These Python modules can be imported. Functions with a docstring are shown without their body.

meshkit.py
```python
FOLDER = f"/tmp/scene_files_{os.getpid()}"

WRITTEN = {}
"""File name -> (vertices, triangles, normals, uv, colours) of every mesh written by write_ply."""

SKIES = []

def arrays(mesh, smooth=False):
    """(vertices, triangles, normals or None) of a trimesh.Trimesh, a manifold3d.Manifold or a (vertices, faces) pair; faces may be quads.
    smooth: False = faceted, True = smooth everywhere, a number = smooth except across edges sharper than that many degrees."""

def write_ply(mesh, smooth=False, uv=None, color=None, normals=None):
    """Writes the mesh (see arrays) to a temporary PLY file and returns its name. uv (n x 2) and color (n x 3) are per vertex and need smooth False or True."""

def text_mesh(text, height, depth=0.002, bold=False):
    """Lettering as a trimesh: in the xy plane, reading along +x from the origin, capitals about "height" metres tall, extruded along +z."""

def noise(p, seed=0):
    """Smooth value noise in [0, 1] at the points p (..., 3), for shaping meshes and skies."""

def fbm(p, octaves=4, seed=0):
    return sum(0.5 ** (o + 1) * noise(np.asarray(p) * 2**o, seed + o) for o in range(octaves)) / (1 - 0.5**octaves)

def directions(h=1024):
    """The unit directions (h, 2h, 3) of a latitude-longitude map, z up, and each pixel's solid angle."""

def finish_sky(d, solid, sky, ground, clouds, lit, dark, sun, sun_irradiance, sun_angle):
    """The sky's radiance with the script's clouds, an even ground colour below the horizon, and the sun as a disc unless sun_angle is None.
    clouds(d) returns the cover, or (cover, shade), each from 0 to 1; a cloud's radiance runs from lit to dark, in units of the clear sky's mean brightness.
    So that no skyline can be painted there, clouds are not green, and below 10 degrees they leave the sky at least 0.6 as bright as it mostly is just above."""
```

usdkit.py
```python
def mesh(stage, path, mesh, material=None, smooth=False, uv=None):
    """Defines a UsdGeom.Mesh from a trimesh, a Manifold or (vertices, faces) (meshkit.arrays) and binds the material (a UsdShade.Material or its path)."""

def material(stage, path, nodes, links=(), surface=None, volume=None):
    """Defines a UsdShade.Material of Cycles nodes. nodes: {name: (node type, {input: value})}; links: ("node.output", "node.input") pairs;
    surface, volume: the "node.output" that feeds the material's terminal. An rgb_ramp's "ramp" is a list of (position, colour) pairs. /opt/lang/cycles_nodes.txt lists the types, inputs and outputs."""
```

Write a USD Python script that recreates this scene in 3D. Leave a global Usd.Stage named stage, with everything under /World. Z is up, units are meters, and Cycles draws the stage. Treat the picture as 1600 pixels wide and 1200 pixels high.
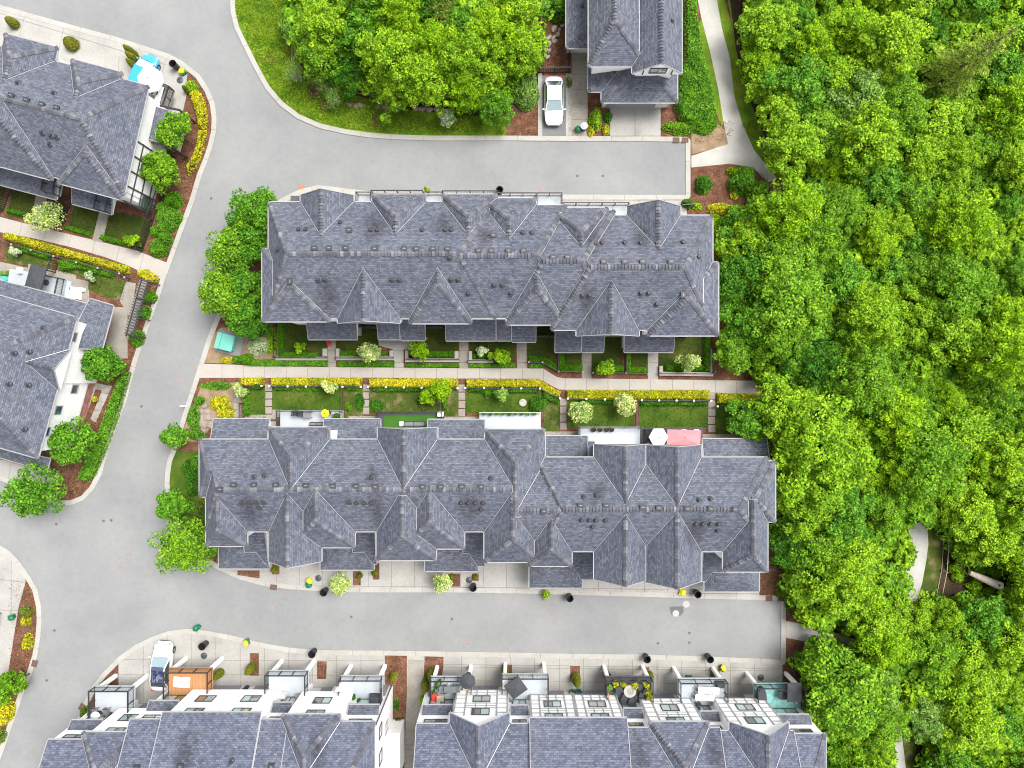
import math, random, numpy as np, trimesh, usdkit, meshkit, manifold3d
from pxr import Usd, UsdGeom, UsdLux, UsdShade, Gf, Sdf, Vt
from scipy.spatial import HalfspaceIntersection, cKDTree
from scipy.optimize import linprog
import shapely, shapely.affinity
from shapely.geometry import Polygon, LineString, MultiPolygon, Point, box as sbox
from shapely.ops import unary_union

stage = Usd.Stage.CreateInMemory()
UsdGeom.SetStageUpAxis(stage, 'Z'); UsdGeom.SetStageMetersPerUnit(stage, 1.0)
UsdGeom.Xform.Define(stage, '/World'); UsdGeom.Scope.Define(stage, '/World/Looks')

# ---------------- camera, sky, sun, exposure ----------------
H, GW = 68.0, 98.0                       # drone height, ground width the frame spans (metres)
S = 1600.0 / GW
cam = UsdGeom.Camera.Define(stage, '/World/camera')
cam.AddTranslateOp().Set(Gf.Vec3d(0, 0, H))
cam.CreateHorizontalApertureAttr(36.0); cam.CreateVerticalApertureAttr(27.0)
cam.CreateFocalLengthAttr(36.0 * H / GW); cam.CreateClippingRangeAttr(Gf.Vec2f(0.5, 2000))
cam.CreateExposureAttr(EXPO := 0.93)

SUN = np.array([0.38, 0.24, 0.89]); SUN /= np.linalg.norm(SUN)
el, az = math.asin(SUN[2]), math.atan2(SUN[0], SUN[1])
dome = UsdLux.DomeLight.Define(stage, '/World/sky')
skym = usdkit.material(stage, '/World/Looks/sky_look', {
    'sky': ('sky_texture', {'sky_type': 'single_scattering', 'sun_disc': False, 'sun_elevation': el, 'sun_rotation': az, 'altitude': 60.0, 'aerosol_density': 2.0}),
    'bw': ('rgb_to_bw', {}),
    'tc': ('texture_coordinate', {}),
    'n': ('noise_texture', {'scale': 2.2, 'detail': 5.0, 'roughness': 0.55}),
    'r': ('rgb_ramp', {'ramp': [(0.30, (0.55,)*3), (0.62, (0.95,)*3)]}),
    'cl': ('mix', {'mix_type': 'multiply', 'fac': 1.0, 'color2': (1.55, 1.52, 1.50)}),
    'mx': ('mix', {'mix_type': 'mix'}),
    'bg': ('background_shader', {'strength': 0.15})},
    [('sky.color', 'bw.color'), ('tc.generated', 'n.vector'), ('n.fac', 'r.fac'), ('bw.val', 'cl.color1'), ('r.color', 'mx.fac'),
     ('sky.color', 'mx.color1'), ('cl.color', 'mx.color2'), ('mx.color', 'bg.color')], surface='bg.background')
UsdShade.MaterialBindingAPI.Apply(dome.GetPrim()).Bind(skym)
sun = UsdLux.DistantLight.Define(stage, '/World/sun')
sun.CreateNormalizeAttr(True); sun.CreateIntensityAttr(0.62); sun.CreateAngleAttr(30.0); sun.CreateColorAttr(Gf.Vec3f(1.0, 0.96, 0.90))
zc = Gf.Vec3d(*SUN.tolist()); m = Gf.Matrix4d(); m.SetRotate(Gf.Rotation(Gf.Vec3d(0, 0, 1), zc))
sun.AddTransformOp().Set(m)
for p_, k_ in ((dome, 'structure'), ):
    p_.GetPrim().SetCustomDataByKey('kind', k_)

# ---------------- helpers ----------------
def W(px, py, z=0.0):
    """Ground-plan point (x, y) of a feature of the place that stands z metres above the ground."""
    k = (H - z) / H / S
    return np.array([(px - 800) * k, (600 - py) * k])
def W3(px, py, z=0.0):
    a = W(px, py, z); return np.array([a[0], a[1], z])
def WP(pts, z=0.0):
    return [tuple(W(x, y, z)) for x, y in pts]
def PG(pts, z=0.0):
    p = Polygon(WP(pts, z)); return p if p.is_valid else p.buffer(0)
def RG(x0, y0, x1, y1, z=0.0):
    return PG([(x0, y0), (x1, y0), (x1, y1), (x0, y1)], z)

taken = {}
def path_for(name, parent=None):
    base = (parent.GetPath().pathString if parent is not None else '/World') + '/' + name
    n = taken.get(base, 0); taken[base] = n + 1
    return base if n == 0 else f'{base}_{n:03d}'
def put(prim, label=None, cat=None, group=None, kind=None):
    p = prim.GetPrim() if hasattr(prim, 'GetPrim') else prim
    for k, v in (('label', label), ('category', cat), ('group', group), ('kind', kind)):
        if v: p.SetCustomDataByKey(k, v)
    return p
def thing(name, label, cat, loc=(0, 0, 0), rot=0.0, group=None, scale=None, kind=None):
    x = UsdGeom.Xform.Define(stage, path_for(name))
    x.AddTranslateOp().Set(Gf.Vec3d(*[float(a) for a in loc])); x.AddRotateZOp().Set(float(math.degrees(rot)))
    x.AddScaleOp().Set(Gf.Vec3f(*( [scale]*3 if np.isscalar(scale) else scale)) if scale is not None else Gf.Vec3f(1, 1, 1))
    return put(x, label, cat, group, kind)
def copy_of(src, label, loc, rot=0.0, scale=1.0, group=None, cat=None):
    was = src.GetCustomData()
    x = UsdGeom.Xform.Define(stage, path_for(src.GetName().rstrip('0123456789').rstrip('_')))
    x.GetPrim().GetReferences().AddInternalReference(src.GetPath())
    x.ClearXformOpOrder()
    x.AddTranslateOp().Set(Gf.Vec3d(*[float(a) for a in loc])); x.AddRotateZOp().Set(float(math.degrees(rot)))
    x.AddScaleOp().Set(Gf.Vec3f(*([float(scale)]*3 if np.isscalar(scale) else scale)))
    p = put(x, label, cat or was['category'], group or was.get('group'))
    p.SetInstanceable(True); return p

class MB:
    """Collects pieces into one mesh."""
    def __init__(s): s.v, s.f, s.n, s.uv = [], [], 0, []
    def add(s, v, f, uv=None):
        v = np.asarray(v, float); f = np.asarray(f, int)
        if f.shape[1] == 4: f = np.vstack([f[:, [0, 1, 2]], f[:, [0, 2, 3]]])
        s.v.append(v); s.f.append(f + s.n); s.n += len(v)
        if uv is not None: s.uv.append(uv)
        return s
    def mesh(s, m): return s.add(m.vertices, m.faces)
    def box(s, c, size, rot=0.0, ax=None):
        x, y, z = np.array(size) / 2
        v = np.array([[a*x, b*y, c_*z] for c_ in (-1, 1) for b in (-1, 1) for a in (-1, 1)])
        if rot:
            cs, sn = math.cos(rot), math.sin(rot); v = v @ np.array([[cs, sn, 0], [-sn, cs, 0], [0, 0, 1]])
        f = [[0, 2, 3, 1], [4, 5, 7, 6], [0, 1, 5, 4], [2, 6, 7, 3], [0, 4, 6, 2], [1, 3, 7, 5]]
        return s.add(v + np.array(c), f)
    def cbox(s, c, size, ch=0.02, rot=0.0):
        """A box with chamfered edges."""
        x, y, z = np.array(size) / 2; ch = min(ch, x*.9, y*.9, z*.9); pts = []
        for a in (-1, 1):
            for b in (-1, 1):
                for d in (-1, 1):
                    pts += [(a*(x-ch), b*(y-ch), d*z), (a*(x-ch), b*y, d*(z-ch)), (a*x, b*(y-ch), d*(z-ch))]
        pts = np.array(pts)
        if rot:
            cs, sn = math.cos(rot), math.sin(rot); pts = pts @ np.array([[cs, sn, 0], [-sn, cs, 0], [0, 0, 1]])
        return s.mesh(trimesh.convex.convex_hull(pts + np.array(c)))
    def bar(s, p, q, w=0.05, h=None):
        """A rectangular bar from p to q."""
        p, q = np.array(p, float), np.array(q, float); h = h or w
        d = q - p; L = np.linalg.norm(d)
        if L < 1e-6: return s
        d /= L; up = np.array([0, 0, 1.0]) if abs(d[2]) < .9 else np.array([1.0, 0, 0])
        a = np.cross(d, up); a /= np.linalg.norm(a); b = np.cross(a, d)
        v = [e + a*i*w/2 + b*j*h/2 for e in (p, q) for j in (-1, 1) for i in (-1, 1)]
        f = [[0, 2, 3, 1], [4, 5, 7, 6], [0, 1, 5, 4], [2, 6, 7, 3], [0, 4, 6, 2], [1, 3, 7, 5]]
        return s.add(v, f)
    def tube(s, pts, rad, n=7):
        pts = np.array(pts, float); rad = np.broadcast_to(rad, len(pts)); rings = []
        for i, p in enumerate(pts):
            d = pts[min(i+1, len(pts)-1)] - pts[max(i-1, 0)]; d /= np.linalg.norm(d) + 1e-9
            up = np.array([0, 0, 1.0]) if abs(d[2]) < .9 else np.array([1.0, 0, 0])
            a = np.cross(d, up); a /= np.linalg.norm(a); b = np.cross(a, d); t = np.arange(n) * 2*math.pi/n
            rings.append(p + rad[i]*(np.cos(t)[:, None]*a + np.sin(t)[:, None]*b))
        v = np.vstack(rings); f = []
        for i in range(len(pts)-1):
            for k in range(n):
                k2 = (k+1) % n; f.append([i*n+k, i*n+k2, (i+1)*n+k2, (i+1)*n+k])
        v = np.vstack([v, pts[:1], pts[-1:]]); e = len(v)
        tri = [[e-2, (k+1) % n, k] for k in range(n)] + [[e-1, (len(pts)-1)*n+k, (len(pts)-1)*n+(k+1) % n] for k in range(n)]
        f = np.array(f); f = np.vstack([f[:, [0, 1, 2]], f[:, [0, 2, 3]], np.array(tri)])
        return s.add(v, f)
    def cyl(s, c, r, h, n=16, r2=None):
        c = np.array(c, float); r2 = r if r2 is None else r2
        return s.tube([c, c + [0, 0, h]], [r, r2], n)
    def lathe(s, c, prof, n=20):
        prof = np.array(prof, float); t = np.arange(n)*2*math.pi/n
        v = np.vstack([np.c_[r*np.cos(t), r*np.sin(t), np.full(n, z)] for r, z in prof]) + np.array(c); f = []
        for i in range(len(prof)-1):
            for k in range(n):
                k2 = (k+1) % n; f.append([i*n+k, i*n+k2, (i+1)*n+k2, (i+1)*n+k])
        return s.add(v, f)
    def poly(s, pg, z0, z1):
        for g in getattr(pg, 'geoms', [pg]):
            if g.is_empty or g.geom_type != 'Polygon' or g.area < 1e-4: continue
            m = trimesh.creation.extrude_polygon(g, z1 - z0, engine='earcut'); m.apply_translation([0, 0, z0]); s.mesh(m)
        return s
    def build(s, name, mat, parent=None, smooth=False, label=None, kind=None, cat=None, group=None, rnd=0):
        if not s.v: return None
        uv = np.vstack(s.uv) if s.uv else None
        p = usdkit.mesh(stage, path_for(name, parent), (np.vstack(s.v), np.vstack(s.f)), M[mat], smooth=smooth, uv=uv).GetPrim()
        if rnd:                          # one random number for every piece of rnd vertices
            n = s.n; r = np.repeat(np.random.default_rng(n).uniform(0, 1, n//rnd + 1), rnd)[:n]
            UsdGeom.PrimvarsAPI(p).CreatePrimvar('rnd', Sdf.ValueTypeNames.FloatArray, 'vertex').Set(Vt.FloatArray.FromNumpy(r.astype(np.float32)))
        return put(p, label, cat, group, kind)

# ---------------- materials ----------------
M = {}
def mat(name, nodes, links, surface='p.BSDF'):
    M[name] = usdkit.material(stage, '/World/Looks/' + name + '_look', nodes, links, surface=surface)
def plain(name, col, rough=0.6, var=0.12, scale=6.0, metallic=0.0, coat=0.0, spec=0.4, bump=0.0, bscale=60.0):
    c = np.array(col); lo, hi = np.clip(c*(1-var), 0, 1), np.clip(c*(1+var), 0, 1)
    nodes = {'g': ('geometry', {}), 'n': ('noise_texture', {'scale': scale, 'detail': 6.0, 'roughness': 0.62}), 'r': ('rgb_ramp', {'ramp': [(0.3, lo), (0.7, hi)]}),
             'p': ('principled_bsdf', {'roughness': rough, 'metallic': metallic, 'coat_weight': coat, 'specular_ior_level': spec})}
    links = [('g.position', 'n.vector'), ('n.fac', 'r.fac'), ('r.color', 'p.base_color')]
    if bump:
        nodes['n2'] = ('noise_texture', {'scale': bscale, 'detail': 4.0}); nodes['b'] = ('bump', {'strength': bump, 'distance': 0.02})
        links += [('g.position', 'n2.vector'), ('n2.fac', 'b.height'), ('b.normal', 'p.normal')]
    mat(name, nodes, links)
def two_noise(name, ramp1, s1, ramp2, s2, rough=0.9, bump=0.4, bs=40.0, bd=0.02, mixtype='multiply', spec=0.25, dist=0.0):
    """Colour from a broad noise times a fine noise, with fine relief."""
    mat(name, {'g': ('geometry', {}), 'n1': ('noise_texture', {'scale': s1, 'detail': 5.0, 'roughness': 0.6, 'distortion': dist}), 'r1': ('rgb_ramp', {'ramp': ramp1}),
               'n2': ('noise_texture', {'scale': s2, 'detail': 5.0, 'roughness': 0.7}), 'r2': ('rgb_ramp', {'ramp': ramp2}),
               'm': ('mix', {'mix_type': mixtype, 'fac': 1.0}), 'n3': ('noise_texture', {'scale': bs, 'detail': 4.0}), 'b': ('bump', {'strength': bump, 'distance': bd}),
               'p': ('principled_bsdf', {'roughness': rough, 'specular_ior_level': spec})},
        [('g.position', 'n1.vector'), ('g.position', 'n2.vector'), ('g.position', 'n3.vector'), ('n1.fac', 'r1.fac'), ('n2.fac', 'r2.fac'), ('r1.color', 'm.color1'), ('r2.color', 'm.color2'),
         ('m.color', 'p.base_color'), ('n3.fac', 'b.height'), ('b.normal', 'p.normal')])
g3 = lambda a: (a, a, a)
two_noise('asphalt', [(.30, (.186, .193, .197)), (.5, (.216, .222, .224)), (.72, (.244, .248, .248))], .16, [(.30, g3(.92)), (.5, g3(1.0)), (.70, g3(1.03))], 2.0, bump=.25, bs=120., bd=.006)
two_noise('asphalt_dark', [(.3, (.13, .132, .138)), (.7, (.20, .20, .205))], .4, [(.3, g3(.8)), (.7, g3(1.1))], 25., bump=.3, bs=120., bd=.006)
two_noise('concrete', [(.25, (.235, .228, .208)), (.42, (.305, .298, .278)), (.55, (.33, .322, .302)), (.75, (.36, .353, .335))], .35, [(.3, g3(.86)), (.6, g3(1.03))], 7.0, bump=.15, bs=90., bd=.004)
two_noise('path_concrete', [(.28, (.33, .305, .272)), (.7, (.39, .362, .330))], .3, [(.3, g3(.9)), (.6, g3(1.03))], 6.0, bump=.15, bs=90., bd=.004)
two_noise('old_concrete', [(.28, (.22, .20, .165)), (.7, (.31, .29, .255))], .6, [(.3, g3(.8)), (.65, g3(1.05))], 6.0, bump=.2, bs=90., bd=.004)
two_noise('kerb', [(.3, (.32, .308, .28)), (.7, (.385, .373, .348))], .5, [(.3, g3(.85)), (.6, g3(1.03))], 8.0, bump=.15, bs=90., bd=.004)
two_noise('mulch', [(.3, (.085, .036, .020)), (.55, (.15, .070, .040)), (.75, (.22, .12, .075))], 1.3, [(.36, g3(.35)), (.5, g3(.95)), (.66, g3(1.7))], 12., bump=1.0, bs=22., bd=.05)
two_noise('soil', [(.3, (.030, .022, .012)), (.7, (.075, .048, .026))], .6, [(.25, g3(.5)), (.75, g3(1.3))], 7., bump=1.0, bs=14., bd=.08)
two_noise('dry_bed', [(.3, (.20, .14, .08)), (.7, (.34, .25, .16))], 1.0, [(.25, g3(.55)), (.75, g3(1.25))], 14., bump=.8, bs=20., bd=.04)
two_noise('lawn', [(.30, (.026, .045, .006)), (.5, (.046, .070, .008)), (.70, (.095, .088, .016))], .55, [(.25, g3(.45)), (.5, g3(.95)), (.78, g3(1.45))], 14., bump=1.0, bs=45., bd=.05)
two_noise('rough_grass', [(.30, (.060, .145, .006)), (.5, (.125, .225, .010)), (.72, (.25, .28, .030))], .45, [(.25, g3(.45)), (.5, g3(.95)), (.78, g3(1.4))], 10., bump=1.0, bs=26., bd=.08)
two_noise('bright_lawn', [(.30, (.034, .075, .005)), (.5, (.062, .118, .008)), (.72, (.12, .145, .022))], .55, [(.25, g3(.45)), (.5, g3(.95)), (.78, g3(1.45))], 14., bump=1.0, bs=45., bd=.05)
two_noise('patchy_lawn', [(.36, (.050, .085, .010)), (.54, (.085, .115, .016)), (.68, (.22, .165, .09))], .8, [(.25, g3(.5)), (.78, g3(1.35))], 13., bump=1.0, bs=40., bd=.05)
two_noise('turf', [(.3, (.035, .115, .014)), (.7, (.050, .150, .016))], .8, [(.3, g3(.8)), (.7, g3(1.1))], 40., bump=.5, bs=90., bd=.01)
two_noise('gravel', [(.3, (.36, .35, .32)), (.7, (.46, .45, .425))], .5, [(.25, g3(.72)), (.7, g3(1.12))], 24., bump=.7, bs=40., bd=.02)
two_noise('pebbles', [(.3, (.22, .215, .20)), (.7, (.42, .41, .38))], 4., [(.25, g3(.4)), (.7, g3(1.2))], 14., bump=1., bs=18., bd=.05)
two_noise('stone', [(.3, (.22, .175, .145)), (.7, (.34, .285, .245))], 1.5, [(.25, g3(.75)), (.7, g3(1.1))], 12., bump=.6, bs=12., bd=.03)
two_noise('pale_stone', [(.3, (.30, .265, .225)), (.7, (.42, .38, .33))], 1.5, [(.25, g3(.75)), (.7, g3(1.1))], 12., bump=.6, bs=12., bd=.03)
two_noise('grey_stone', [(.3, (.22, .21, .19)), (.7, (.40, .38, .35))], 1.5, [(.25, g3(.7)), (.7, g3(1.1))], 12., bump=.6, bs=12., bd=.03)
two_noise('bark', [(.3, (.08, .055, .035)), (.7, (.17, .125, .085))], 3., [(.25, g3(.6)), (.7, g3(1.2))], 20., bump=1., bs=25., bd=.02)
two_noise('pale_bark', [(.3, (.26, .23, .18)), (.7, (.42, .38, .31))], 3., [(.25, g3(.6)), (.7, g3(1.2))], 20., bump=1., bs=25., bd=.02)
two_noise('log_wood', [(.3, (.34, .30, .24)), (.7, (.52, .47, .40))], 1.2, [(.25, g3(.65)), (.7, g3(1.15))], 16., bump=.6, bs=25., bd=.02)
two_noise('vinyl_deck', [(.3, (.335, .37, .405)), (.7, (.40, .435, .46))], .8, [(.3, g3(.95)), (.7, g3(1.02))], 20., rough=.5, bump=.05, bs=60., bd=.002)
two_noise('dark_deck', [(.3, (.060, .060, .068)), (.7, (.105, .105, .115))], .9, [(.3, g3(.85)), (.7, g3(1.1))], 12., rough=.6, bump=.2, bs=50., bd=.004)
plain('white_wall', (.80, .80, .79), .7, .04, 1.5, bump=.08, bscale=30)
plain('cream_wall', (.56, .55, .52), .7, .05, 1.5)
plain('trim', (.30, .30, .305), .5, .05, 2.0)
plain('timber', (.26, .265, .27), .6, .1, 3.0)
plain('black_metal', (.018, .018, .020), .45, .15, 4.0, spec=.5)
plain('dark_trim', (.045, .047, .052), .55, .15, 4.0)
plain('garage_door', (.20, .19, .23), .5, .06, 2.0)
plain('grey_panel', (.20, .205, .21), .6, .1, 2.0)
plain('flashing_light', (.42, .43, .45), .45, .2, 3.0, metallic=.3)
plain('flashing', (.035, .037, .045), .5, .3, 3.0, metallic=.2)
plain('vent_metal', (.035, .036, .042), .5, .2, 5.0)
plain('vent_top', (.16, .165, .18), .4, .15, 5.0)
plain('white_paint', (.80, .80, .80), .4, .03, 2.0)
plain('car_white', (.80, .81, .82), .25, .01, 1.0, coat=1.0)
plain('car_blue', (.030, .30, .58), .25, .02, 1.0, coat=1.0)
plain('rubber', (.020, .020, .021), .8, .2, 10.)
plain('bin_black', (.016, .016, .018), .42, .2, 6.0)
plain('bin_lid', (.060, .062, .070), .42, .2, 6.0)
plain('bin_grey', (.34, .37, .42), .45, .1, 6.0)
plain('bin_green', (.006, .13, .055), .42, .15, 6.0)
plain('bin_yellow', (.66, .60, .012), .45, .1, 6.0)
plain('shed_green', (.13, .44, .36), .5, .06, 1.2)
plain('teal_cover', (.16, .36, .34), .55, .35, 3.0)
plain('cloth_white', (.82, .82, .81), .85, .03, 2.0)
plain('cloth_pink', (.62, .20, .22), .85, .08, 2.0)
plain('cloth_dark', (.045, .048, .056), .85, .15, 4.0)
plain('cloth_grey', (.16, .16, .165), .85, .15, 4.0)
plain('cloth_red', (.55, .045, .045), .8, .1, 4.0)
plain('cloth_teal', (.03, .55, .52), .8, .1, 4.0)
plain('wood', (.36, .22, .11), .6, .25, 4.0)
plain('tan_wood', (.36, .29, .21), .6, .2, 4.0)
plain('terracotta', (.36, .15, .08), .8, .15, 5.0)
plain('cover_red', (.235, .20, .195), .75, .18, 5.0)
plain('rust_iron', (.135, .062, .048), .8, .2, 8.0)
plain('tar_patch', (.105, .108, .115), .8, .15, 8.0)
plain('iron', (.10, .10, .10), .7, .2, 8.0)
plain('orange_flower', (.60, .26, .10), .8, .3, 9.0)
plain('brick_red', (.30, .135, .105), .85, .2, 7.0)
plain('skirting', (.14, .14, .135), .8, .15, 3.0)
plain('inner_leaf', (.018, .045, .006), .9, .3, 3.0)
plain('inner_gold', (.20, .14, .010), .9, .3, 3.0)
# planks: tone from the object's own random number
mat('deck_wood', {'o': ('attribute', {'attribute': 'rnd'}), 'r': ('rgb_ramp', {'ramp': [(0, (.33, .155, .058)), (.5, (.40, .20, .080)), (1, (.46, .25, .11))]}), 'p': ('principled_bsdf', {'roughness': .6})}, [('o.fac', 'r.fac'), ('r.color', 'p.base_color')])
mat('brick', {'o': ('attribute', {'attribute': 'rnd'}), 'r': ('rgb_ramp', {'ramp': [(0, (.22, .095, .075)), (.5, (.32, .15, .12)), (1, (.42, .22, .18))]}), 'p': ('principled_bsdf', {'roughness': .9})}, [('o.fac', 'r.fac'), ('r.color', 'p.base_color')])
def glass(name, tint, k=.55):
    mat(name, {'f': ('fresnel', {'IOR': 1.6}), 'mf': ('math', {'math_type': 'add', 'value2': .16}), 'd': ('principled_bsdf', {'base_color': tint, 'roughness': .12}), 'gl': ('glossy_bsdf', {'color': (.9, .95, .97), 'roughness': .03}),
               'm': ('mix_closure', {'fac': .3})}, [('f.fac', 'mf.value1'), ('mf.value', 'm.fac'), ('d.BSDF', 'm.closure1'), ('gl.BSDF', 'm.closure2')], surface='m.closure')
glass('glass_dark', (.035, .045, .05)); glass('glass_light', (.24, .34, .33)); glass('glass_grey', (.15, .165, .17)); glass('glass_blue', (.006, .016, .06)); glass('windscreen', (.20, .28, .31))
mat('rail_glass', {'t': ('transparent_bsdf', {'color': (.86, .93, .92)}), 'gl': ('glossy_bsdf', {'color': (.9, .95, .95), 'roughness': .05}), 'f': ('fresnel', {'IOR': 1.5}), 'm': ('mix_closure', {})},
    [('f.fac', 'm.fac'), ('t.BSDF', 'm.closure1'), ('gl.BSDF', 'm.closure2')], surface='m.closure')
# asphalt shingles laid along each slope (primvar st in metres)
SOOT = [(585, 352, 1.3, 1.8), (692, 350, 1.0, 1.6), (511, 458, 1.2, 1.9), (928, 368, 1.3, 2.0), (1002, 372, .9, 1.4), (917, 470, .9, 1.7), (387, 798, 1.1, 1.9), (586, 797, .9, 2.0), (1088, 828, 1.2, 1.9), (932, 768, 1.0, 1.2), (581, 742, .8, 1.0), (733, 792, 1.4, 1.6), (290, 1178, 1.2, 2.2), (495, 1172, 1.0, 2.2), (1122, 1180, 1.1, 2.0), (1002, 1185, 1.2, 2.0), (758, 372, .8, 1.2)]
def soot_nodes():
    """Dark streaks left by the roof vents: one soft blot per entry, torn by noise."""
    n = {'sn': ('noise_texture', {'scale': 2.6, 'detail': 5.0})}; l = [('g.position', 'sn.vector')]; prev = None
    for i, (px, py, rx, ry) in enumerate(SOOT):
        k = (H - 10.0)/H/S; x, y = (px-800)*k, (600-py)*k
        n['sm%d' % i] = ('mapping', {'mapping_type': 'point', 'location': (-x/rx, -y/ry, 0), 'scale': (1/rx, 1/ry, 0)}); n['sg%d' % i] = ('gradient_texture', {'gradient_type': 'spherical'})
        l += [('g.position', 'sm%d.vector' % i), ('sm%d.vector' % i, 'sg%d.vector' % i)]
        if prev is None: prev = 'sg0.fac'
        else: n['sx%d' % i] = ('math', {'math_type': 'maximum'}); l += [(prev, 'sx%d.value1' % i), ('sg%d.fac' % i, 'sx%d.value2' % i)]; prev = 'sx%d.value' % i
    n['st'] = ('math', {'math_type': 'multiply'}); n['sr'] = ('rgb_ramp', {'ramp': [(0.0, (1, 1, 1)), (.16, (.80, .79, .79)), (.42, (.52, .50, .50))]}); n['m9'] = ('mix', {'mix_type': 'multiply', 'fac': 1.0})
    return n, l + [(prev, 'st.value1'), ('sn.fac', 'st.value2'), ('st.value', 'sr.fac'), ('m2.color', 'm9.color1'), ('sr.color', 'm9.color2'), ('m9.color', 'p.base_color')]
def shingle(name, c1, c2, mortar, tint, bw=.30, rh=.155):
    sn, sl = soot_nodes()
    mat(name, {**sn, 'a': ('attribute', {'attribute': 'st'}), 'g': ('geometry', {}),
        'bk': ('brick_texture', {'offset': .5, 'offset_frequency': 2, 'scale': 1.0, 'brick_width': bw, 'row_height': rh, 'mortar_size': .014, 'mortar_smooth': .3, 'bias': -.1, 'color1': c1, 'color2': c2, 'mortar': mortar}),
        'bk2': ('brick_texture', {'offset': .37, 'offset_frequency': 3, 'scale': 1.0, 'brick_width': bw*.64, 'row_height': rh, 'mortar_size': 0.0, 'bias': .15, 'color1': g3(.72), 'color2': g3(1.42), 'mortar': g3(1)}),
        'n1': ('noise_texture', {'scale': .33, 'detail': 6.0, 'roughness': .6}), 'r1': ('rgb_ramp', {'ramp': [(.3, tint[0]), (.5, g3(1.0)), (.72, tint[1])]}),
        'n2': ('noise_texture', {'scale': 22.0, 'detail': 5.0}), 'r2': ('rgb_ramp', {'ramp': [(.3, g3(.78)), (.7, g3(1.22))]}),
        'm0': ('mix', {'mix_type': 'multiply', 'fac': .55}), 'm1': ('mix', {'mix_type': 'multiply', 'fac': 1.0}), 'm2': ('mix', {'mix_type': 'multiply', 'fac': 1.0}),
        'bp': ('bump', {'strength': .45, 'distance': .02, 'invert': True}), 'p': ('principled_bsdf', {'roughness': .85, 'specular_ior_level': .35})},
        [('a.vector', 'bk.vector'), ('a.vector', 'bk2.vector'), ('g.position', 'n1.vector'), ('a.vector', 'n2.vector'), ('n1.fac', 'r1.fac'), ('n2.fac', 'r2.fac'), ('bk.color', 'm0.color1'), ('bk2.color', 'm0.color2'),
         ('m0.color', 'm1.color1'), ('r1.color', 'm1.color2'), ('m1.color', 'm2.color1'), ('r2.color', 'm2.color2'), ('bk.fac', 'bp.height'), ('bp.normal', 'p.normal')] + sl)
shingle('shingle', (.070, .078, .104), (.128, .139, .172), (.046, .051, .066), [(.82, .84, .88), (1.10, 1.09, 1.06)])
shingle('shingle_blue', (.066, .075, .108), (.124, .136, .182), (.044, .050, .068), [(.82, .84, .90), (1.10, 1.08, 1.05)], .31, .165)
mat('cap', {'g': ('attribute', {'attribute': 'rnd'}), 'r': ('rgb_ramp', {'ramp': [(0, (.060, .063, .078)), (.6, (.094, .098, .118)), (.9, (.135, .139, .160)), (1, (.18, .186, .21))]}), 'p': ('principled_bsdf', {'roughness': .85})}, [('g.fac', 'r.fac'), ('r.color', 'p.base_color')])
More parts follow.
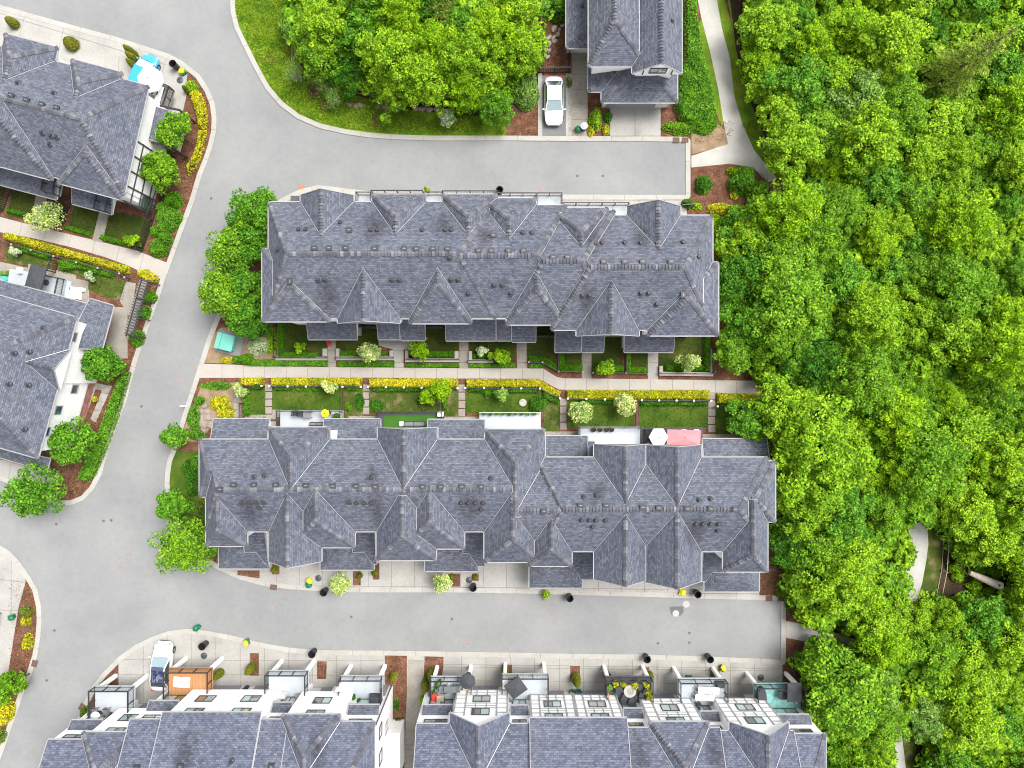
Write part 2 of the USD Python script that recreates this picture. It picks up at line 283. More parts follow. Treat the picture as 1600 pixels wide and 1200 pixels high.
# leaves: tone per leaf, hue drift per plant, light through the leaf
def leaf(name, lo, mid, hi, drift=((.86, .90, .80), (1.12, 1.06, 1.1)), tr=.30):
    mat(name,
        {'g': ('geometry', {}), 'at': ('attribute', {'attribute': 'rnd'}), 'o': ('object_info', {}), 'r': ('rgb_ramp', {'ramp': [(0, lo), (.55, mid), (1, hi)]}), 'r2': ('rgb_ramp', {'ramp': [(0, drift[0]), (1, drift[1])]}),
         'n': ('noise_texture', {'scale': .9, 'detail': 2.0}), 'r3': ('rgb_ramp', {'ramp': [(.34, (.66, .74, .7)), (.60, (1.12, 1.06, 1.0))]}),
         'm': ('mix', {'mix_type': 'multiply', 'fac': 1.0}), 'm3': ('mix', {'mix_type': 'multiply', 'fac': 1.0}), 'p': ('principled_bsdf', {'roughness': .55, 'specular_ior_level': .12}),
         't': ('translucent_bsdf', {}), 'mx': ('mix_closure', {'fac': tr})},
        [('at.fac', 'r.fac'), ('o.random', 'r2.fac'), ('r.color', 'm.color1'), ('r2.color', 'm.color2'), ('g.position', 'n.vector'), ('n.fac', 'r3.fac'), ('m.color', 'm3.color1'), ('r3.color', 'm3.color2'),
         ('m3.color', 'p.base_color'), ('m3.color', 't.color'), ('p.BSDF', 'mx.closure1'), ('t.BSDF', 'mx.closure2')], surface='mx.closure')
leaf('leaf_lime', (.048, .12, .006), (.215, .425, .013), (.46, .71, .035))
leaf('leaf_yellow', (.055, .125, .003), (.205, .42, .005), (.44, .68, .018))
leaf('leaf_mid', (.036, .10, .007), (.140, .33, .014), (.33, .58, .035))
leaf('leaf_green', (.024, .09, .008), (.095, .285, .016), (.25, .51, .040))
leaf('leaf_deep', (.012, .055, .005), (.046, .18, .010), (.15, .37, .026))
leaf('leaf_olive', (.05, .085, .010), (.13, .21, .022), (.28, .40, .07))
leaf('leaf_sage', (.06, .14, .02), (.17, .34, .05), (.40, .60, .16))
leaf('leaf_hedge', (.028, .11, .005), (.085, .27, .008), (.19, .43, .018))
leaf('leaf_mown', (.020, .048, .004), (.050, .110, .007), (.13, .19, .022), tr=.2)
leaf('bark_chip', (.045, .018, .010), (.15, .072, .042), (.34, .21, .14), tr=.0)
leaf('leaf_gold', (.11, .19, .008), (.42, .42, .014), (.80, .69, .04), tr=.2)
leaf('leaf_cedar', (.070, .085, .008), (.14, .155, .012), (.24, .26, .025), tr=.1)
leaf('leaf_blossom', (.16, .28, .04), (.38, .50, .13), (.80, .86, .50), tr=.25)
leaf('leaf_white', (.14, .28, .07), (.50, .60, .34), (.90, .92, .84), tr=.2)
leaf('leaf_conifer', (.050, .10, .006), (.17, .28, .022), (.40, .55, .07), tr=.12)
leaf('leaf_grass', (.05, .15, .006), (.165, .33, .008), (.38, .46, .05), tr=.25)
# ---------------- roofs ----------------
def roof_solid(poly, z, pitch, thick=.24):
    """poly: plan corners (anticlockwise or not) at the eave height z; pitch: rise per metre for each edge, None = upright gable edge."""
    P = np.array(poly, float); n = len(P)
    if np.sum(P[:, 0]*np.roll(P[:, 1], -1) - np.roll(P[:, 0], -1)*P[:, 1]) < 0:
        P = P[::-1]; pitch = [pitch[(n - 2 - i) % n] for i in range(n)]
    hs = [[0, 0, -1, z - thick]]
    for i in range(n):
        a, b = P[i], P[(i+1) % n]; d = (b - a) / np.linalg.norm(b - a); nr = np.array([-d[1], d[0]])
        hs.append([-nr[0], -nr[1], 0, nr @ a])
        if pitch[i] is not None: hs.append([-pitch[i]*nr[0], -pitch[i]*nr[1], 1, pitch[i]*(nr @ a) - z])
    hs = np.array(hs); nn = np.linalg.norm(hs[:, :3], axis=1)
    r = linprog([0, 0, 0, -1], A_ub=np.c_[hs[:, :3], nn], b_ub=-hs[:, 3], bounds=[(None, None)]*3 + [(0, None)])
    pts = HalfspaceIntersection(hs, r.x[:3]).intersections
    return manifold3d.Manifold.hull_points(pts.astype(np.float64))
def rect_px(x0, y0, x1, y1, z): return WP([(x0, y0), (x1, y0), (x1, y1), (x0, y1)], z)

def roof_edges(m):
    n = m.face_normals; adj = m.face_adjacency; ang = m.face_adjacency_angles
    lab = trimesh.graph.connected_component_labels(adj[ang < .012], node_count=len(m.faces))
    return n, adj, lab
def make_roof(b, solids, shing='shingle', name='roof', caps=True, gutter=True, gable='trim', seed=0, bigvert='white_wall'):
    """The union of the solids as the roof of building b, with ridge caps, valley flashings and gutters as its sub-parts."""
    u = solids[0]
    for s_ in solids[1:]: u = u + s_
    mm = u.to_mesh(); m = trimesh.Trimesh(mm.vert_properties[:, :3], mm.tri_verts, process=False); m.merge_vertices(digits_vertex=4)
    m.update_faces(m.nondegenerate_faces(height=1e-5)); m.remove_unreferenced_vertices()
    n, adj, lab = roof_edges(m)
    area = m.area_faces
    gn, top = {}, MB(); side, big = MB(), []
    for g in np.unique(lab):
        fs = np.nonzero(lab == g)[0]; nr = (n[fs]*area[fs, None]).sum(0); nr /= np.linalg.norm(nr) + 1e-12; gn[g] = nr
        v = m.vertices[m.faces[fs]].reshape(-1, 3); f = np.arange(len(v)).reshape(-1, 3)
        if nr[2] > .25:
            u_ = np.cross([0, 0, 1], nr); u_ = u_/np.linalg.norm(u_) if np.linalg.norm(u_) > 1e-6 else np.array([1., 0, 0]); v_ = np.cross(nr, u_)
            top.add(v, f, np.c_[v @ u_, v @ v_])
        elif abs(nr[2]) < .25 and np.ptp(v[:, 2]) > .5: big.append(MB().add(v, f))
        else: side.add(v, f)
    roof = top.build(name, shing, b)
    side.build('fascia', gable, roof); [x.build('gable_wall', bigvert, roof) for x in big]
    segs = {}
    conv = m.face_adjacency_convex
    for k, (a, c) in enumerate(adj):
        if lab[a] == lab[c]: continue
        na, nc = gn[lab[a]], gn[lab[c]]; e = m.vertices[m.face_adjacency_edges[k]]
        if np.linalg.norm(e[0]-e[1]) < .05: continue
        key = tuple(sorted((lab[a], lab[c])))
        if na[2] > .25 and nc[2] > .25: segs.setdefault(key + (('ridge' if conv[k] else 'valley'),), []).append(e)
        elif max(na[2], nc[2]) > .25 and min(abs(na[2]), abs(nc[2])) < .1 and conv[k]: segs.setdefault(key + ('eave',), []).append(e)
    rng = np.random.default_rng(seed)
    gut = MB()
    for (a, c, kind), es in segs.items():
        # chain collinear runs
        pts = np.vstack(es); d = es[0][1] - es[0][0]; d /= np.linalg.norm(d); t = (pts - pts[0]) @ d
        iv = sorted((min(t[2*i], t[2*i+1]), max(t[2*i], t[2*i+1])) for i in range(len(es))); runs = []
        for lo, hi in iv:
            if runs and lo - runs[-1][1] < .02: runs[-1][1] = max(hi, runs[-1][1])
            else: runs.append([lo, hi])
        na, nc = gn[a], gn[c]
        for lo, hi in runs:
            p, q = pts[0] + d*lo, pts[0] + d*hi; L = hi - lo
            if L < .25: continue
            if kind == 'ridge' and caps:
                if p[2] > q[2]: p, q = q, p
                dd = (q - p)/L; mb = MB(); w = .19
                sa = np.cross(na, dd); sa /= np.linalg.norm(sa); sc = np.cross(nc, dd); sc /= np.linalg.norm(sc)
                up = na + nc; up /= np.linalg.norm(up)
                if sa @ nc > 0: sa = -sa
                if sc @ na > 0: sc = -sc
                step = .27; k = int(L/step)
                for i in range(k):
                    j = rng.normal(0, .012); ww = w*rng.uniform(.92, 1.1)
                    o0, o1 = p + dd*(i*step), p + dd*(i*step + step*1.06); h0, h1 = .085 + rng.uniform(0, .03), .02
                    v = [o0 + up*h0*1.2, o0 + sa*ww + na*h0, o0 + sc*ww + nc*h0, o1 + up*h1, o1 + sa*ww + na*.004, o1 + sc*ww + nc*.004, o0 + sa*ww, o0 + sc*ww]
                    mb.add(np.array(v) + [j, j, 0], [[0, 1, 4], [0, 4, 3], [0, 3, 5], [0, 5, 2], [0, 2, 7], [0, 7, 6], [0, 6, 1], [1, 6, 4], [2, 5, 7]])
                mb.build('ridge_caps', 'cap', roof, kind='stuff', rnd=8)
            elif kind == 'valley':
                dd = d; mb = MB(); w = .055
                sa = np.cross(na, dd); sa = -sa if sa @ nc < 0 else sa; sc = np.cross(nc, dd); sc = -sc if sc @ na < 0 else sc
                e = .012; v = [p + na*e + sa*w*1.1, p + (na+nc)*.5*e, p + nc*e + sc*w*1.1, q + na*e + sa*w, q + (na+nc)*.5*e, q + nc*e + sc*w]
                mb.add(v, [[0, 1, 4, 3], [1, 2, 5, 4]]).build('valley_flashing', 'flashing', roof)
                MB().bar(p + [0, 0, .02], q + [0, 0, .02], .035, .03).build('valley_seam', 'flashing_light', roof)
            elif kind == 'eave':
                nv = na if abs(na[2]) < .1 else nc; off = nv*np.array([1, 1, 0])
                off /= np.linalg.norm(off)
                flat = abs(p[2] - q[2]) < .03*L
                if flat and gutter: gut.bar(p + off*.06 + [0, 0, -.05], q + off*.06 + [0, 0, -.05], 0.075, .08)
                else: gut.bar(p + off*.022 + [0, 0, .0], q + off*.022 + [0, 0, .0], .05, .10)
    gut.build('gutter', 'trim', roof)
    return roof, m
def pixel_hit(m, px, py):
    d = np.array([(px-800)/S, (600-py)/S, -H]); d /= np.linalg.norm(d)
    o = np.array([0, 0, H])
    loc, _, tri = trimesh.ray.ray_triangle.RayMeshIntersector(m).intersects_location([o], [d], multiple_hits=True)
    if len(loc) == 0: return None
    k = np.argmax(loc[:, 2]); return loc[k], m.face_normals[tri[k]]
def roof_vents(b, m, boxes, pipes, rows='roof_vent'):
    """Low dark box vents and small plumbing pipes standing on the roof."""
    for (px, py) in boxes:
        h = pixel_hit(m, px, py)
        if h is None: continue
        p, n = h; ang = math.atan2(n[1], n[0]) + math.pi/2 if np.hypot(n[0], n[1]) > .05 else 0
        mb = MB().cbox(p + [0, 0, .07], (.42, .34, .24), .04, ang).cbox(p + [0, 0, .20], (.50, .42, .06), .02, ang)
        v = mb.build('roof_vent', 'vent_metal', b)
        MB().cbox(p + [0, 0, .24], (.24, .09, .025), .01, ang).build('vent_hood', 'vent_top', v)
    for (px, py) in pipes:
        h = pixel_hit(m, px, py)
        if h is None: continue
        p, n = h
        v = MB().lathe(p + [0, 0, -.12], [(.26, 0), (.24, .14), (.13, .2), (.12, .36), (.10, .40), (0, .40)], 12).build('vent_pipe', 'vent_metal', b)

# ---------------- foliage ----------------
def leaves_at(P, N, size, rng, jit=.55, asp=.55):
    """One rhombic, slightly folded leaf at each point, facing roughly along its normal."""
    n = len(P); N = N + rng.normal(0, jit*1.25, (n, 3)); N /= np.linalg.norm(N, axis=1, keepdims=True) + 1e-9
    A = np.cross(N, rng.normal(0, 1, (n, 3))); A /= np.linalg.norm(A, axis=1, keepdims=True) + 1e-9; B = np.cross(N, A)
    s = size*rng.uniform(.7, 1.25, (n, 1))
    v = np.stack([P - A*s*.5, P + B*s*asp*.5 - N*s*.06, P + A*s*.5, P - B*s*asp*.5 - N*s*.06], 1).reshape(-1, 3)
    i = np.arange(n)[:, None]*4
    f = np.vstack([i + [0, 1, 2], i + [0, 2, 3]])
    return v, f
def sphere_dirs(n, rng, up=.0):
    d = rng.normal(0, 1, (n, 3)); d[:, 2] += up; return d/np.linalg.norm(d, axis=1, keepdims=True)
def crown_parts(seed, R, hz, nc, lpc, ls, base, cr=.30, droop=0.0, lob=.22, asp=.55, clumpy=1.0):
    """Clump centres and leaves of a broadleaf crown of radius R whose underside is at height base and top at base+hz."""
    rng = np.random.default_rng(seed); ph = rng.uniform(0, 6.28, 4); C = []
    while len(C) < nc:
        d = sphere_dirs(1, rng, .55)[0]; r = rng.uniform(.30, 1.0)**.55
        az_ = math.atan2(d[1], d[0]); lobe = 1 + lob*(math.sin(2*az_+ph[0])*.4 + math.sin(3*az_+ph[1])*.5 + math.sin(5*az_+ph[2])*.45)
        C.append([d[0]*R*(1-cr*.8)*lobe*r, d[1]*R*(1-cr*.8)*lobe*r, base + hz*(.40 + .52*d[2]*r - droop*r*r)])
    C = np.array(C); rc = R*cr*rng.uniform(.65, 1.25, nc)
    P, N = [], []
    for c, r in zip(C, rc):
        k = int(lpc*rng.uniform(.75, 1.25)); d = sphere_dirs(k, rng, .45)
        q = c + d*r*rng.uniform(.55, 1.0, (k, 1))**.5*np.array([1, 1, .75*clumpy]); P.append(q); N.append(d*.75 + [0, 0, .75])
    return C, rc, leaves_at(np.vstack(P), np.vstack(N), ls, rng, .5, asp)
def tree_mesh(t, seed, R, height, leafmat, nc=38, lpc=110, ls=.26, base_f=.32, bark='bark', cr=.30, lob=.22, limbs=9, trunk_r=None, asp=.55, droop=0.0):
    base = height*base_f; C, rc, (v, f) = crown_parts(seed, R, height - base, nc, lpc, ls, base, cr, droop, lob, asp)
    rng = np.random.default_rng(seed + 5); tr = trunk_r or .035*height*.5
    top = np.array([rng.normal(0, .05*R), rng.normal(0, .05*R), base + (height-base)*.55])
    mb = MB().tube([[0, 0, -.15], [0, 0, .2], [top[0]*.3, top[1]*.3, base], top], [tr*1.35, tr, tr*.8, tr*.3], 8)
    for c in C[rng.choice(len(C), min(limbs, len(C)), replace=False)]:
        a = np.array([top[0]*.4, top[1]*.4, base*rng.uniform(.75, 1.0) + (height-base)*rng.uniform(0, .25)]); mid = (a + c)/2 + [0, 0, -.08*R]
        mb.tube([a, mid, c], [tr*.5, tr*.32, tr*.1], 5)
    mb.build('trunk', bark, t)
    MB().add(v, f).build('crown', leafmat, t, rnd=4)
def tree(name, label, px, py, R, height, leafmat, seed, cat='tree', group=None, zc=None, **kw):
    """A tree whose crown centre shows at pixel-traced point (px, py) of the place."""
    zc = height*.62 if zc is None else zc; p = W(px, py, zc)
    t = thing(name, label, cat, (p[0], p[1], 0), random.Random(seed).uniform(0, 6.28), group)
    tree_mesh(t, seed, R, height, leafmat, **kw); return t
def mound(name, label, pg, height, leafmat, ls=.13, cover=3.2, seed=0, cat='hedge', group=None, boxy=False, inner='inner_leaf', lump=.25, lumpscale=1.4, z0=.06, kind=None, edge=None, asp=.55):
    """A hedge, shrub or bank of foliage filling the plan polygon pg."""
    rng = np.random.default_rng(seed); edge = edge or min(.45, height*.6)
    n = int(pg.area*cover/(ls*ls*asp*.5)) + 8; minx, miny, maxx, maxy = pg.bounds
    P = np.zeros((0, 2))
    while len(P) < n:
        q = np.c_[rng.uniform(minx, maxx, 2*n + 50), rng.uniform(miny, maxy, 2*n + 50)]; P = np.vstack([P, q[shapely.contains_xy(pg, q[:, 0], q[:, 1])]])
    P = P[:n]; d = shapely.distance(shapely.points(P), pg.boundary)
    lum = meshkit.fbm(np.c_[P*lumpscale, np.full(n, seed*3.7)], 3, seed) - .5
    prof = np.clip(d/edge, 0, 1); prof = np.sqrt(1 - (1 - prof)**2) if not boxy else np.clip(d/.10, 0, 1)**.4
    z = height*(prof*(1 + lump*2*lum)); zz = z*rng.uniform(.62, 1.03, n)**(.6) + z0
    side = d < edge*.35; zz[side] = z0 + z[side]*rng.uniform(.1, 1, side.sum())
    N = np.c_[rng.normal(0, .35, (n, 2)), np.ones(n)]
    v, f = leaves_at(np.c_[P, zz], N, ls, rng, .45, asp)
    c = pg.centroid; off = np.array([c.x, c.y, 0])
    t = thing(name, label, cat, off, 0, group, kind=kind)
    MB().add(v - off, f).build('foliage', leafmat, t, kind='stuff', rnd=4)
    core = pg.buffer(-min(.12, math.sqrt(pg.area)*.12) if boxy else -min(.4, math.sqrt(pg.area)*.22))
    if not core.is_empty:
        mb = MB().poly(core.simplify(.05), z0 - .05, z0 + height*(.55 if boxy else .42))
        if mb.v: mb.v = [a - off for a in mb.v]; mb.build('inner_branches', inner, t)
    return t
def blob(px, py, rx, ry=None, ang=0, z=0, n=18, seed=1, rough=.12):
    """An uneven round outline (metres) about a pixel-traced centre."""
    rng = random.Random(seed); ry = ry or rx; c = W(px, py, z); ph = [rng.uniform(0, 6.28) for _ in range(3)]; pts = []
    for i in range(n):
        t = i*2*math.pi/n; k = 1 + rough*(math.sin(2*t+ph[0])*.5 + math.sin(3*t+ph[1])*.6 + math.sin(5*t+ph[2])*.4)
        x, y = rx*k*math.cos(t), ry*k*math.sin(t); pts.append((c[0] + x*math.cos(ang) - y*math.sin(ang), c[1] + x*math.sin(ang) + y*math.cos(ang)))
    return Polygon(pts)
def shrub(name, label, px, py, r, h, leafmat, seed, cat='shrub', group=None, ls=.13, cover=3.6, lump=.3, ry=None, ang=0, **kw):
    return mound(name, label, blob(px, py, r, ry, ang, h*.4, seed=seed), h, leafmat, ls, cover, seed, cat, group, lump=lump, edge=max(r, ry or r)*.95, **kw)
def cedar(name, label, px, py, r, h, seed, group=None, leafmat='leaf_cedar', cat='cedar', loc=None):
    """A slim clipped upright cedar."""
    rng = np.random.default_rng(seed); p = W(px, py, 0) if loc is None else loc; n = int(2200*h*r)
    t = thing(name, label, cat, (p[0], p[1], .05), rng.uniform(0, 6), group)
    u = rng.uniform(0, 1, n)**.8; a = rng.uniform(0, 6.283, n); rr = r*np.sqrt(np.clip(1 - u**1.8, 0, 1))*(.80 + .25*rng.uniform(0, 1, n))*np.where(u < .08, .7, 1)
    P = np.c_[rr*np.cos(a), rr*np.sin(a), h*u]; N = np.c_[np.cos(a), np.sin(a), np.full(n, .8)]
    v, f = leaves_at(P, N, .12, rng, .4, .4); MB().add(v, f).build('foliage', leafmat, t, kind='stuff', rnd=4)
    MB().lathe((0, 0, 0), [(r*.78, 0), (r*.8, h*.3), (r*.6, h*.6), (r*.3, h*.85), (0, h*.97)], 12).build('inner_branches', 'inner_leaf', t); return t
# ---------------- ground, roads, pavements ----------------
MB().box((0, 0, -.25), (900, 900, .5)).build('ground', 'soil', kind='structure')
E_edge = [(-40, -8), (0, 8), (60, 25), (140, 47), (185, 59), (225, 72), (265, 85), (287, 97), (312, 117), (327, 140), (336, 162), (339, 185), (338, 207), (332, 232), (325, 252), (315, 277), (304, 315), (287, 360), (269, 410), (259, 436), (250, 465), (237, 500),
          (226, 532), (215, 565), (205, 600), (200, 622), (185, 662), (172, 697), (160, 740), (147, 765), (132, 781), (112, 789), (95, 789), (78, 785), (50, 773), (20, 758), (0, 750), (-40, 738)]
I_E = PG([(-400, -60)] + E_edge + [(-400, 700)])
H_edge = [(-40, 843), (0, 851), (15, 860), (30, 875), (41, 890), (52, 908), (59, 920), (65, 947), (66, 970), (64, 995), (59, 1025), (51, 1050), (37, 1085), (25, 1120), (0, 1191), (-20, 1250), (-60, 1360)]
I_H = PG([(-400, 830)] + H_edge + [(-400, 1400)])
T_edge = [(1400, -500), (362, -500), (361, -60), (360, 0), (361, 20), (367, 45), (380, 72), (397, 106), (415, 139), (437, 165), (465, 186), (500, 201), (540, 210), (575, 215), (612, 218), (675, 220), (740, 220), (800, 220), (900, 221), (1000, 221), (1071, 222), (1071, 305), (1000, 305), (900, 304.5),
          (800, 304), (662, 300), (575, 299), (550, 296), (510, 291), (495, 290), (467, 297), (440, 310), (418, 326), (398, 352), (380, 388), (364, 430), (350, 466), (336, 499), (324, 530), (312, 567), (301, 602), (292, 629), (281, 664), (269, 702), (262, 719), (259, 739), (258, 756),
          (260, 773), (266, 798), (276, 824), (294, 852), (317, 876), (342, 890), (375, 905), (412, 915), (450, 920), (512, 924), (562, 925), (700, 925), (825, 927), (900, 929), (1000, 932), (1100, 935), (1220, 938),
          (1220, 1031), (1200, 1029), (1100, 1025), (1000, 1022), (900, 1021), (800, 1019), (600, 1016), (500, 1015), (450, 1011), (400, 1002), (362, 992), (325, 985), (300, 982.5), (287, 982), (262, 986), (237, 995), (212, 1007), (187, 1025), (162, 1050), (145, 1072), (132, 1097), (122, 1122), (113, 1145), (100, 1185), (80, 1240), (40, 1360), (1400, 1600), (2200, 1600), (2200, -500)]
I_R = PG(T_edge)
frame = RG(-260, -220, 1900, 1420)
road = RG(-330, -300, 1240, 1500).difference(unary_union([I_E, I_H, I_R]).buffer(-.2))
MB().poly(road, -.2, .012).build('road', 'asphalt', kind='structure')
soil_mats = []
for nm, isl in (('planting_bed', I_E), ('planting_bed', I_H)):
    MB().poly(isl.buffer(-.3).intersection(frame), -.2, .05).build(nm, 'mulch', kind='structure')
wood_edge = [(1120, -300), (1135, 0), (1150, 80), (1172, 160), (1195, 215), (1240, 285), (1170, 300), (1150, 420), (1130, 560), (1183, 600), (1205, 640), (1212, 760), (1205, 900), (1260, 960), (1232, 1020), (1262, 1110), (1292, 1160), (1295, 1500)]
woods = PG(wood_edge + [(2000, 1500), (2000, -300)])
MB().poly(I_R.buffer(-.3).intersection(frame).difference(woods), -.2, .05).build('planting_bed', 'mulch', kind='structure')
MB().poly(woods.intersection(frame.buffer(20)), -.2, .053).build('woodland_ground', 'soil', kind='structure')
KW = .46
def kerb_of(isl, lab):
    k = isl.difference(isl.buffer(-KW)).intersection(RG(-120, -120, 1229, 1330))
    t = UsdGeom.Xform.Define(stage, path_for('kerb')); put(t, lab, None, None, 'structure'); t = t.GetPrim()
    # cast lengths with fine joints between them
    ring = isl.exterior; L = ring.length; step = 3.0; n = int(L/step); cuts = []
    for i in range(n):
        p = ring.interpolate(i*step)
        if not frame.contains(p): continue
        q = ring.interpolate(i*step + .05); d = np.array([q.x - p.x, q.y - p.y]); d /= np.linalg.norm(d) + 1e-9; nn = np.array([-d[1], d[0]])
        cuts.append(LineString([np.array([p.x, p.y]) - nn*.8, np.array([p.x, p.y]) + nn*.8]).buffer(.011, cap_style=2))
    k = k.difference(unary_union(cuts))
    for g in getattr(k, 'geoms', [k]):
        if g.geom_type == 'Polygon' and g.area > .02: MB().poly(g, 0, .105).build('kerb_stone', 'kerb', t)
kerb_of(I_E, 'pale concrete kerb round the upper left block of houses'); kerb_of(I_H, 'pale concrete kerb round the corner drive at the lower left'); kerb_of(I_R, 'pale concrete kerb round the townhouse rows and the top verge')

sheets = [0]
def sheet(name, pg, matn, z1, z0=0.0, label=None, kind='structure'):
    sheets[0] += 1; z1 += .0003*sheets[0]          # no two sheets in one plane
    return MB().poly(pg, z0, z1).build(name, matn, None, label=label, kind=kind)
def slab_path(name, pg, matn, lines, z1, label, gap=.014, seed=0, part='slab', kind='structure', jit=.004):
    """A pavement cast or laid as separate slabs: pg is cut along the given lines (pairs of points, metres)."""
    if name == 'driveway': pg = pg.union(shapely.affinity.translate(pg, 0, .4)).intersection(unary_union([I_E.buffer(-KW), I_H.buffer(-KW), apr]) if 'apr' in globals() else pg)
    cut = pg.difference(unary_union([LineString(l).buffer(gap, cap_style=2) for l in lines])) if lines else pg
    t = UsdGeom.Xform.Define(stage, path_for(name)).GetPrim(); put(t, label, None, None, kind); rng = random.Random(seed)
    for g in sorted(getattr(cut, 'geoms', [cut]), key=lambda g: (round(g.centroid.x, 2), round(g.centroid.y, 2))):
        if g.geom_type == 'Polygon' and g.area > .05: MB().poly(g, 0, z1 + rng.uniform(-jit, jit)).build(part, matn, t)
    return t
def cross_lines(x0, x1, y0, y1, n, z=0, tilt=0):
    """n-1 upright joints spread evenly between pixel-traced x0 and x1."""
    return [(W(x0 + (x1-x0)*i/n - tilt, y0), W(x0 + (x1-x0)*i/n + tilt, y1)) for i in range(1, n)]
Z_P = .095
# central walk
cw = PG([(314, 568.5), (340, 569), (455, 573), (620, 574.5), (740, 575.5), (848, 575.5), (870, 589), (880, 591), (1010, 592.5), (1183, 595), (1183, 617), (1100, 612.5), (975, 610.5), (890, 609.5), (873, 608.5), (862, 603), (842, 592), (740, 591.5), (560, 590), (440, 590.5), (306, 590.5)])
slab_path('footpath', cw, 'path_concrete', cross_lines(314, 1184, 560, 625, 26), Z_P, 'long pale concrete walk between the two middle townhouse rows', seed=1)
slab_path('footpath', PG([(0-40, 328), (0, 339), (50, 352), (100, 364), (150, 376), (215, 392), (267, 413), (258, 438), (232, 430), (200, 415), (165, 402), (110, 386), (50, 372), (0, 363), (-40, 354)]), 'path_concrete',
          [(W(x, 330 + x*.25), W(x - 14, 385 + x*.25)) for x in range(0, 260, 38)], Z_P, 'sloping pale concrete walk between the two left house rows', seed=2)
sheet('gravel_trail', PG([(1082, -120), (1090, 0), (1096, 30), (1109, 80), (1122, 140), (1130, 190), (1137, 225), (1080, 244), (1080, 266), (1140, 256), (1176, 262), (1200, 285), (1214, 279), (1178, 235), (1160, 195), (1147, 150), (1140, 90), (1128, 45), (1120, 0), (1108, -120)]), 'gravel', .06, label='pale gravel trail curving past the top right house')
sheet('gravel_trail', PG([(1228, 970), (1260, 976), (1300, 987), (1340, 1000), (1400, 1080), (1415, 1200), (1420, 1320), (1385, 1320), (1378, 1190), (1372, 1110), (1320, 1024), (1282, 1007), (1228, 996)]), 'gravel', .06, label='pale gravel path leaving the end of the lower road')
sheet('gravel_trail', PG([(1418, 822), (1448, 812), (1450, 850), (1446, 880), (1440, 912), (1425, 960), (1380, 1010), (1340, 1000), (1405, 945), (1412, 905), (1420, 870)]), 'gravel', .064, label='pale gravel clearing in the wood at the right')
sheet('dry_grass_verge', PG([(1448, 812), (1460, 806), (1471, 840), (1470, 880), (1464, 930), (1425, 960), (1440, 912), (1446, 880), (1450, 850)]), 'patchy_lawn', .058)
sheet('dry_grass_verge', PG([(1415, 1090), (1425, 1080), (1432, 1200), (1438, 1320), (1420, 1320), (1415, 1200), (1400, 1080)]), 'patchy_lawn', .058)
# dry verge either side of the trail by the top right house
sheet('grass_verge', PG([(1120, 0), (1128, 45), (1140, 90), (1147, 150), (1160, 195), (1178, 235), (1214, 279), (1240, 292), (1222, 255), (1195, 215), (1172, 160), (1150, 80), (1140, 0), (1130, -120), (1108, -120)]), 'rough_grass', .066)
sheet('dry_bed', PG([(1137, 0), (1147, 60), (1160, 120), (1178, 165), (1198, 210), (1240, 268), (1262, 300), (1240, 292), (1218, 250), (1192, 200), (1166, 130), (1148, 60), (1132, 0)]), 'mulch', .072)
sheet('grass_verge', PG([(1078, 60), (1096, 30), (1109, 80), (1122, 140), (1130, 190), (1128, 200), (1100, 130)]), 'rough_grass', .066)
# verge and lawn at the top
vt = PG(T_edge[3:17] + [(790, 220), (790, 185), (700, 178), (640, 172), (560, 150), (500, 140), (468, 100), (461, 0), (461, -60)]).intersection(I_R.buffer(-KW))
sheet('grass_verge', vt, 'rough_grass', .09, label='rough grass verge round the bend at the top')
sheet('planting_bed', PG([(461, -60), (461, 0), (463, 104), (530, 141), (590, 150), (600, 165), (690, 180), (790, 190), (850, 150), (850, -60)]), 'soil', .07)
# ------------- concrete drives -------------
def joint_rows(x0, x1, ys, tilt=0.0): return [(W(x0, y), W(x1, y + tilt)) for y in ys]
kz = .088
apr = I_R.buffer(-KW)
# upper row: apron along its garages
slab_path('driveway', PG([(440, 306), (495, 284), (560, 292), (1073, 300), (1073, 380), (440, 380)]).intersection(apr), 'concrete', joint_rows(440, 1080, [308, 313, 330]) + cross_lines(440, 1078, 280, 400, 16), kz, 'pale concrete apron along the back of the upper townhouse row', seed=3)
# lower row: south side drives
slab_path('driveway', PG([(380, 830), (1186, 830), (1186, 936), (1000, 931), (700, 924), (512, 923), (412, 914), (350, 893), (350, 850)]).intersection(apr), 'concrete', joint_rows(380, 1190, [914, 919.5], 8) + cross_lines(396, 1186, 810, 950, 22), kz, 'row of pale concrete drives south of the lower middle townhouses', seed=4)
# bottom rows
slab_path('driveway', PG([(186, 1036), (210, 1018), (240, 1002), (290, 990), (330, 992), (365, 1000), (402, 1010), (452, 1019), (500, 1023), (602, 1025), (602, 1160), (160, 1160), (186, 1130)]).intersection(apr), 'concrete', joint_rows(150, 602, [1030, 1053], 2) + cross_lines(187, 602, 980, 1190, 11), kz, 'pale concrete drives in front of the bottom left townhouses', seed=5)
slab_path('driveway', PG([(636, 1027), (1222, 1036), (1222, 1160), (636, 1160)]).intersection(apr), 'concrete', joint_rows(636, 1222, [1037, 1041, 1062], 7) + cross_lines(645, 1217, 1010, 1190, 15), kz, 'pale concrete drives in front of the bottom right townhouses', seed=6)
slab_path('footpath', PG([(638, 1030), (662, 1031), (660, 1085), (657, 1136), (654, 1200), (632, 1200), (634, 1120), (636, 1085)]), 'old_concrete', [(W(620, y), W(670, y)) for y in (1052, 1085, 1089, 1142, 1149, 1156, 1163, 1170)], .10, 'narrow stepped concrete walk between the two bottom rows', seed=7)
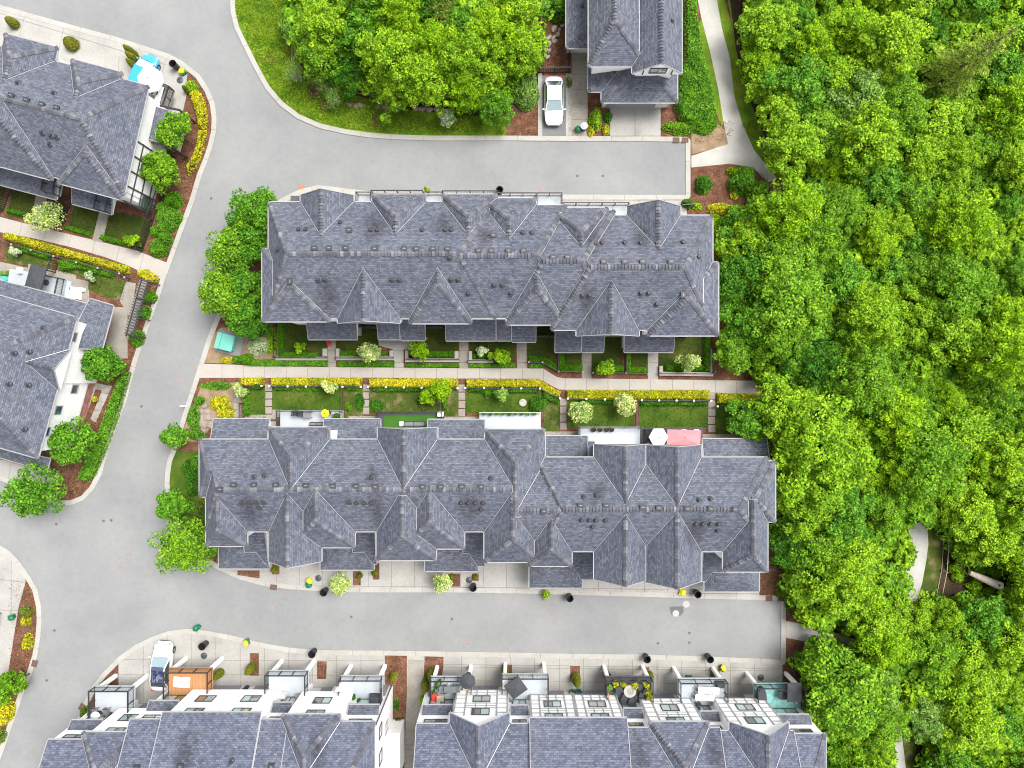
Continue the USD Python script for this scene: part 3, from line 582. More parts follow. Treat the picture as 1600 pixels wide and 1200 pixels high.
# top-left drives
slab_path('driveway', PG([(-30, 0), (0, 12), (60, 29), (140, 52), (225, 77), (265, 90), (287, 101), (293, 112), (292, 150), (286, 175), (230, 190), (-30, 140)]).intersection(I_E.buffer(-KW)), 'concrete', [(W(-30, 12), W(300, 114)), (W(187, 90), W(180, 200)), (W(262, 84), W(240, 170)), (W(100, 45), W(84, 120)), (W(40, 25), W(20, 100))], kz, 'pale concrete drives above the top left house row', seed=8)
slab_path('driveway', PG([(-40, 718), (10, 726), (70, 744), (92, 750), (90, 772), (60, 779), (20, 762), (0, 754), (-40, 742)]).intersection(I_E.buffer(-KW)), 'concrete', [(W(20, 715), W(10, 770)), (W(60, 720), W(50, 790))], kz, 'pale concrete drive below the left middle house', seed=9)
slab_path('driveway', PG([(-60, 845), (0, 855), (20, 868), (37, 890), (41, 908), (30, 948), (24, 985), (12, 1060), (-60, 1060)]).intersection(I_H.buffer(-KW)), 'concrete', [(W(-40, 900), W(60, 912)), (W(20, 850), W(18, 960)), (W(-40, 950), W(40, 955))], kz, 'pale concrete corner drive at the lower left edge', seed=10)
# top right house: drive, side walk, parking bay with concrete edges
slab_path('driveway', PG([(953, 165), (1032, 165), (1032, 218), (953, 218)]), 'concrete', [(W(992, 160), W(992, 218)), (W(940, 213), W(1040, 213))], kz, 'short pale concrete drive in front of the top right garage', seed=11)
slab_path('footpath', PG([(893, 70), (918, 70), (918, 218), (893, 218)]), 'old_concrete', [(W(880, y), W(930, y)) for y in (96, 117, 140, 163, 187, 204)], Z_P, 'stained concrete side walk left of the top right house', seed=12)
sheet('parking_bay', PG([(847, 118), (884, 118), (884, 213), (847, 213)]), 'asphalt_dark', .075, label='grey paved parking bay under the white saloon car')
for q in ([(840.5, 115), (847, 115), (847, 213), (840.5, 213)], [(884, 115), (888, 115), (888, 213), (884, 213)]): sheet('concrete_edging', PG(q), 'concrete', .105)
sheet('concrete_edging', PG([(840.5, 213), (955, 213), (955, 218), (840.5, 218)]), 'concrete', .092)
sheet('gravel_strip', PG([(888, 115), (893, 115), (893, 213), (888, 213)]), 'pebbles', .07)
# ------------- upper row front gardens (y 500-570) -------------
lawn_pgs = []
def lawn(pts, m='lawn', z=.075):
    lawn_pgs.append(PG(pts)); return sheet('lawn', PG(pts), m, z)
for q in ([(438, 490), (512, 490), (512, 560), (438, 560)], [(526, 490), (592, 490), (592, 558), (526, 558)], [(640, 490), (716, 490), (716, 560), (640, 560)], [(732, 490), (806, 490), (806, 566), (732, 566)],
          [(823, 490), (868, 490), (868, 568), (823, 558)], [(870, 490), (908, 490), (908, 582), (870, 580)], [(925, 490), (972, 490), (972, 584), (925, 584)], [(976, 490), (1012, 490), (1012, 584), (976, 584)], [(1029, 490), (1100, 490), (1108, 584), (1029, 584)]): lawn(q)
fp = [[(512, 500), (525, 500), (525, 574), (512, 574)], [(592, 500), (648, 500), (648, 546), (631, 546), (631, 574), (617, 574), (614, 546), (592, 540)], [(717, 500), (732, 500), (732, 575), (718, 575)], [(806.5, 500), (823, 500), (823, 576), (808, 576)],
      [(909, 500), (924, 500), (924, 592), (909, 592)], [(1012, 500), (1028, 500), (1028, 593), (1012, 593)]]
for i, q in enumerate(fp): slab_path('garden_path', PG(q), 'old_concrete' if i not in (1, 5) else 'concrete', [(W(500, y), W(1040, y)) for y in (548, 566)], .09, 'concrete garden path at door %d of the upper row, counted from the left' % (i+1), seed=20+i)
# low garden walls in front of the upper row
walls = [[(433, 557.5), (513, 558), (513, 563), (433, 563)], [(527, 557.5), (616, 557.5), (616, 563), (527, 563)], [(634, 560.5), (717, 560.5), (717, 566), (634, 566)], [(732, 562), (771, 562), (771, 567), (732, 567)], [(1029, 581), (1112, 582), (1112, 588), (1029, 587)],
         [(506, 545), (513, 545), (513, 557), (506, 557)], [(527, 545), (532, 545), (532, 557), (527, 557)], [(610, 548), (616, 548), (616, 557), (610, 557)], [(634, 548), (639, 548), (639, 560), (634, 560)], [(711, 549), (717, 549), (717, 560), (711, 560)], [(733, 549), (738, 549), (738, 562), (733, 562)], [(1029, 572), (1034, 572), (1034, 581), (1029, 581)], [(1108, 545), (1112, 545), (1112, 582), (1108, 582)]]
wl = ['left end garden', 'second garden', 'third garden', 'fourth garden', 'right end garden', 'left end path, its left pier', 'left end path, its right pier', 'second path, its left pier', 'second path, its right pier', 'third path, its left pier', 'third path, its right pier', 'right end path', 'right end, running up along the pickets']
for q, l in zip(walls, wl): put(MB().poly(PG(q), 0, .5).build('garden_wall', 'path_concrete'), 'low pale concrete garden wall, upper row, ' + l, 'garden wall')
sheet('grass_verge', PG([(440, 560), (1012, 578), (1012, 560)]).buffer(0), 'lawn', .055) if False else None
sheet('planting_bed', PG([(1112, 540), (1195, 540), (1195, 594), (1112, 592)]), 'mulch', .062)
sheet('planting_bed', PG([(1080, 262), (1140, 256), (1172, 262), (1190, 300), (1175, 345), (1080, 335)]), 'mulch', .062)
sheet('planting_bed', PG([(1080, 200), (1118, 190), (1133, 205), (1136, 226), (1080, 242)]), 'dry_bed', .062)
sheet('planting_bed', PG([(1187, 880), (1236, 890), (1262, 960), (1258, 974), (1228, 970), (1228, 934), (1187, 934)]), 'mulch', .062)
sheet('planting_bed', PG([(1228, 996), (1268, 1005), (1240, 1026), (1228, 1027)]), 'mulch', .062)
# ------------- lower row back gardens (y 600-690) -------------
for q, m_ in (([(380, 606), (416, 606), (416, 660), (380, 660)], 'bright_lawn'), ([(426, 606), (537, 606), (537, 645), (426, 645)], 'bright_lawn'), ([(539, 606), (568, 606), (568, 652), (539, 652)], 'patchy_lawn'), ([(577, 606), (690, 606), (690, 645), (577, 645)], 'patchy_lawn'),
             ([(692, 606), (716, 606), (716, 652), (692, 652)], 'patchy_lawn'), ([(727, 606), (848, 608), (848, 645), (727, 645)], 'bright_lawn'), ([(850, 612), (874, 622), (874, 676), (850, 676)], 'patchy_lawn'), ([(886, 622), (990, 625), (990, 668), (886, 668)], 'bright_lawn'),
             ([(998, 626), (1105, 627), (1105, 668), (998, 668)], 'bright_lawn'), ([(1117, 627), (1160, 630), (1160, 680), (1117, 680)], 'bright_lawn')): lawn(q, m_)
# stepping slabs
def steppers(x0, x1, y0, y1, n, label, seed):
    t = UsdGeom.Xform.Define(stage, path_for('stepping_path')).GetPrim(); put(t, label, 'stepping path'); rng = random.Random(seed); h = (y1 - y0)/n
    for i in range(n):
        mb = MB(); c = W((x0+x1)/2 + rng.uniform(-.3, .3), y0 + h*(i+.5)); mb.cbox((c[0], c[1], .07), ((x1-x0)/S, (h-1.5)/S, .12), .012, rng.uniform(-.012, .012)); mb.build('paving_slab', 'old_concrete', t)
steppers(415, 425.5, 600, 647, 4, 'stepping slabs from the walk between two back lawns, leftmost full run', 1); steppers(567.5, 577, 600, 648, 4, 'stepping slabs right of the patchy bare strip, second run from the left', 2)
steppers(716.5, 727, 600, 651, 4, 'stepping slabs just left of the lawn with the round stone, third run', 3); steppers(875, 885, 622, 672, 4, 'stepping slabs below the bend of the walk, fourth run', 4)
steppers(1106, 1117, 612, 676, 5, 'stepping slabs at the right end of the back gardens', 5); steppers(366, 375, 617, 652, 3, 'three broad stepping slabs beside the yellow shrubs and boulders', 6)
for q in ([(382, 648), (432, 648), (432, 655), (382, 655)], [(545, 650), (590, 650), (590, 657), (545, 657)], [(694, 651), (749, 651), (749, 657), (694, 657)], [(850, 674), (905, 674), (905, 684), (850, 684)], [(1095, 678), (1162, 678), (1162, 686), (1095, 686)], [(426, 640), (440, 640), (440, 652), (426, 652)]): sheet('patio_strip', PG(q), 'old_concrete', .082)
lb = PG([(300, 640), (316, 600), (380, 597), (380, 655), (334, 662), (312, 690), (290, 690), (283, 680)])
sheet('planting_bed', lb.intersection(apr), 'dry_bed', .064)
sheet('grass_verge', PG([(262, 720), (275, 705), (312, 705), (322, 780), (330, 870), (300, 855), (276, 822), (262, 770)]).intersection(apr), 'bright_lawn', .068)
sheet('planting_bed', PG([(326, 530), (345, 512), (400, 512), (438, 512), (438, 568), (318, 567)]).intersection(apr), 'dry_bed', .064)
# ------------- left rows' gardens -------------
for q in ([(-40, 275), (8, 295), (2, 335), (-40, 325)], [(20, 298), (58, 300), (50, 345), (12, 338)], [(75, 312), (105, 322), (98, 352), (70, 345)], [(117, 318), (155, 330), (147, 368), (108, 360)], [(172, 330), (238, 345), (222, 392), (160, 376)]): lawn(q)
for q, m_ in (([(10, 385), (85, 404), (82, 425), (8, 408)], 'patchy_lawn'), ([(95, 406), (182, 430), (180, 445), (92, 425)], 'patchy_lawn'), ([(140, 438), (198, 438), (193, 470), (175, 468), (138, 452)], 'patchy_lawn')): lawn(q, m_)
for q in ([(58, 300), (75, 306), (66, 350), (50, 347)], [(157, 328), (172, 332), (161, 380), (145, 376)], [(198, 440), (213, 443), (206, 500), (188, 470)], [(112, 436), (139, 442), (136, 475), (108, 470)], [(45, 412), (120, 430), (120, 440), (45, 424)]): sheet('garden_path', PG(q), 'old_concrete', .086)
sheet('patio', PG([(-40, 400), (140, 440), (140, 480), (200, 480), (200, 560), (-40, 560)]), 'old_concrete', .066)
sheet('planting_bed', PG([(-40, 325), (0, 333), (160, 374), (232, 395), (262, 408), (258, 413), (215, 398), (0, 344), (-40, 334)]), 'mulch', .068)
sheet('garden_walk', PG([(134, 592), (147, 594), (135, 640), (120, 690), (108, 690), (122, 640)]), 'pebbles', .066); 
slab_path('garden_walk', PG([(148, 598), (176, 603), (150, 660), (142, 655), (160, 610), (150, 608), (128, 668), (121, 690), (116, 720), (112, 720), (125, 660)]), 'grey_stone', [(W(100, y), W(190, y+6)) for y in range(610, 720, 14)], .075, 'pale stone edged walk beside the tall white side wall', seed=14)
# ---------------- buildings ----------------
ZE = 8.5
def R(x0, y0, x1, y1, n=.62, s=.62, e=.62, w=.62, z=ZE):
    """Roof block whose eaves trace the rectangle (pixels at eave height): pitches of the north, south, east and west slopes."""
    return roof_solid(rect_px(x0, y0, x1, y1, z), z, [n, e, s, w])
def Q(pts, pitches, z): return roof_solid(WP(pts, z), z, pitches)
def body(b, rects, z=ZE, inset=.42, matn='white_wall', z1=None, name='wall'):
    pg = unary_union([Polygon(rect_px(*r, z)) if len(r) == 4 and not isinstance(r[0], tuple) else Polygon(WP(r, z)) for r in rects]).buffer(.02).buffer(-inset - .02, join_style=2)
    return MB().poly(pg, -.1, (z1 or z) - .2).build(name, matn, b), pg
def window_on(par, c, w, h, nrm, glassm=('glass_grey', 'glass_light'), frame='dark_trim', div=2, name='window', depth=.07):
    """A framed window of div panes whose centre c lies on a wall with outward plan normal nrm."""
    n = np.array([nrm[0], nrm[1], 0.0]); n /= np.linalg.norm(n); t = np.array([-n[1], n[0], 0]); up = np.array([0, 0, 1.0]); c = np.array(c, float); fw = .07
    rot = math.atan2(t[1], t[0]); mb = MB()
    for sx in (-1, 1): mb.box(c + t*sx*(w/2 - fw/2) + n*depth/2, (fw, depth, h), rot)
    for sz in (-1, 1): mb.box(c + up*sz*(h/2 - fw/2) + n*depth/2, (w - 2*fw, depth, fw), rot)
    for i in range(1, div): mb.box(c + t*(-w/2 + w*i/div) + n*depth/2, (fw*.8, depth*.9, h - 2*fw), rot)
    f = mb.build(name, frame, par)
    for i in range(div):
        MB().box(c + t*(-w/2 + w*(i+.5)/div) + n*.022, (w/div - fw, .03, h - fw*1.6), rot).build('pane', glassm[i % len(glassm)], f)
    return f
def railing(par, pts, z, h=1.07, posts=1.2, matn='black_metal', name='railing', pick=.14, glassy=False):
    """Posts, rails and pickets along a run of plan points; pickets joined, posts and rails separate parts of the railing."""
    rl, pk = MB(), MB(); ps = []
    for a, b_ in zip(pts[:-1], pts[1:]):
        a, b_ = np.array(a, float), np.array(b_, float); L = np.linalg.norm(b_-a); k = max(1, round(L/posts))
        for i in range(k+1): ps.append(a + (b_-a)*i/k)
        for zz, w in ((z+h, .065), (z+.10, .045), (z+h-.14, .035)): rl.bar([*a, zz], [*b_, zz], w)
        if glassy: pk.bar([*a, z+h*.5], [*b_, z+h*.5], .012, h*.72)
        else:
            for i in range(1, int(L/pick)): q = a + (b_-a)*i*pick/L; pk.box((q[0], q[1], z + h*.5), (.018, .018, h*.84))
    r = rl.build(name, matn, par)
    for i, p in enumerate(ps):
        if i and min(np.linalg.norm(p - q) for q in ps[:i]) < .05: continue
        MB().box((p[0], p[1], z + h*.5 + .02), (.075, .075, h + .06)).build('railing_post', matn, r)
    pk.build('glass_panel' if glassy else 'pickets', 'rail_glass' if glassy else matn, r)
    return r

# ----- A: upper middle row -----
A = thing('townhouse_row', 'upper middle row of grey-roofed townhouses with gardens on its lower side', 'townhouse row')
sA = [R(420, 316, 775, 497, .62, .62, 1.05, 1.25), R(410, 389, 515, 502, .65, .65, .65, .65), R(470, 305, 552, 398, None, None, .9, .9), R(582, 304, 665, 398, .87, None, .87, .87), R(692, 304, 776, 398, .87, None, .87, .87),
      R(678, 321, 884, 496.6, .62, .62, 1.2, 1.2), R(755, 310, 837, 400, .9, None, .9, .9), R(800, 329, 960, 506, .62, .62, 1.0, 1.2), R(792, 420, 884, 507, None, .9, .97, .97), R(862, 337, 1113, 515, .62, .62, 1.0, 1.0),
      R(860, 325, 949, 415, .9, None, .9, .9), R(980, 322, 1063, 416, None, None, .9, .9), R(1012, 410, 1122, 524, .68, .68, .68, .68), R(528, 410, 625, 505, None, None, .91, .91), R(640, 410, 736, 505, None, .78, .93, .93), R(901, 425, 998, 525, None, None, .91, .91)]
rA, mA = make_roof(A, sA, seed=1, bigvert='grey_panel')
body(A, [(420, 318, 775, 497), (412, 391, 515, 502), (700, 322, 884, 499), (862, 338, 1113, 515), (1012, 412, 1120, 524), (472, 307, 552, 398), (584, 306, 665, 398), (694, 306, 776, 398), (757, 312, 837, 398), (862, 327, 949, 415), (982, 324, 1061, 415), (530, 420, 623, 503), (642, 420, 734, 503), (794, 420, 882, 505), (903, 430, 996, 523)])
roof_vents(A, mA, [(492, 388), (515, 388), (541, 388), (586, 389), (632, 389), (651, 389), (677, 389), (700, 389), (748, 392), (768, 392), (795, 392), (818, 392), (864, 402), (887, 402), (943, 409), (976, 409), (1004, 409), (1048, 409), (454, 440), (1067, 461), (771, 368), (546, 360)],
           [(498, 437), (509, 437), (613, 437), (624, 437), (705, 437), (716, 437), (772, 445), (785, 445), (910, 461), (921, 461), (1001, 458), (1013, 458), (467, 359), (478, 359), (580, 360), (590, 360), (660, 360), (696, 360), (705, 360), (817, 364), (831, 364), (930, 380), (941, 380), (976, 380), (1001, 380), (1067, 379), (1091, 401), (435, 390), (532, 348), (703, 403), (732, 458), (1026, 475), (798, 458)])
def porch(b, rects, z, base=1):
    make_roof(b, [r_ for r_ in rects], name='porch_roof', caps=False, seed=3)
lp = .38
for q in ((482, 488, 558.5, 530), (591, 488, 624.5, 530), (626, 488, 664.5, 531.5), (697, 488, 774.5, 532), (776, 488, 798.5, 532), (800, 488, 837, 534), (867, 500, 907.5, 550), (909, 500, 943, 550), (975, 500, 1052, 550)):
    porch(A, [R(*q, None, lp, None, None, z=3.0)], 3.0)
    MB().poly(Polygon(rect_px(q[0]+4, q[1], q[2]-4, q[3]-9, 3.0)), 0, 2.75).build('porch_wall', 'cream_wall', A) if q[2]-q[0] > 50 else [MB().box((*W(x, q[3]-5, 3.0), 1.35), (.22, .22, 2.8)).build('porch_post', 'trim', A) for x in (q[0]+4, q[2]-4)]
for i, x in enumerate((578, 680, 853, 957)):      # dark recessed glazed doors
    p = W(x, 522 if x < 800 else 536, 0); window_on(A, (p[0], p[1] + .55, 1.1), 1.9, 2.1, (0, -1), ('glass_dark', 'glass_grey'), name='patio_door')
# north side decks of the upper row
def deck(b, x0, y0, x1, y1, z=3.0, matn='vinyl_deck', rails='nwe', posts=True, name='deck', planks=False, glassy=False, rp=1.2):
    """A deck whose floor traces the pixel rectangle at height z."""
    c = rect_px(x0, y0, x1, y1, z); nw, ne, se, sw = c
    if planks:
        d = UsdGeom.Xform.Define(stage, path_for(name, b)).GetPrim(); n = int((ne[0]-nw[0])/.30)
        MB().poly(Polygon(c).buffer(-.03), z - .22, z - .05).build('joists', 'wood', d)
        for i in range(n):
            a = nw[0] + (ne[0]-nw[0])*(i+.5)/n; MB().box((a, (nw[1]+sw[1])/2, z - .02), ((ne[0]-nw[0])/n - .016, nw[1]-sw[1], .05)).build('plank', 'deck_wood', d, rnd=8)
    else: MB().poly(Polygon(c), z - .2, z).build(name, matn, b)
    e = .05; run = []
    if 'w' in rails: run += [(sw[0]+e, sw[1]), (nw[0]+e, nw[1]-e)]
    elif 'n' in rails: run += [(nw[0], nw[1]-e)]
    if 'n' in rails and 'w' in rails: pass
    if 'e' in rails: run += [(ne[0]-e, ne[1]-e), (se[0]-e, se[1])]
    elif 'n' in rails: run += [(ne[0], ne[1]-e)]
    if 's' in rails: run = [(nw[0]+e, nw[1]), (sw[0]+e, sw[1]+e), (se[0]-e, se[1]+e), (ne[0]-e, ne[1])]
    if run: railing(b, run, z, glassy=glassy, posts=rp)
    if posts:
        yy = nw[1] - .25 if 's' not in rails else sw[1] + .25
        for xx in (nw[0]+.3, ne[0]-.3): MB().cbox((xx, yy, (z-.2)/2), (.34, .34, z-.2), .03).build('deck_column', 'white_wall', b)
deck(A, 559, 304, 583, 330); deck(A, 662, 304, 693, 330); deck(A, 776, 305, 838, 332); deck(A, 838, 305, 878, 330); deck(A, 878, 320, 981, 345); deck(A, 583, 301.5, 662, 318, rails='n'); deck(A, 693, 302, 777, 318, rails='n')
deck(A, 454, 306, 472, 330, matn='dark_deck', rails='')
railing(A, [W(1063, 324, 0), W(1082, 323, 0)], 0)

# ----- B: lower middle row -----
B = thing('townhouse_row', 'lower middle row of grey-roofed townhouses with decks on its upper side', 'townhouse row')
sB = [R(322, 687, 800, 830, .62, .62, None, 1.25), R(312, 687, 410, 776, .62, .62, .62, 1.25), R(322, 742, 386, 853, None, 1.2, 1.17, 1.17), R(420, 668, 515, 762, 1.1, None, .94, .94), R(590.5, 668, 683, 762, None, None, .96, .96), R(758, 671, 851, 800, 1.0, None, .97, .97),
      R(757, 760, 845, 878, None, .98, .97, .97), R(420, 765, 502, 877, None, None, 1.0, 1.0), R(456, 755, 554, 855, None, .91, .91, .91), R(588.5, 768, 681, 875, None, .98, .96, .96), R(627, 757, 725, 857, None, .91, .91, .91),
      R(800, 722, 890, 859, .62, .62, None, None), R(838, 715, 1199, 861, .62, .62, .80, 1.2), R(826, 792, 893, 884, None, 1.1, 1.05, 1.05), R(928.5, 694, 1014, 905, None, None, .95, .95), R(1002, 695, 1095.5, 908, None, None, .92, .92),
      R(1110, 721, 1211, 815, .62, .8, .8, None), R(1130, 775, 1199, 893, None, 1.15, 1.15, 1.15)]
rB, mB_ = make_roof(B, sB, seed=2, bigvert='grey_panel')
body(B, [(324, 689, 800, 830), (314, 689, 400, 776), (324, 750, 386, 851), (422, 670, 513, 760), (592, 670, 681, 760), (760, 673, 849, 800), (759, 765, 843, 876), (422, 770, 500, 875), (458, 770, 552, 853), (590, 770, 679, 873), (640, 770, 723, 855), (840, 717, 1199, 860), (828, 800, 891, 882), (930, 696, 1012, 903), (1004, 697, 1094, 906), (1110, 723, 1209, 815), (1132, 790, 1197, 891)])
roof_vents(B, mB_, [(366, 757), (398, 757), (432, 757), (479, 758), (521, 759), (557, 759), (587, 760), (661, 760), (689, 760), (722, 760), (752, 760), (850, 798), (907, 789), (947, 789), (1004, 792), (1029, 793), (1074, 794), (1110, 794), (1148, 795), (345, 764)],
           [(379, 784), (390, 784), (401, 784), (412, 784), (546, 784), (557, 785), (569, 785), (581, 785), (721, 785), (732, 785), (743, 785), (755, 785), (909, 812), (921, 812), (931, 812), (946, 812), (1087, 818), (1098, 818), (1110, 818), (1122, 818), (397, 746), (413, 744), (581, 746), (767, 748), (932, 774), (1110, 780), (405, 792), (752, 795), (926, 822), (1121, 828), (912, 777), (1092, 782)])
for q, e in (((334, 655, 421, 692), None), ((506.5, 655, 594, 692), .5), ((668.5, 656, 757, 694), .5), ((852, 681.5, 918, 718), .5), ((1097, 686, 1198, 726), None)):
    porch(B, [R(*q, lp, None, e, None, z=3.2)], 3.2)
    MB().poly(Polygon(rect_px(q[0]+6, q[1]+6, q[2]-6, q[3], 3.2)), 0, 2.95).build('porch_wall', 'cream_wall', B)
porch(B, [R(918.5, 690, 929, 718, lp, None, None, None, z=3.25)], 3.2)
for q, s_ in (((342, 845, 420.5, 888), (386, 822, 420.5, 886)), ((501, 848, 584, 890), (553, 824, 588.5, 881)), ((664.5, 848, 747, 892), (724, 826, 757, 884)), ((827.5, 872, 909, 918), (892, 852, 928, 905)), ((1101, 883, 1186, 924), (1095, 860, 1131, 908))):
    z = 3.0; porch(B, [R(*q, .6, .6, .6, .6, z=z), R(*s_, None, .36, None, None, z=z + .05)], z)
    MB().poly(Polygon(rect_px(q[0]+7, q[1], q[2]-7, q[3]-7, z)), 0, 2.75).build('porch_wall', 'cream_wall', B)
# lower row decks (north side)
deck(B, 437, 641, 536, 672, z=1.4, rails='nwe', posts=False, rp=1.6); deck(B, 590, 643, 692, 672, z=1.2, matn='dark_trim', rails='', posts=False); deck(B, 749, 644, 845, 673, z=1.4, rails='', posts=False); deck(B, 904, 667, 1000, 697, z=1.4, rails='nw', posts=False, rp=1.6); deck(B, 1000, 668, 1098, 697, z=1.4, matn='dark_deck', rails='n', posts=False, rp=1.6)
MB().poly(Polygon(rect_px(600, 648, 684, 672, 1.2)), 1.2, 1.235).build('turf_mat', 'turf', B)
q = rect_px(590, 643, 692, 672, 1.2); railing(B, [q[3], q[0], q[1], q[2]], 1.2, h=.9, posts=1.5, pick=.08)
q = rect_px(749, 644, 845, 673, 1.4)
MB().box(((q[0][0]+q[1][0])/2, q[0][1]-.03, 1.75), (q[1][0]-q[0][0], .05, .7)).build('deck_screen', 'cream_wall', B)

# ----- C and D: the two bottom rows, their garage side in view -----
def facade(b, bays, tudor, seed):
    """bays: (x0, x1, eave y, kind) in pixels at eave height; P = projecting bay above the garage, R = recessed bay behind a deck."""
    rng = random.Random(seed)
    for (x0, x1, ye, kind) in bays:
        X0, Y = W(x0, ye, ZE); X1 = W(x1, ye, ZE)[0]; xm, w = (X0+X1)/2, X1 - X0; yw = Y - .38
        if kind[0] == 'P':
            MB().box((xm, yw - 4, 5.71), (w, 8, 5.2)).build('bay_wall', 'white_wall', b)
            if 'G' in kind: MB().mesh(trimesh.convex.convex_hull(np.array([(x_, y_, z_) for y_ in (yw - .003, yw - .5) for x_, z_ in ((X0, 8.2), (X1, 8.2), (xm, 8.12 + w*.46))]))).build('gable_wall', 'white_wall', b)
            MB().box((xm, yw - 4.6, 1.54), (w - .02, 7.2, 3.08)).build('garage_wall', 'cream_wall', b)
            n = 2 if w > 7 else 1
            for i in range(n):
                gx = X0 + w*(i+.5)/n; g = UsdGeom.Xform.Define(stage, path_for('garage_door', b)).GetPrim()
                for r_ in range(4): MB().cbox((gx, yw - .96, .32 + r_*.6), (min(2.7, w/n - .4), .08, .58), .02).build('panel', 'garage_door', g)
                for zz, h in ((5.05, 1.2), (7.5, 1.2)):
                    window_on(b, (gx, yw, zz), 1.55, h, (0, 1), rng.choice([('glass_grey', 'glass_light'), ('glass_light', 'glass_dark'), ('glass_grey', 'glass_grey')]))
                if tudor:
                    ww = w/n; t = .05
                    for u in (-.5, -.30, .30, .5): MB().box((gx + u*(ww - .16), yw + t/2 - .003, 5.71), (.115, t, 5.16)).build('timber', 'timber', b)
                    for zz in (3.22, 4.28, 5.9, 6.75): MB().box((gx, yw + t/2 - .006, zz), (ww - .06, t, .10)).build('timber', 'timber', b)
                    for s_ in (-1, 1): MB().box((gx + s_*ww*.40, yw + t/2 - .008, 5.05), (ww*.2, t, .09)).build('timber', 'timber', b); MB().box((gx + s_*ww*.40, yw + t/2 - .008, 7.6), (ww*.2, t, .09)).build('timber', 'timber', b)
                    for u in (-.10, .10):
                        for zz, h in ((3.75, .95), (6.33, .75)): MB().box((gx + u*ww, yw + t/2 - .010, zz), (.085, t, h)).build('timber', 'timber', b)
                    for zz in (3.78, 6.33): MB().box((gx, yw + t/2 - .012, zz), (ww*.58, t, .09)).build('timber', 'timber', b)
        else:
            MB().box((xm, yw - 4, 4.15), (w + .5, 8, 8.3)).build('recess_wall', 'white_wall', b)
            window_on(b, (xm + (.1 if w > 2.6 else 0), yw, 4.1), min(2.2, w*.8), 2.1, (0, 1), rng.choice([('glass_grey', 'glass_light'), ('glass_dark', 'glass_light')]), name='balcony_door')
            window_on(b, (xm, yw, 7.2), min(2.0, w*.75), .6, (0, 1), ('glass_dark', 'glass_grey'))
            a = (xm - w/2 + .02, yw + .62); z = 5.55
            make_roof(b, [roof_solid([(a[0], a[1]), (xm + w/2 - .02, a[1]), (xm + w/2 - .02, yw - .2), (a[0], yw - .2)], z, [.85, None, None, None], .12)], name='canopy_roof', caps=False)
            g = UsdGeom.Xform.Define(stage, path_for('garage_door', b)).GetPrim()
            for r_ in range(4): MB().cbox((xm, yw + .05, .32 + r_*.6), (min(2.7, w - .2), .08, .58), .02).build('panel', 'garage_door', g)
C = thing('townhouse_row', 'bottom left row of plain white townhouses with decks over the garages', 'townhouse row')
bC = [(77, 129, 1156, 'R'), (131, 204, 1145, 'P'), (205, 254, 1124.5, 'R'), (256, 406, 1113.5, 'P'), (408, 440, 1127.5, 'R'), (443, 530, 1116.5, 'P'), (532, 583, 1131, 'R')]
facade(C, bC, False, 4)
sC = [R(75, 1156, 300, 1330, .62, .62, None, None), R(129, 1144.5, 214, 1300, .9, None, .9, .9), R(203, 1124.5, 450, 1330, .62, .62, None, None), R(254, 1113.5, 408, 1330, .62, .62, None, None), R(405, 1128, 585, 1330, .62, .62, 1.3, None), R(441, 1116.5, 531.5, 1290, .9, None, .9, .9)]
rC, mC = make_roof(C, sC, 'shingle_blue', seed=4)
yC = W(0, 1160, ZE)[1] - 1.5
MB().box(((W(77, 0, ZE)[0]+W(580, 0, ZE)[0])/2, yC - 4.5, 4.1), (W(580, 0, ZE)[0]-W(77, 0, ZE)[0], 8, 8.2)).build('wall', 'white_wall', C)
xe = W(580, 0, ZE)[0]; ye_ = W(0, 1131, ZE)[1] - .38
MB().box((xe - 2.5, ye_ - 5.04, 4.05), (5.4, 10, 8.1)).build('wall', 'white_wall', C); xe = W(583, 0, ZE)[0] + .25
window_on(C, (xe, ye_ - 1.1, 6.6), 1.1, 1.3, (1, 0), ('glass_grey',), div=1); window_on(C, (xe, ye_ - 3.4, 6.6), 1.1, 1.3, (1, 0), ('glass_grey',), div=1); window_on(C, (xe, ye_ - 2.2, 3.8), 1.0, 1.4, (1, 0), ('glass_light',), frame='trim', div=1)
MB().tube([(xe - .1, ye_ + .08, 8.2), (xe - .1, ye_ + .08, .2)], .05, 6).build('downpipe', 'dark_trim', C)
MB().box((xe + .55, ye_ - 5.2, 1.4), (1.1, 4, 2.8)).build('side_porch', 'white_wall', C)
deck(C, 148, 1072, 210, 1136); deck(C, 263, 1043.5, 332, 1100, planks=True); deck(C, 419, 1048, 482, 1110); deck(C, 532, 1056, 598, 1112)
q = W(538.5, 1076, 4.4); MB().box((q[0], q[1], 3.95), (1.5, .06, 1.9)).build('privacy_screen', 'white_wall', C)
roof_vents(C, mC, [(215, 1198), (425, 1196), (283, 1196)], [(362, 1190)])
D = thing('townhouse_row', 'bottom right row of half-timbered white townhouses with decks over the garages', 'townhouse row')
bD = [(653, 703, 1131.5, 'R'), (706, 794, 1114, 'PG'), (797, 827, 1132, 'R'), (830, 978, 1122.5, 'P'), (982, 1014, 1137, 'R'), (1017, 1105, 1128.5, 'P'), (1108, 1139, 1142, 'R'), (1142, 1230, 1128, 'PG'), (1233, 1288, 1147, 'R')]
facade(D, bD, True, 5)
sD = [R(651, 1131.5, 960, 1340, .62, .62, None, None), R(703, 1113.5, 796, 1320, None, None, .92, .92), R(828, 1122, 979.5, 1340, .62, .62, None, None), R(960, 1137.5, 1125, 1340, .62, .62, None, None), R(1015, 1128, 1107, 1310, .92, None, .92, .92), R(1100, 1142.5, 1240, 1345, .62, .62, None, None), R(1140, 1128, 1232, 1330, None, None, .92, .92), R(1180, 1147, 1290, 1345, .62, .62, 1.0, None)]
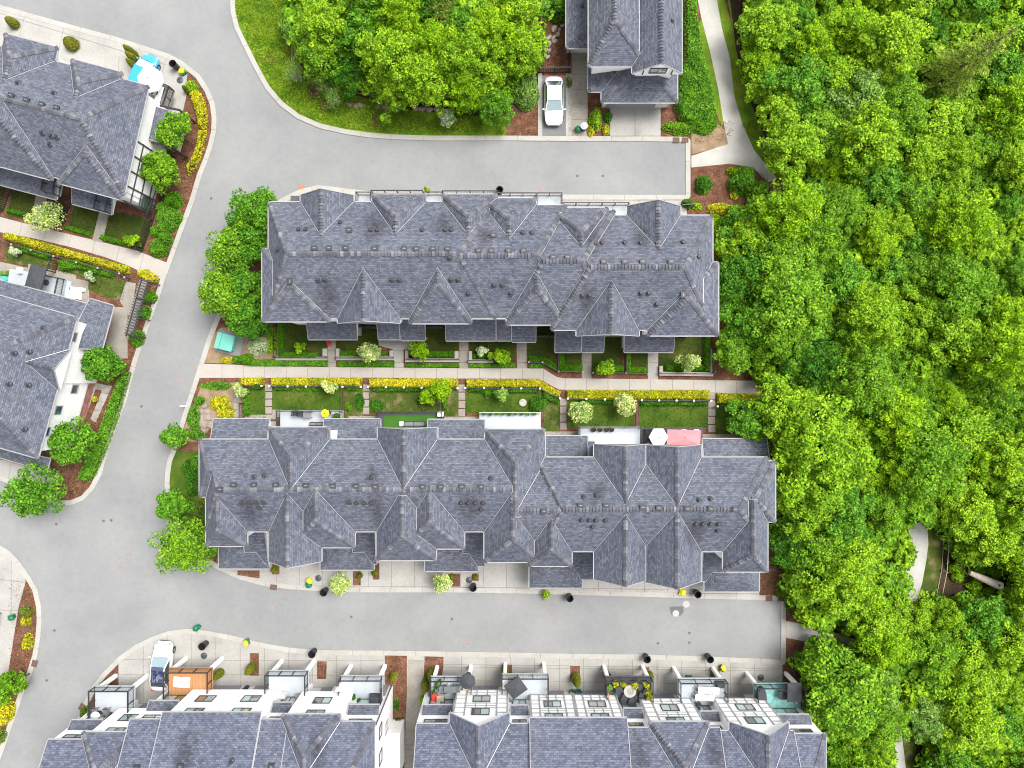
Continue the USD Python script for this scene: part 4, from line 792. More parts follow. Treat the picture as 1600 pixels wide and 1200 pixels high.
for i_, (q_, pw) in {1: ((703, 1113.5, 796, 1320), .92), 6: ((1140, 1128, 1232, 1330), .92)}.items():   # deep verges: the gable wall stands back under the rake
    c4 = rect_px(*q_, ZE); y0 = c4[0][1]
    cut = roof_solid([(c4[0][0] + .05, y0 + .2), (c4[1][0] - .05, y0 + .2), (c4[1][0] - .05, y0 - .36), (c4[0][0] + .05, y0 - .36)], ZE - .18, [None, pw, None, pw], 1.0)
    sD[i_] = sD[i_] - cut
rD, mD = make_roof(D, sD, 'shingle_blue', seed=5)
MB().box(((W(655, 0, ZE)[0]+W(1284, 0, ZE)[0])/2, yC - 4.8, 4.1), (W(1284, 0, ZE)[0]-W(655, 0, ZE)[0], 8, 8.2)).build('wall', 'white_wall', D)
deck(D, 673, 1057, 738, 1112, rp=1.3); deck(D, 784, 1053, 857, 1118, rp=1.5); deck(D, 945, 1057, 1018, 1118, matn='dark_deck', rp=1.4); deck(D, 1059, 1060, 1133, 1124, rp=1.4); deck(D, 1178, 1068, 1252, 1128, matn='teal_cover', rp=1.4)

# ----- E, F: the two left houses, turned about fifteen degrees -----
ZF = 6.0
E = thing('house_row', 'top left row of grey-roofed houses turned to the sloping street, half-timbered end wall', 'house row')
def rot_frame(ox, oy, a):
    u = np.array([-math.cos(a), -math.sin(a)]); v = np.array([math.sin(a)*.86, -math.cos(a)])
    return lambda uu, vv: tuple(np.array([ox, oy]) + u*uu + v*vv)
fE = rot_frame(190, 312, math.radians(14.8))
def QF(f, u0, u1, v0, v1, s, e, n, w, z): return Q([f(u0, v0), f(u1, v0), f(u1, v1), f(u0, v1)], [s, w, n, e], z)
sE = [QF(fE, -2, 330, 8, 184, .62, .95, .62, None, ZF), QF(fE, 0, 101, 0, 112, .68, .68, .68, .68, ZF), QF(fE, 113, 330, 2, 100, .85, .85, None, None, ZF), QF(fE, 42, 124, 90, 194, None, .85, .85, .85, ZF), QF(fE, 150, 235, 90, 206, None, .85, .85, .85, ZF)]
rE, mE = make_roof(E, sE, seed=6)
def fbody(b, f, quads, z, matn='white_wall', inset=.38):
    pg = unary_union([Polygon(WP([f(u0, v0), f(u1, v0), f(u1, v1), f(u0, v1)], z)).buffer(.01) for u0, u1, v0, v1 in quads]).buffer(-inset, join_style=2)
    MB().poly(pg, -.1, z - .18).build('wall', matn, b); return pg
fbody(E, fE, [(0, 330, 10, 182), (2, 100, 2, 110), (115, 330, 4, 100), (44, 122, 90, 192), (152, 233, 90, 204)], ZF)
aE = math.radians(14.8); nE = np.array([math.cos(aE), -math.sin(aE)])*np.array([1, 1]); nE = np.array([math.cos(aE*.86), -math.sin(aE*.86)])
def on_wall(f, vv, z, zf=ZF, out=-6.5, u=0): 
    p = WP([f(u - out*-1*0 + 6.5, vv)], zf)[0]; return np.array([p[0], p[1], z])
tE = np.array([-nE[1], nE[0]])
if True:   # half-timbering of the end wall
    rot = math.atan2(tE[1], tE[0]); base = np.array(WP([fE(0, 50)], ZF)[0]) - nE*.34
    for k in (-2.7, -1.35, 0, 1.35, 2.7): p = base + tE*k; MB().box((p[0], p[1], 3.0), (.14, .06, 5.6), rot).build('timber', 'dark_trim', E)
    for zz in (1.2, 2.6, 4.0, 5.4): MB().box((base[0], base[1], zz), (5.6, .052, .14), rot).build('timber', 'dark_trim', E)
    p = base + tE*.7; window_on(E, (p[0]+nE[0]*.03, p[1]+nE[1]*.03, 3.3), .9, .9, nE, ('glass_grey', 'glass_light')); p = base - tE*2.0; window_on(E, (p[0]+nE[0]*.03, p[1]+nE[1]*.03, 1.5), 1.2, 1.8, nE, ('glass_dark',), div=1)
    b2 = np.array(WP([fE(-3, 140)], ZF)[0]) - nE*.30
    MB().box((b2[0]+nE[0]*.55, b2[1]+nE[1]*.55, 1.5), (2.6, 1.1, 3.0), rot).build('side_porch', 'cream_wall', E)
    make_roof(E, [roof_solid([tuple(b2 + tE*s*1.5 + nE*(o)) for s, o in ((-1, -.2), (1, -.2), (1, 1.5), (-1, 1.5))], 3.0, [None, None, .25, None], .12)], name='porch_roof', caps=False)
    for s in (-1.7, 1.75): p = b2 + tE*s + nE*.9; MB().bar((*(b2 + tE*s), 3.2), (*(b2 + tE*s + nE*1.9), 3.2), .16).build('pergola_beam', 'black_metal', E); q_ = b2 + tE*s + nE*1.85; MB().box((*q_, 1.6), (.14, .14, 3.2)).build('pergola_post', 'black_metal', E)
for (u0, u1, v0) in ((-2+100-88, 74, -26), (100, 250, -26)):
    porch(E, [QF(fE, u0, u1, v0, 20, .36, None, None, None, 3.0)], 3.0)
roof_vents(E, mE, [(19, 150), (43, 157), (67, 164), (90, 169)], [(28, 130), (84, 146), (66, 207), (80, 212), (89, 214), (78, 225)])
# small balconies between the wings, with furniture-dark floors
for (u, v) in ((105, -8), (20, -14)):
    q = Polygon(WP([fE(u-9, v-12), fE(u+9, v-12), fE(u+9, v+14), fE(u-9, v+14)], 2.9)); MB().poly(q, 2.7, 2.9).build('balcony', 'vinyl_deck', E)
    c_ = list(q.exterior.coords); railing(E, [c_[3][:2], c_[0][:2], c_[1][:2], c_[2][:2]], 2.9, posts=1.0)
F = thing('house', 'left middle house with a tall blank white side wall and red brick base', 'house')
fF = rot_frame(59, 716, math.radians(15.5))
def fF(uu, vv):
    """eave frame of the left middle house: along its lower eave, then up its right eave."""
    u = np.array([-.962, -.274]); v = np.array([.268, -.963]); return tuple(np.array([59., 716.]) + u*uu + v*vv)
sF = [QF(fF, 0, 260, 0, 228, .62, .62, .62, None, ZF), QF(fF, -1, 90, 108, 176, None, None, None, None, ZF) if False else Q([fF(-3.5, 112), fF(60, 112), fF(60, 176), fF(-3.5, 176)], [.80, None, .80, None], ZF)]
rF, mF = make_roof(F, sF, seed=7)
pgF = fbody(F, fF, [(0, 260, 2, 226), (-3, 60, 114, 174)], ZF)
nF = np.array([.963, -.268]); nF = nF/np.linalg.norm(nF); tF = np.array([.268, .963]); rotF = math.atan2(tF[1], tF[0])
wF = lambda vv, off=0.0: np.array(WP([fF(0, vv)], ZF)[0]) + nF*(-.38 + off)
L0, L1 = wF(2), wF(226)
# brick base course, brick by brick where the photograph shows it
LB = np.linalg.norm(L1 - L0); rngb = random.Random(3); brk = MB()
for r_ in range(9):
    for k in range(int(LB/.42)):
        p = L0 + (L1-L0)/LB*((k + .5 + .5*(r_ % 2))*.42) + nF*.05; brk.box((p[0], p[1], .08 + r_*.125), (.40, .10 + rngb.uniform(0, .012), .112), rotF)
brk.build('brick_base', 'brick', F, kind='stuff', rnd=8); c_ = (L0+L1)/2 + nF*.06; MB().box((c_[0], c_[1], 1.19), (LB, .17, .06), rotF).build('brick_cap', 'trim', F)
for vv, z in ((75, 4.4), (110, 2.9), (141, 3.2), (196, 5.2), (40, 5.3)):
    p = wF(vv); window_on(F, (p[0], p[1], z), .85, 1.0, nF, ('glass_dark',) if vv > 100 else ('glass_blue',), frame='trim', div=1)
# lower roofs of the left middle house
make_roof(F, [roof_solid(WP([(128, 503), (130, 503), (140, 467), (177, 478), (159, 546), (132, 551)][0:1] + [(140.5, 467), (177.5, 478), (159, 546), (120, 545)], 3.2), 3.2, [None, .25, .5, None, None], .2)], name='lower_roof', caps=False)
make_roof(F, [roof_solid(WP([(-30, 430), (0, 438), (60, 453), (136, 475), (128, 503), (60, 500), (-30, 470)], 3.2), 3.2, [.32, .32, .32, None, None, None, None], .2)], name='lower_roof', caps=False)
make_roof(F, [roof_solid(WP([(-30, 697), (50, 716), (64, 700), (85, 720), (80, 736), (0, 713), (-30, 704)], 3.0)[::1], 3.0, [None]*7, .2)] if False else [roof_solid(WP([(-40, 690), (78, 716), (73, 736), (-40, 703)], 3.0), 3.0, [None, .3, .36, None], .2)], name='lower_roof', caps=False)
for pts, z1 in (([(118, 500), (138, 502), (132, 550), (106, 548)], 3.0), ([(136, 478), (172, 486), (154, 560), (130, 552)], 2.9)): MB().poly(PG(pts), 0, z1).build('wing_wall', 'brick_red' if z1 < 3 else 'white_wall', F)
p = W(172, 540, 1.5); window_on(F, (*(np.array(W(158, 540, 1.6))), 1.6), 1.0, 1.1, nF, ('glass_light', 'glass_grey'))
roof_vents(F, mF, [], [(67, 513), (22, 552), (44, 602), (38, 671), (45, 550), (14, 600)])

# ----- G: top right house -----
G = thing('house', 'top right grey-roofed house beside the gravel trail with a white half-timbered gable', 'house')
zg = 5.6
sG = [R(920, -160, 1012, 103.5, .62, .62, .62, 1.0, z=zg), R(988, -140, 1065, 114.5, None, None, .9, .9, z=zg)]
rG, mG = make_roof(G, sG, seed=8)
body(G, [(922, -150, 1010, 102), (990, -140, 1063, 112)], z=zg)
make_roof(G, [R(919, 100, 990, 143, None, .45, None, .3, z=2.8), R(940, 96, 1058, 160, None, .5, .5, .5, z=2.8)], name='garage_roof', seed=9)
make_roof(G, [R(885, -80, 922, 75, None, .35, None, .30, z=2.9)], name='side_roof', seed=10)
MB().poly(Polygon(rect_px(889, -80, 925, 60, 2.9)), 0, 2.7).build('side_wall', 'cream_wall', G)
MB().poly(Polygon(rect_px(946, 90, 1052, 150, 2.8)), 0, 2.6).build('garage_wall', 'cream_wall', G)
yg = W(0, 150, 2.8)[1]; g = UsdGeom.Xform.Define(stage, path_for('garage_door', G)).GetPrim(); xg = W(992, 150, 2.8)[0]
for r_ in range(4): MB().cbox((xg, yg - .05, .32 + r_*.58), (4.6, .08, .56), .02).build('panel', 'garage_door', g)
for x in (949, 1041): MB().box((*W(x, 164, 0), .6), (.55, .55, 1.2)).build('stone_pier', 'grey_stone', G)
yw = W(0, 114.5, zg)[1] + .365; xw = W(1026, 0, zg)[0]
window_on(G, (xw, yw - .42 + .04, 6.2), 1.5, 1.0, (0, -1), ('glass_dark', 'glass_grey'))
for u in (-1.25, 1.25): MB().box((xw + u, yw - .45, 5.9), (.10, .05, .8)).build('timber', 'dark_trim', G)
roof_vents(G, mG, [], [(1050, 32)]); 
h = W(910, 10, 3.4); MB().cyl((h[0], h[1], 3.2), .14, .5, 10).build('vent_pipe', 'vent_metal', G)
# ---------------- planting ----------------
hs = 100
def hedge(label, pts, h=.55, leafm='leaf_hedge', ls=.12, z0=.06, name='hedge', group=None, cat='hedge', boxy=True, **kw):
    global hs; hs += 1
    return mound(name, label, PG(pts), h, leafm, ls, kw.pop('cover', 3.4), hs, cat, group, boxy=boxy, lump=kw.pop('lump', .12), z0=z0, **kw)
def bx(x0, y0, x1, y1): return [(x0, y0), (x1, y0), (x1, y1), (x0, y1)]
# clipped hedges of the upper row's front gardens
hedge('clipped green hedge in an L inside the left end garden of the upper row', [(436, 506), (447, 506), (447, 550), (498, 551), (498, 560), (436, 560)])
hedge('clipped hedge behind the garden wall, left of the pale flowering tree', bx(531, 548, 561, 558)); hedge('short clipped hedge right of the pale flowering tree', bx(588, 549, 606, 558))
hedge('clipped hedge in the third upper garden behind its wall', bx(668, 549, 710, 559)); hedge('clipped dark hedge beside the small white-flowered bush', bx(738, 552, 764, 561))
hedge('clipped hedge following the bend of the walk', [(826, 557), (852, 558), (870, 571), (870, 582), (846, 566), (826, 566)]); hedge('L-shaped clipped hedge right of the walk bend', [(872, 550), (882, 550), (882, 569), (910, 570), (910, 581), (872, 581)])
hedge('clipped hedge beside the small lime tree, right half of the upper row', bx(926, 571, 974, 582)); hedge('L-shaped clipped hedge left of the grey right end path', [(977, 550), (985, 550), (985, 573), (1009, 574), (1009, 583), (977, 583)])
hedge('clipped hedge along the front of the right end garden', bx(1039, 570, 1098, 580)); hedge('tall narrow hedge up the right side of the right end garden', bx(1098, 522, 1108, 580), h=.8)
for i, (q, l) in enumerate(((bx(392, 561.5, 513, 572.5), 'leftmost, beside the green utility box bed'), (bx(529, 564, 617, 573.5), 'under the pale flowering tree'), (bx(634, 567, 718, 574.5), 'below the third garden wall'), (bx(733, 567.5, 806, 575), 'below the white-flowered bush'), (bx(827, 568, 850, 575.5), 'short piece just before the bend'))):
    hedge('low bright green strip along the walk, ' + l, q, h=.35, leafm='leaf_green', ls=.13, lump=.3)
# golden hedge along the lower side of the walk
gold = [(bx(379, 590, 414, 602), 'left end, beside the pale yellow tree'), (bx(425, 590, 567, 603), 'above the long left lawn'), (bx(578, 591.5, 716, 605), 'above the patchy lawn'),
        ([(729, 592.5), (842, 592.5), (860, 604), (876, 612), (874, 620), (858, 617), (840, 605), (729, 605)], 'turning down at the bend of the walk'), (bx(885, 609.5, 1107, 624), 'longest, right of the bend'), (bx(1119, 615, 1185, 630), 'right end')]
for q, l in gold: hedge('golden yellow clipped hedge below the walk, ' + l, q, h=.7, leafm='leaf_gold', ls=.15, inner='inner_gold', lump=.35, name='golden_hedge')
for q, l in ((bx(430, 603, 459, 610), 'left end of the long left lawn'), (bx(543, 604, 566, 611), 'above the patchy bare strip'), (bx(583, 605, 668, 612), 'behind the fence of the patchy lawn'), (bx(733, 606, 761, 613), 'left end of the lawn with the round stone'), (bx(794, 607, 842, 614), 'upper right of the lawn with the round stone'),
             ([(848, 612), (856, 612), (874, 624), (874, 632), (860, 627), (848, 622)], 'slanting at the bend'), (bx(905, 623, 962, 631), 'between the two cream flowering trees'), (bx(1000, 626.5, 1103, 634), 'top of the right back lawn'), (bx(1122, 628, 1156, 635), 'right end by the wood'),
             (bx(382, 618, 392, 650), 'upright one right of the broad stepping slabs'), (bx(692, 612, 699, 640), 'upright one between two back gardens'), (bx(392, 603, 412, 609), 'left end by the broad stepping slabs')):
    hedge('dark clipped back garden hedge, ' + l, q, h=.55, leafm='leaf_deep' if 'upright' not in l else 'leaf_green')
for i, x in enumerate((468, 480, 492, 503)): shrub('round_shrub', ('first', 'second', 'third', 'fourth')[i] + ' from left of four round box bushes above the long left lawn', x, 607, .32, .5, 'leaf_hedge', 40+i, group='row of box bushes')
# left street hedges
hedge('long thick clipped hedge along the kerb beside the tall white wall', [(203, 580), (207, 583), (190, 645), (172, 697), (152, 742), (140, 752), (127, 748), (128, 738), (148, 700), (170, 640), (188, 590)], h=.9, leafm='leaf_green', ls=.15, lump=.2, boxy=False)
for q, l in (([(13, 325), (45, 334), (44, 341), (12, 332)], 'left garden'), ([(105, 352), (146, 364), (144, 371), (103, 359)], 'middle garden, right of the pale tree'), ([(160, 367), (200, 378), (198, 386), (158, 375)], 'right garden, left of the lime sapling')):
    hedge('low clipped hedge in the top left house row, ' + l, q, h=.5, leafm='leaf_hedge')
for q, l in (([(12, 364), (62, 377), (110, 391), (160, 405), (204, 417), (205, 428), (196, 428), (150, 414), (100, 401), (50, 387), (9, 374)], 'long sloping one below the left walk'), ([(217, 424), (232, 421), (249, 431), (248, 442), (236, 442), (218, 432)], 'rounded bush at the end of the left walk')):
    hedge('golden yellow hedge, ' + l, q, h=.75, leafm='leaf_gold', ls=.16, inner='inner_gold', lump=.4, name='golden_hedge', boxy=False)
for q, l in (([(32, 384), (84, 399), (82, 408), (32, 393)], 'left of the picket divider'), ([(95, 406), (120, 407), (182, 428), (180, 436), (130, 422), (100, 424)], 'right of the picket divider')):
    hedge('dark clipped hedge behind the sloping fence, ' + l, q, h=.7, leafm='leaf_hedge', lump=.25)
hedge('golden shrub border along the kerb at the top left bend, upper part', [(298, 150), (312, 142), (322, 160), (326, 185), (322, 205), (312, 200), (308, 175)], h=.8, leafm='leaf_gold', ls=.17, inner='inner_gold', lump=.5, boxy=False, name='golden_hedge')
hedge('golden shrub border along the kerb at the top left bend, lower part', [(314, 205), (324, 205), (318, 240), (308, 262), (296, 275), (294, 262), (306, 240)], h=.8, leafm='leaf_gold', ls=.17, inner='inner_gold', lump=.5, boxy=False, name='golden_hedge')
hedge('leafy lime bush above the golden border at the top left bend', [(292, 130), (304, 126), (312, 140), (303, 152), (292, 146)], h=.6, leafm='leaf_lime', ls=.16, boxy=False)
# round shrubs
RS = [(270, 312, 14, 1.0, 'uppermost of the row beside the black picket fence'), (253, 325, 9, .8, 'second, small, against the picket fence'), (262, 342, 21, 1.1, 'largest, in the middle of the kerb row'), (243, 362, 9, .8, 'small one left of the pair'), (258, 372, 11, .9, 'lower right of the largest'), (247, 388, 15, 1.0, 'bottom of the row by the walk'),
      (234, 465, 10.5, .9, 'by the black pergola, upper'), (225, 488, 11, .9, 'by the black pergola, middle'), (213, 528, 13, 1.0, 'by the brick wall, lowest of three')]
for i, (x, y, r, h, l) in enumerate(RS): shrub('round_shrub', 'round clipped shrub on left street verge, ' + l, x, y, r/S, h, 'leaf_green' if i % 3 else 'leaf_hedge', 60+i, ls=.13)
for i, (x, y, rx, ry, h, lm, l) in enumerate([(405, 540, 20, 15, 1.0, 'leaf_white', 'white-flowered shrub left of the upper row'), (424, 532, 9, 22, 1.0, 'leaf_yellow', 'yellowish hedge-like shrub against the left picket fence'), (385, 562, 14, 9, .9, 'leaf_hedge', 'green round shrub beside the walk under the white-flowered one'), (356, 563, 13, 5, .5, 'leaf_gold', 'low yellow shrub below the green utility box'), (371, 562, 8, 7, .7, 'leaf_green', 'small round green shrub right of the low yellow one'),
      (344, 632, 16, 14, .8, 'leaf_gold', 'yellow flowering shrub above the boulders'), (352, 645, 14, 10, .7, 'leaf_gold', 'yellow flowering shrub right of the boulders'), (347, 634, 5, 6, .9, 'leaf_hedge', 'small green bush amid the yellow shrubs'), (338, 603, 24, 7, .4, 'leaf_green', 'low spreading green shrub under the walk at the left'), (311, 626, 9, 7, .7, 'leaf_green', 'small dark shrub left of the boulders'),
      (303, 654, 11, 22, .9, 'leaf_green', 'tall leafy shrub left of the boulders'), (308, 680, 14, 9, .8, 'leaf_green', 'leafy shrub below the boulders at the roof corner'), (296, 735, 13, 18, 1.2, 'leaf_deep', 'large dark round shrub left of the lower row'), (301, 762, 11, 14, 1.2, 'leaf_deep', 'second dark shrub left of the lower row'), (306, 722, 9, 10, 1.0, 'leaf_green', 'small green shrub at the lower row side wall'), (310, 795, 13, 14, 1.0, 'leaf_olive', 'brownish green shrub by the lower row corner'),
      (310, 840, 20, 22, 1.2, 'leaf_deep', 'dark shrub mass beside the big street tree'), (841, 631, 15, 12, 1.3, 'leaf_deep', 'dark glossy shrub right of the round stone'), (765, 614, 12, 7, .8, 'leaf_hedge', 'green bush under the pinkish tree'), (544, 636, 6, 6, .5, 'leaf_hedge', 'small bush in the bare strip'), (562, 628, 8, 14, .5, 'leaf_deep', 'low ground cover beside the stepping slabs'), (589, 634, 12, 10, .5, 'leaf_deep', 'low ground cover in the patchy lawn'),
      (1100, 288, 14, 14, 1.2, 'leaf_deep', 'round dark shrub in the mulch by the end of the upper road'), (1148, 300, 7, 13, .7, 'leaf_gold', 'upright yellow shrub beside the wood'), (1126, 326, 21, 10, .8, 'leaf_gold', 'wide yellow shrub at the corner of the upper row'), (1124, 350, 18, 13, .8, 'leaf_yellow', 'yellow green shrub under the wide yellow one'), (1075, 318, 9, 8, .9, 'leaf_deep', 'dark shrub at the fence end by the upper row'), (1088, 322, 10, 6, .5, 'leaf_yellow', 'small yellowish shrub right of the fence end'),
      (931, 186, 11, 18, 1.3, 'leaf_lime', 'lime bush beside the short top right drive'), (923, 203, 6, 10, .6, 'leaf_gold', 'yellow plant left of the lime bush'), (947, 202, 6, 9, .6, 'leaf_gold', 'yellow plant right of the lime bush'), (950, 183, 7, 8, .7, 'leaf_deep', 'dark plant by the stone pier'), (889, 127, 4.5, 9, .8, 'leaf_olive', 'small potted-looking shrub beside the white car'),
      (820, 135, 24, 34, 1.8, 'leaf_sage', 'large grey-green shrub left of the white car'), (872, 12, 20, 20, 2.0, 'leaf_green', 'bright green shrub above the boulder line'), (40, 970, 7, 9, .8, 'leaf_gold', 'upper yellow shrub at the lower left corner drive'), (43, 1003, 9, 12, .9, 'leaf_gold', 'larger yellow shrub at the lower left corner drive'), (40, 955, 9, 7, .8, 'leaf_olive', 'olive shrub beside the small green bin'),
      (5, 1112, 18, 20, .9, 'leaf_gold', 'yellow shrub at the left edge below the street tree'), (0, 1150, 10, 12, .6, 'leaf_olive', 'dull shrub at the left edge near the bottom'), (665, 1070, 6, 13, 1.5, 'leaf_deep', 'dark upright shrub beside the stepped walk'), (1226, 925, 14, 14, 1.2, 'leaf_olive', 'dull green shrub at the mulch by the lower road end'), (1240, 945, 13, 10, .9, 'leaf_green', 'bright low shrub by the lower road end'), (1284, 936, 13, 13, 1.5, 'leaf_olive', 'olive shrub where the gravel path begins'),
      (1322, 985, 12, 10, 1.2, 'leaf_olive', 'second olive shrub by the gravel path'), (1250, 900, 18, 22, 2.0, 'leaf_olive', 'dark olive shrub by the right end of the lower row'), (1162, 282, 22, 22, 2.2, 'leaf_green', 'big leafy shrub at the fork of the trail'), (1150, 268, 14, 8, .9, 'leaf_yellow', 'yellowish shrub tip at the trail fork'), (1185, 300, 18, 18, 2.0, 'leaf_mid', 'leafy shrub right of the trail fork'),
      (1096, 192, 26, 18, .9, 'leaf_hedge', 'bushy green bank in front of the top right house'), (1062, 200, 26, 12, .7, 'leaf_mid', 'lighter low bank beside the top right drive'), (619, 1100, 5, 12, .5, 'leaf_deep', 'upper green tuft bed beside the stepped walk'), (622, 1130, 8, 9, .5, 'leaf_deep', 'lower green tuft bed beside the stepped walk'), (135, 1118, 12, 14, .6, 'leaf_olive', 'scrub at the kerb left of the bottom row')]):
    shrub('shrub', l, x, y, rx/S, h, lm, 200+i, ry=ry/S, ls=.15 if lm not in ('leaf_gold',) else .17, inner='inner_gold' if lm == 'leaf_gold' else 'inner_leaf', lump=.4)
hedge('long bank of dark green shrubs along the right side of the top right house', [(1068, -40), (1082, -40), (1088, 30), (1098, 90), (1110, 140), (1118, 178), (1110, 195), (1085, 198), (1060, 190), (1052, 170), (1060, 120), (1068, 100)], h=1.2, leafm='leaf_green', ls=.17, boxy=False, lump=.5, lumpscale=1.0, name='shrub_bank', cat='shrubs')
hedge('tall leafy bank at the right foot of the upper row', [(1118, 345), (1150, 330), (1160, 420), (1150, 470), (1122, 470)], h=2.2, leafm='leaf_deep', ls=.22, boxy=False, lump=.8, name='shrub_bank', cat='shrubs')
# small ornamental trees
ORN = [(576, 549, 20, 3.4, 'leaf_blossom', 'cream flowering tree at the second garden of the upper row'), (655, 548, 17, 3.0, 'leaf_yellow', 'lime yellow tree at the third garden of the upper row'), (753, 550, 10, 2.2, 'leaf_white', 'small white-flowered bush tree beside the fourth garden wall'), (784, 557, 15, 3.0, 'leaf_yellow', 'bright lime tree between the fourth and fifth gardens'), (767, 556, 7, 2.2, 'leaf_lime', 'small lime bush just left of the bright lime tree'),
       (946, 575, 15, 2.8, 'leaf_lime', 'small lime tree in the garden right of the walk bend'), (1079, 566, 19, 3.2, 'leaf_blossom', 'cream flowering tree in the right end garden'), (467, 543, 10, 1.6, 'leaf_yellow', 'small yellow sapling in the left end garden'), (515, 604, 12, 2.6, 'leaf_blossom', 'cream tree leaning over the golden hedge left'), (689, 608, 20, 3.4, 'leaf_yellow', 'lime tree over the golden hedge by the patchy lawn'), (668, 620, 14, 2.8, 'leaf_yellow', 'lower half of the twin lime trees by the patchy lawn'),
       (783, 616, 12, 2.4, 'leaf_sage', 'sparse pinkish grey tree above the round stone'), (906, 643, 22, 3.6, 'leaf_blossom', 'broad cream flowering tree above the grey deck'), (977, 633, 19, 3.4, 'leaf_blossom', 'round cream flowering tree at the garden divider'), (375, 610, 12, 2.6, 'leaf_blossom', 'pale yellow tree at the left end of the golden hedge'), (71, 340, 27, 3.6, 'leaf_blossom', 'round pale flowering tree beside the left walk'), (207, 377, 12, 2.4, 'leaf_yellow', 'lime sapling at the end of the top left gardens'),
       (698, 183, 15, 2.8, 'leaf_white', 'small white flowering tree on the top verge'), (141, 431, 9, 1.8, 'leaf_white', 'white flowering bush in the left middle garden'), (21, 393, 8, 1.6, 'leaf_white', 'white flowering bush near the left edge'), (532, 912, 19, 3.0, 'leaf_blossom', 'pale lime tree at the kerb below the lower row, left one'), (691, 909, 17, 2.8, 'leaf_blossom', 'pale cream tree at the kerb below the lower row, right one'), (662, 1094, 9, 2.6, 'leaf_yellow', 'yellow green upright shrub at the stepped walk'), (604, 184, 12, 2.6, 'leaf_mid', 'small tree on the verge by the stone line')]
for i, (x, y, r, h, lm, l) in enumerate(ORN): tree('ornamental_tree', l, x, y, r/S, h, lm, 300+i, 'tree', nc=16 if r < 14 else 26, lpc=70, ls=.19, base_f=.28, limbs=6, cr=.36, lob=.3, asp=.6)
# street trees
ST = [(397, 333, 44, 6.6, 'leaf_green', 'tree beside the upper left corner of the upper row, topmost of the clump'), (362, 395, 38, 6.4, 'leaf_mid', 'tree overhanging the street, second of the clump left of the upper row'), (398, 385, 30, 6.0, 'leaf_green', 'darker tree tucked against the upper row roof'), (350, 458, 45, 6.8, 'leaf_mid', 'widest tree of the clump, reaching furthest over the street'), (390, 452, 36, 6.4, 'leaf_green', 'tree of the clump against the lower left roof corner'), (383, 495, 32, 5.8, 'leaf_green', 'lowest tree of the clump, above the green utility box'), (385, 352, 24, 5.5, 'leaf_mid', 'small bright tree between the two upper clump trees'), (402, 512, 18, 4.6, 'leaf_deep', 'dark small tree by the white-flowered shrub'),
      (272, 204, 31, 4.8, 'leaf_mid', 'tree at the top left bend, beside the white porch'), (250, 268, 31, 4.8, 'leaf_mid', 'tree in front of the half-timbered wall'), (160, 570, 33, 4.6, 'leaf_green', 'tree before the brick wall of the left middle house'), (112, 689, 37, 5.2, 'leaf_green', 'tree at the lower end of the white side wall'), (52, 768, 45, 5.6, 'leaf_green', 'wide tree over the road corner at the left'), (272, 682, 21, 3.8, 'leaf_green', 'small tree over the kerb left of the lower row'), (270, 789, 26, 4.4, 'leaf_green', 'middle street tree left of the lower row'), (288, 851, 48, 5.8, 'leaf_mid', 'large bright street tree at the lower row corner'), (14, 1072, 26, 4.6, 'leaf_mid', 'bright street tree at the lower left edge'), (335, 858, 14, 3.0, 'leaf_green', 'low bushy tree against the lower row corner')]
for i, (x, y, r, h, lm, l) in enumerate(ST): tree('street_tree', l, x, y, r/S, h, lm, 400+i, 'tree', nc=int(16 + r*.9), lpc=120, ls=.24, base_f=.3, cr=.27 if r > 30 else .34, lob=.2)
# ---- the wood on the right and the grove at the top: kinds of tree built once, then copied ----
KINDS = {}
def kind(nm, seed, R_, h, lm, **kw): KINDS[nm] = (seed, R_, h, lm, kw)
kind('lime', 11, 3.2, 9.5, 'leaf_lime', nc=156, lpc=62, ls=.235, cr=.15, lob=.28); kind('lime_wide', 12, 3.9, 10.5, 'leaf_lime', nc=208, lpc=62, ls=.235, cr=.14, lob=.32); kind('yellow', 13, 3.0, 10, 'leaf_yellow', nc=132, lpc=60, ls=.225, cr=.17, lob=.3)
kind('mid', 14, 3.1, 8.5, 'leaf_mid', nc=150, lpc=62, ls=.235, cr=.16, lob=.3); kind('mid_wide', 15, 3.7, 10, 'leaf_mid', nc=195, lpc=62, ls=.235, cr=.14, lob=.3); kind('green', 16, 2.8, 8, 'leaf_green', nc=130, lpc=62, ls=.235, cr=.17, lob=.3)
kind('deep', 17, 3.0, 7.5, 'leaf_deep', nc=120, lpc=60, ls=.225, cr=.17, lob=.3); kind('sage', 18, 2.9, 9, 'leaf_sage', nc=132, lpc=60, ls=.225, cr=.17, lob=.35); kind('olive', 19, 2.6, 7, 'leaf_olive', nc=110, lpc=60, ls=.225, cr=.17, lob=.35); kind('broad', 20, 4.6, 10.5, 'leaf_mid', nc=110, lpc=100, ls=.33, cr=.18, lob=.22)
protos = {}
def wood_tree(kd, label, px, py, s=1.0, group=None, rot=None, sz=None):
    seed, R_, h, lm, kw = KINDS[kd]; h2 = h*(sz or s); p = W(px, py, h2*.66); rr = random.Random(int(px*7 + py*13)); rot = rr.uniform(0, 6.28) if rot is None else rot
    sc = (s, s, sz or s)
    if kd not in protos:
        t = thing('woodland_tree', label, 'tree', (p[0], p[1], 0), rot, group, sc); tree_mesh(t, seed, R_, h, lm, base_f=.25, **kw); protos[kd] = t; return t
    return copy_of(protos[kd], label, (p[0], p[1], 0), rot, sc, group)
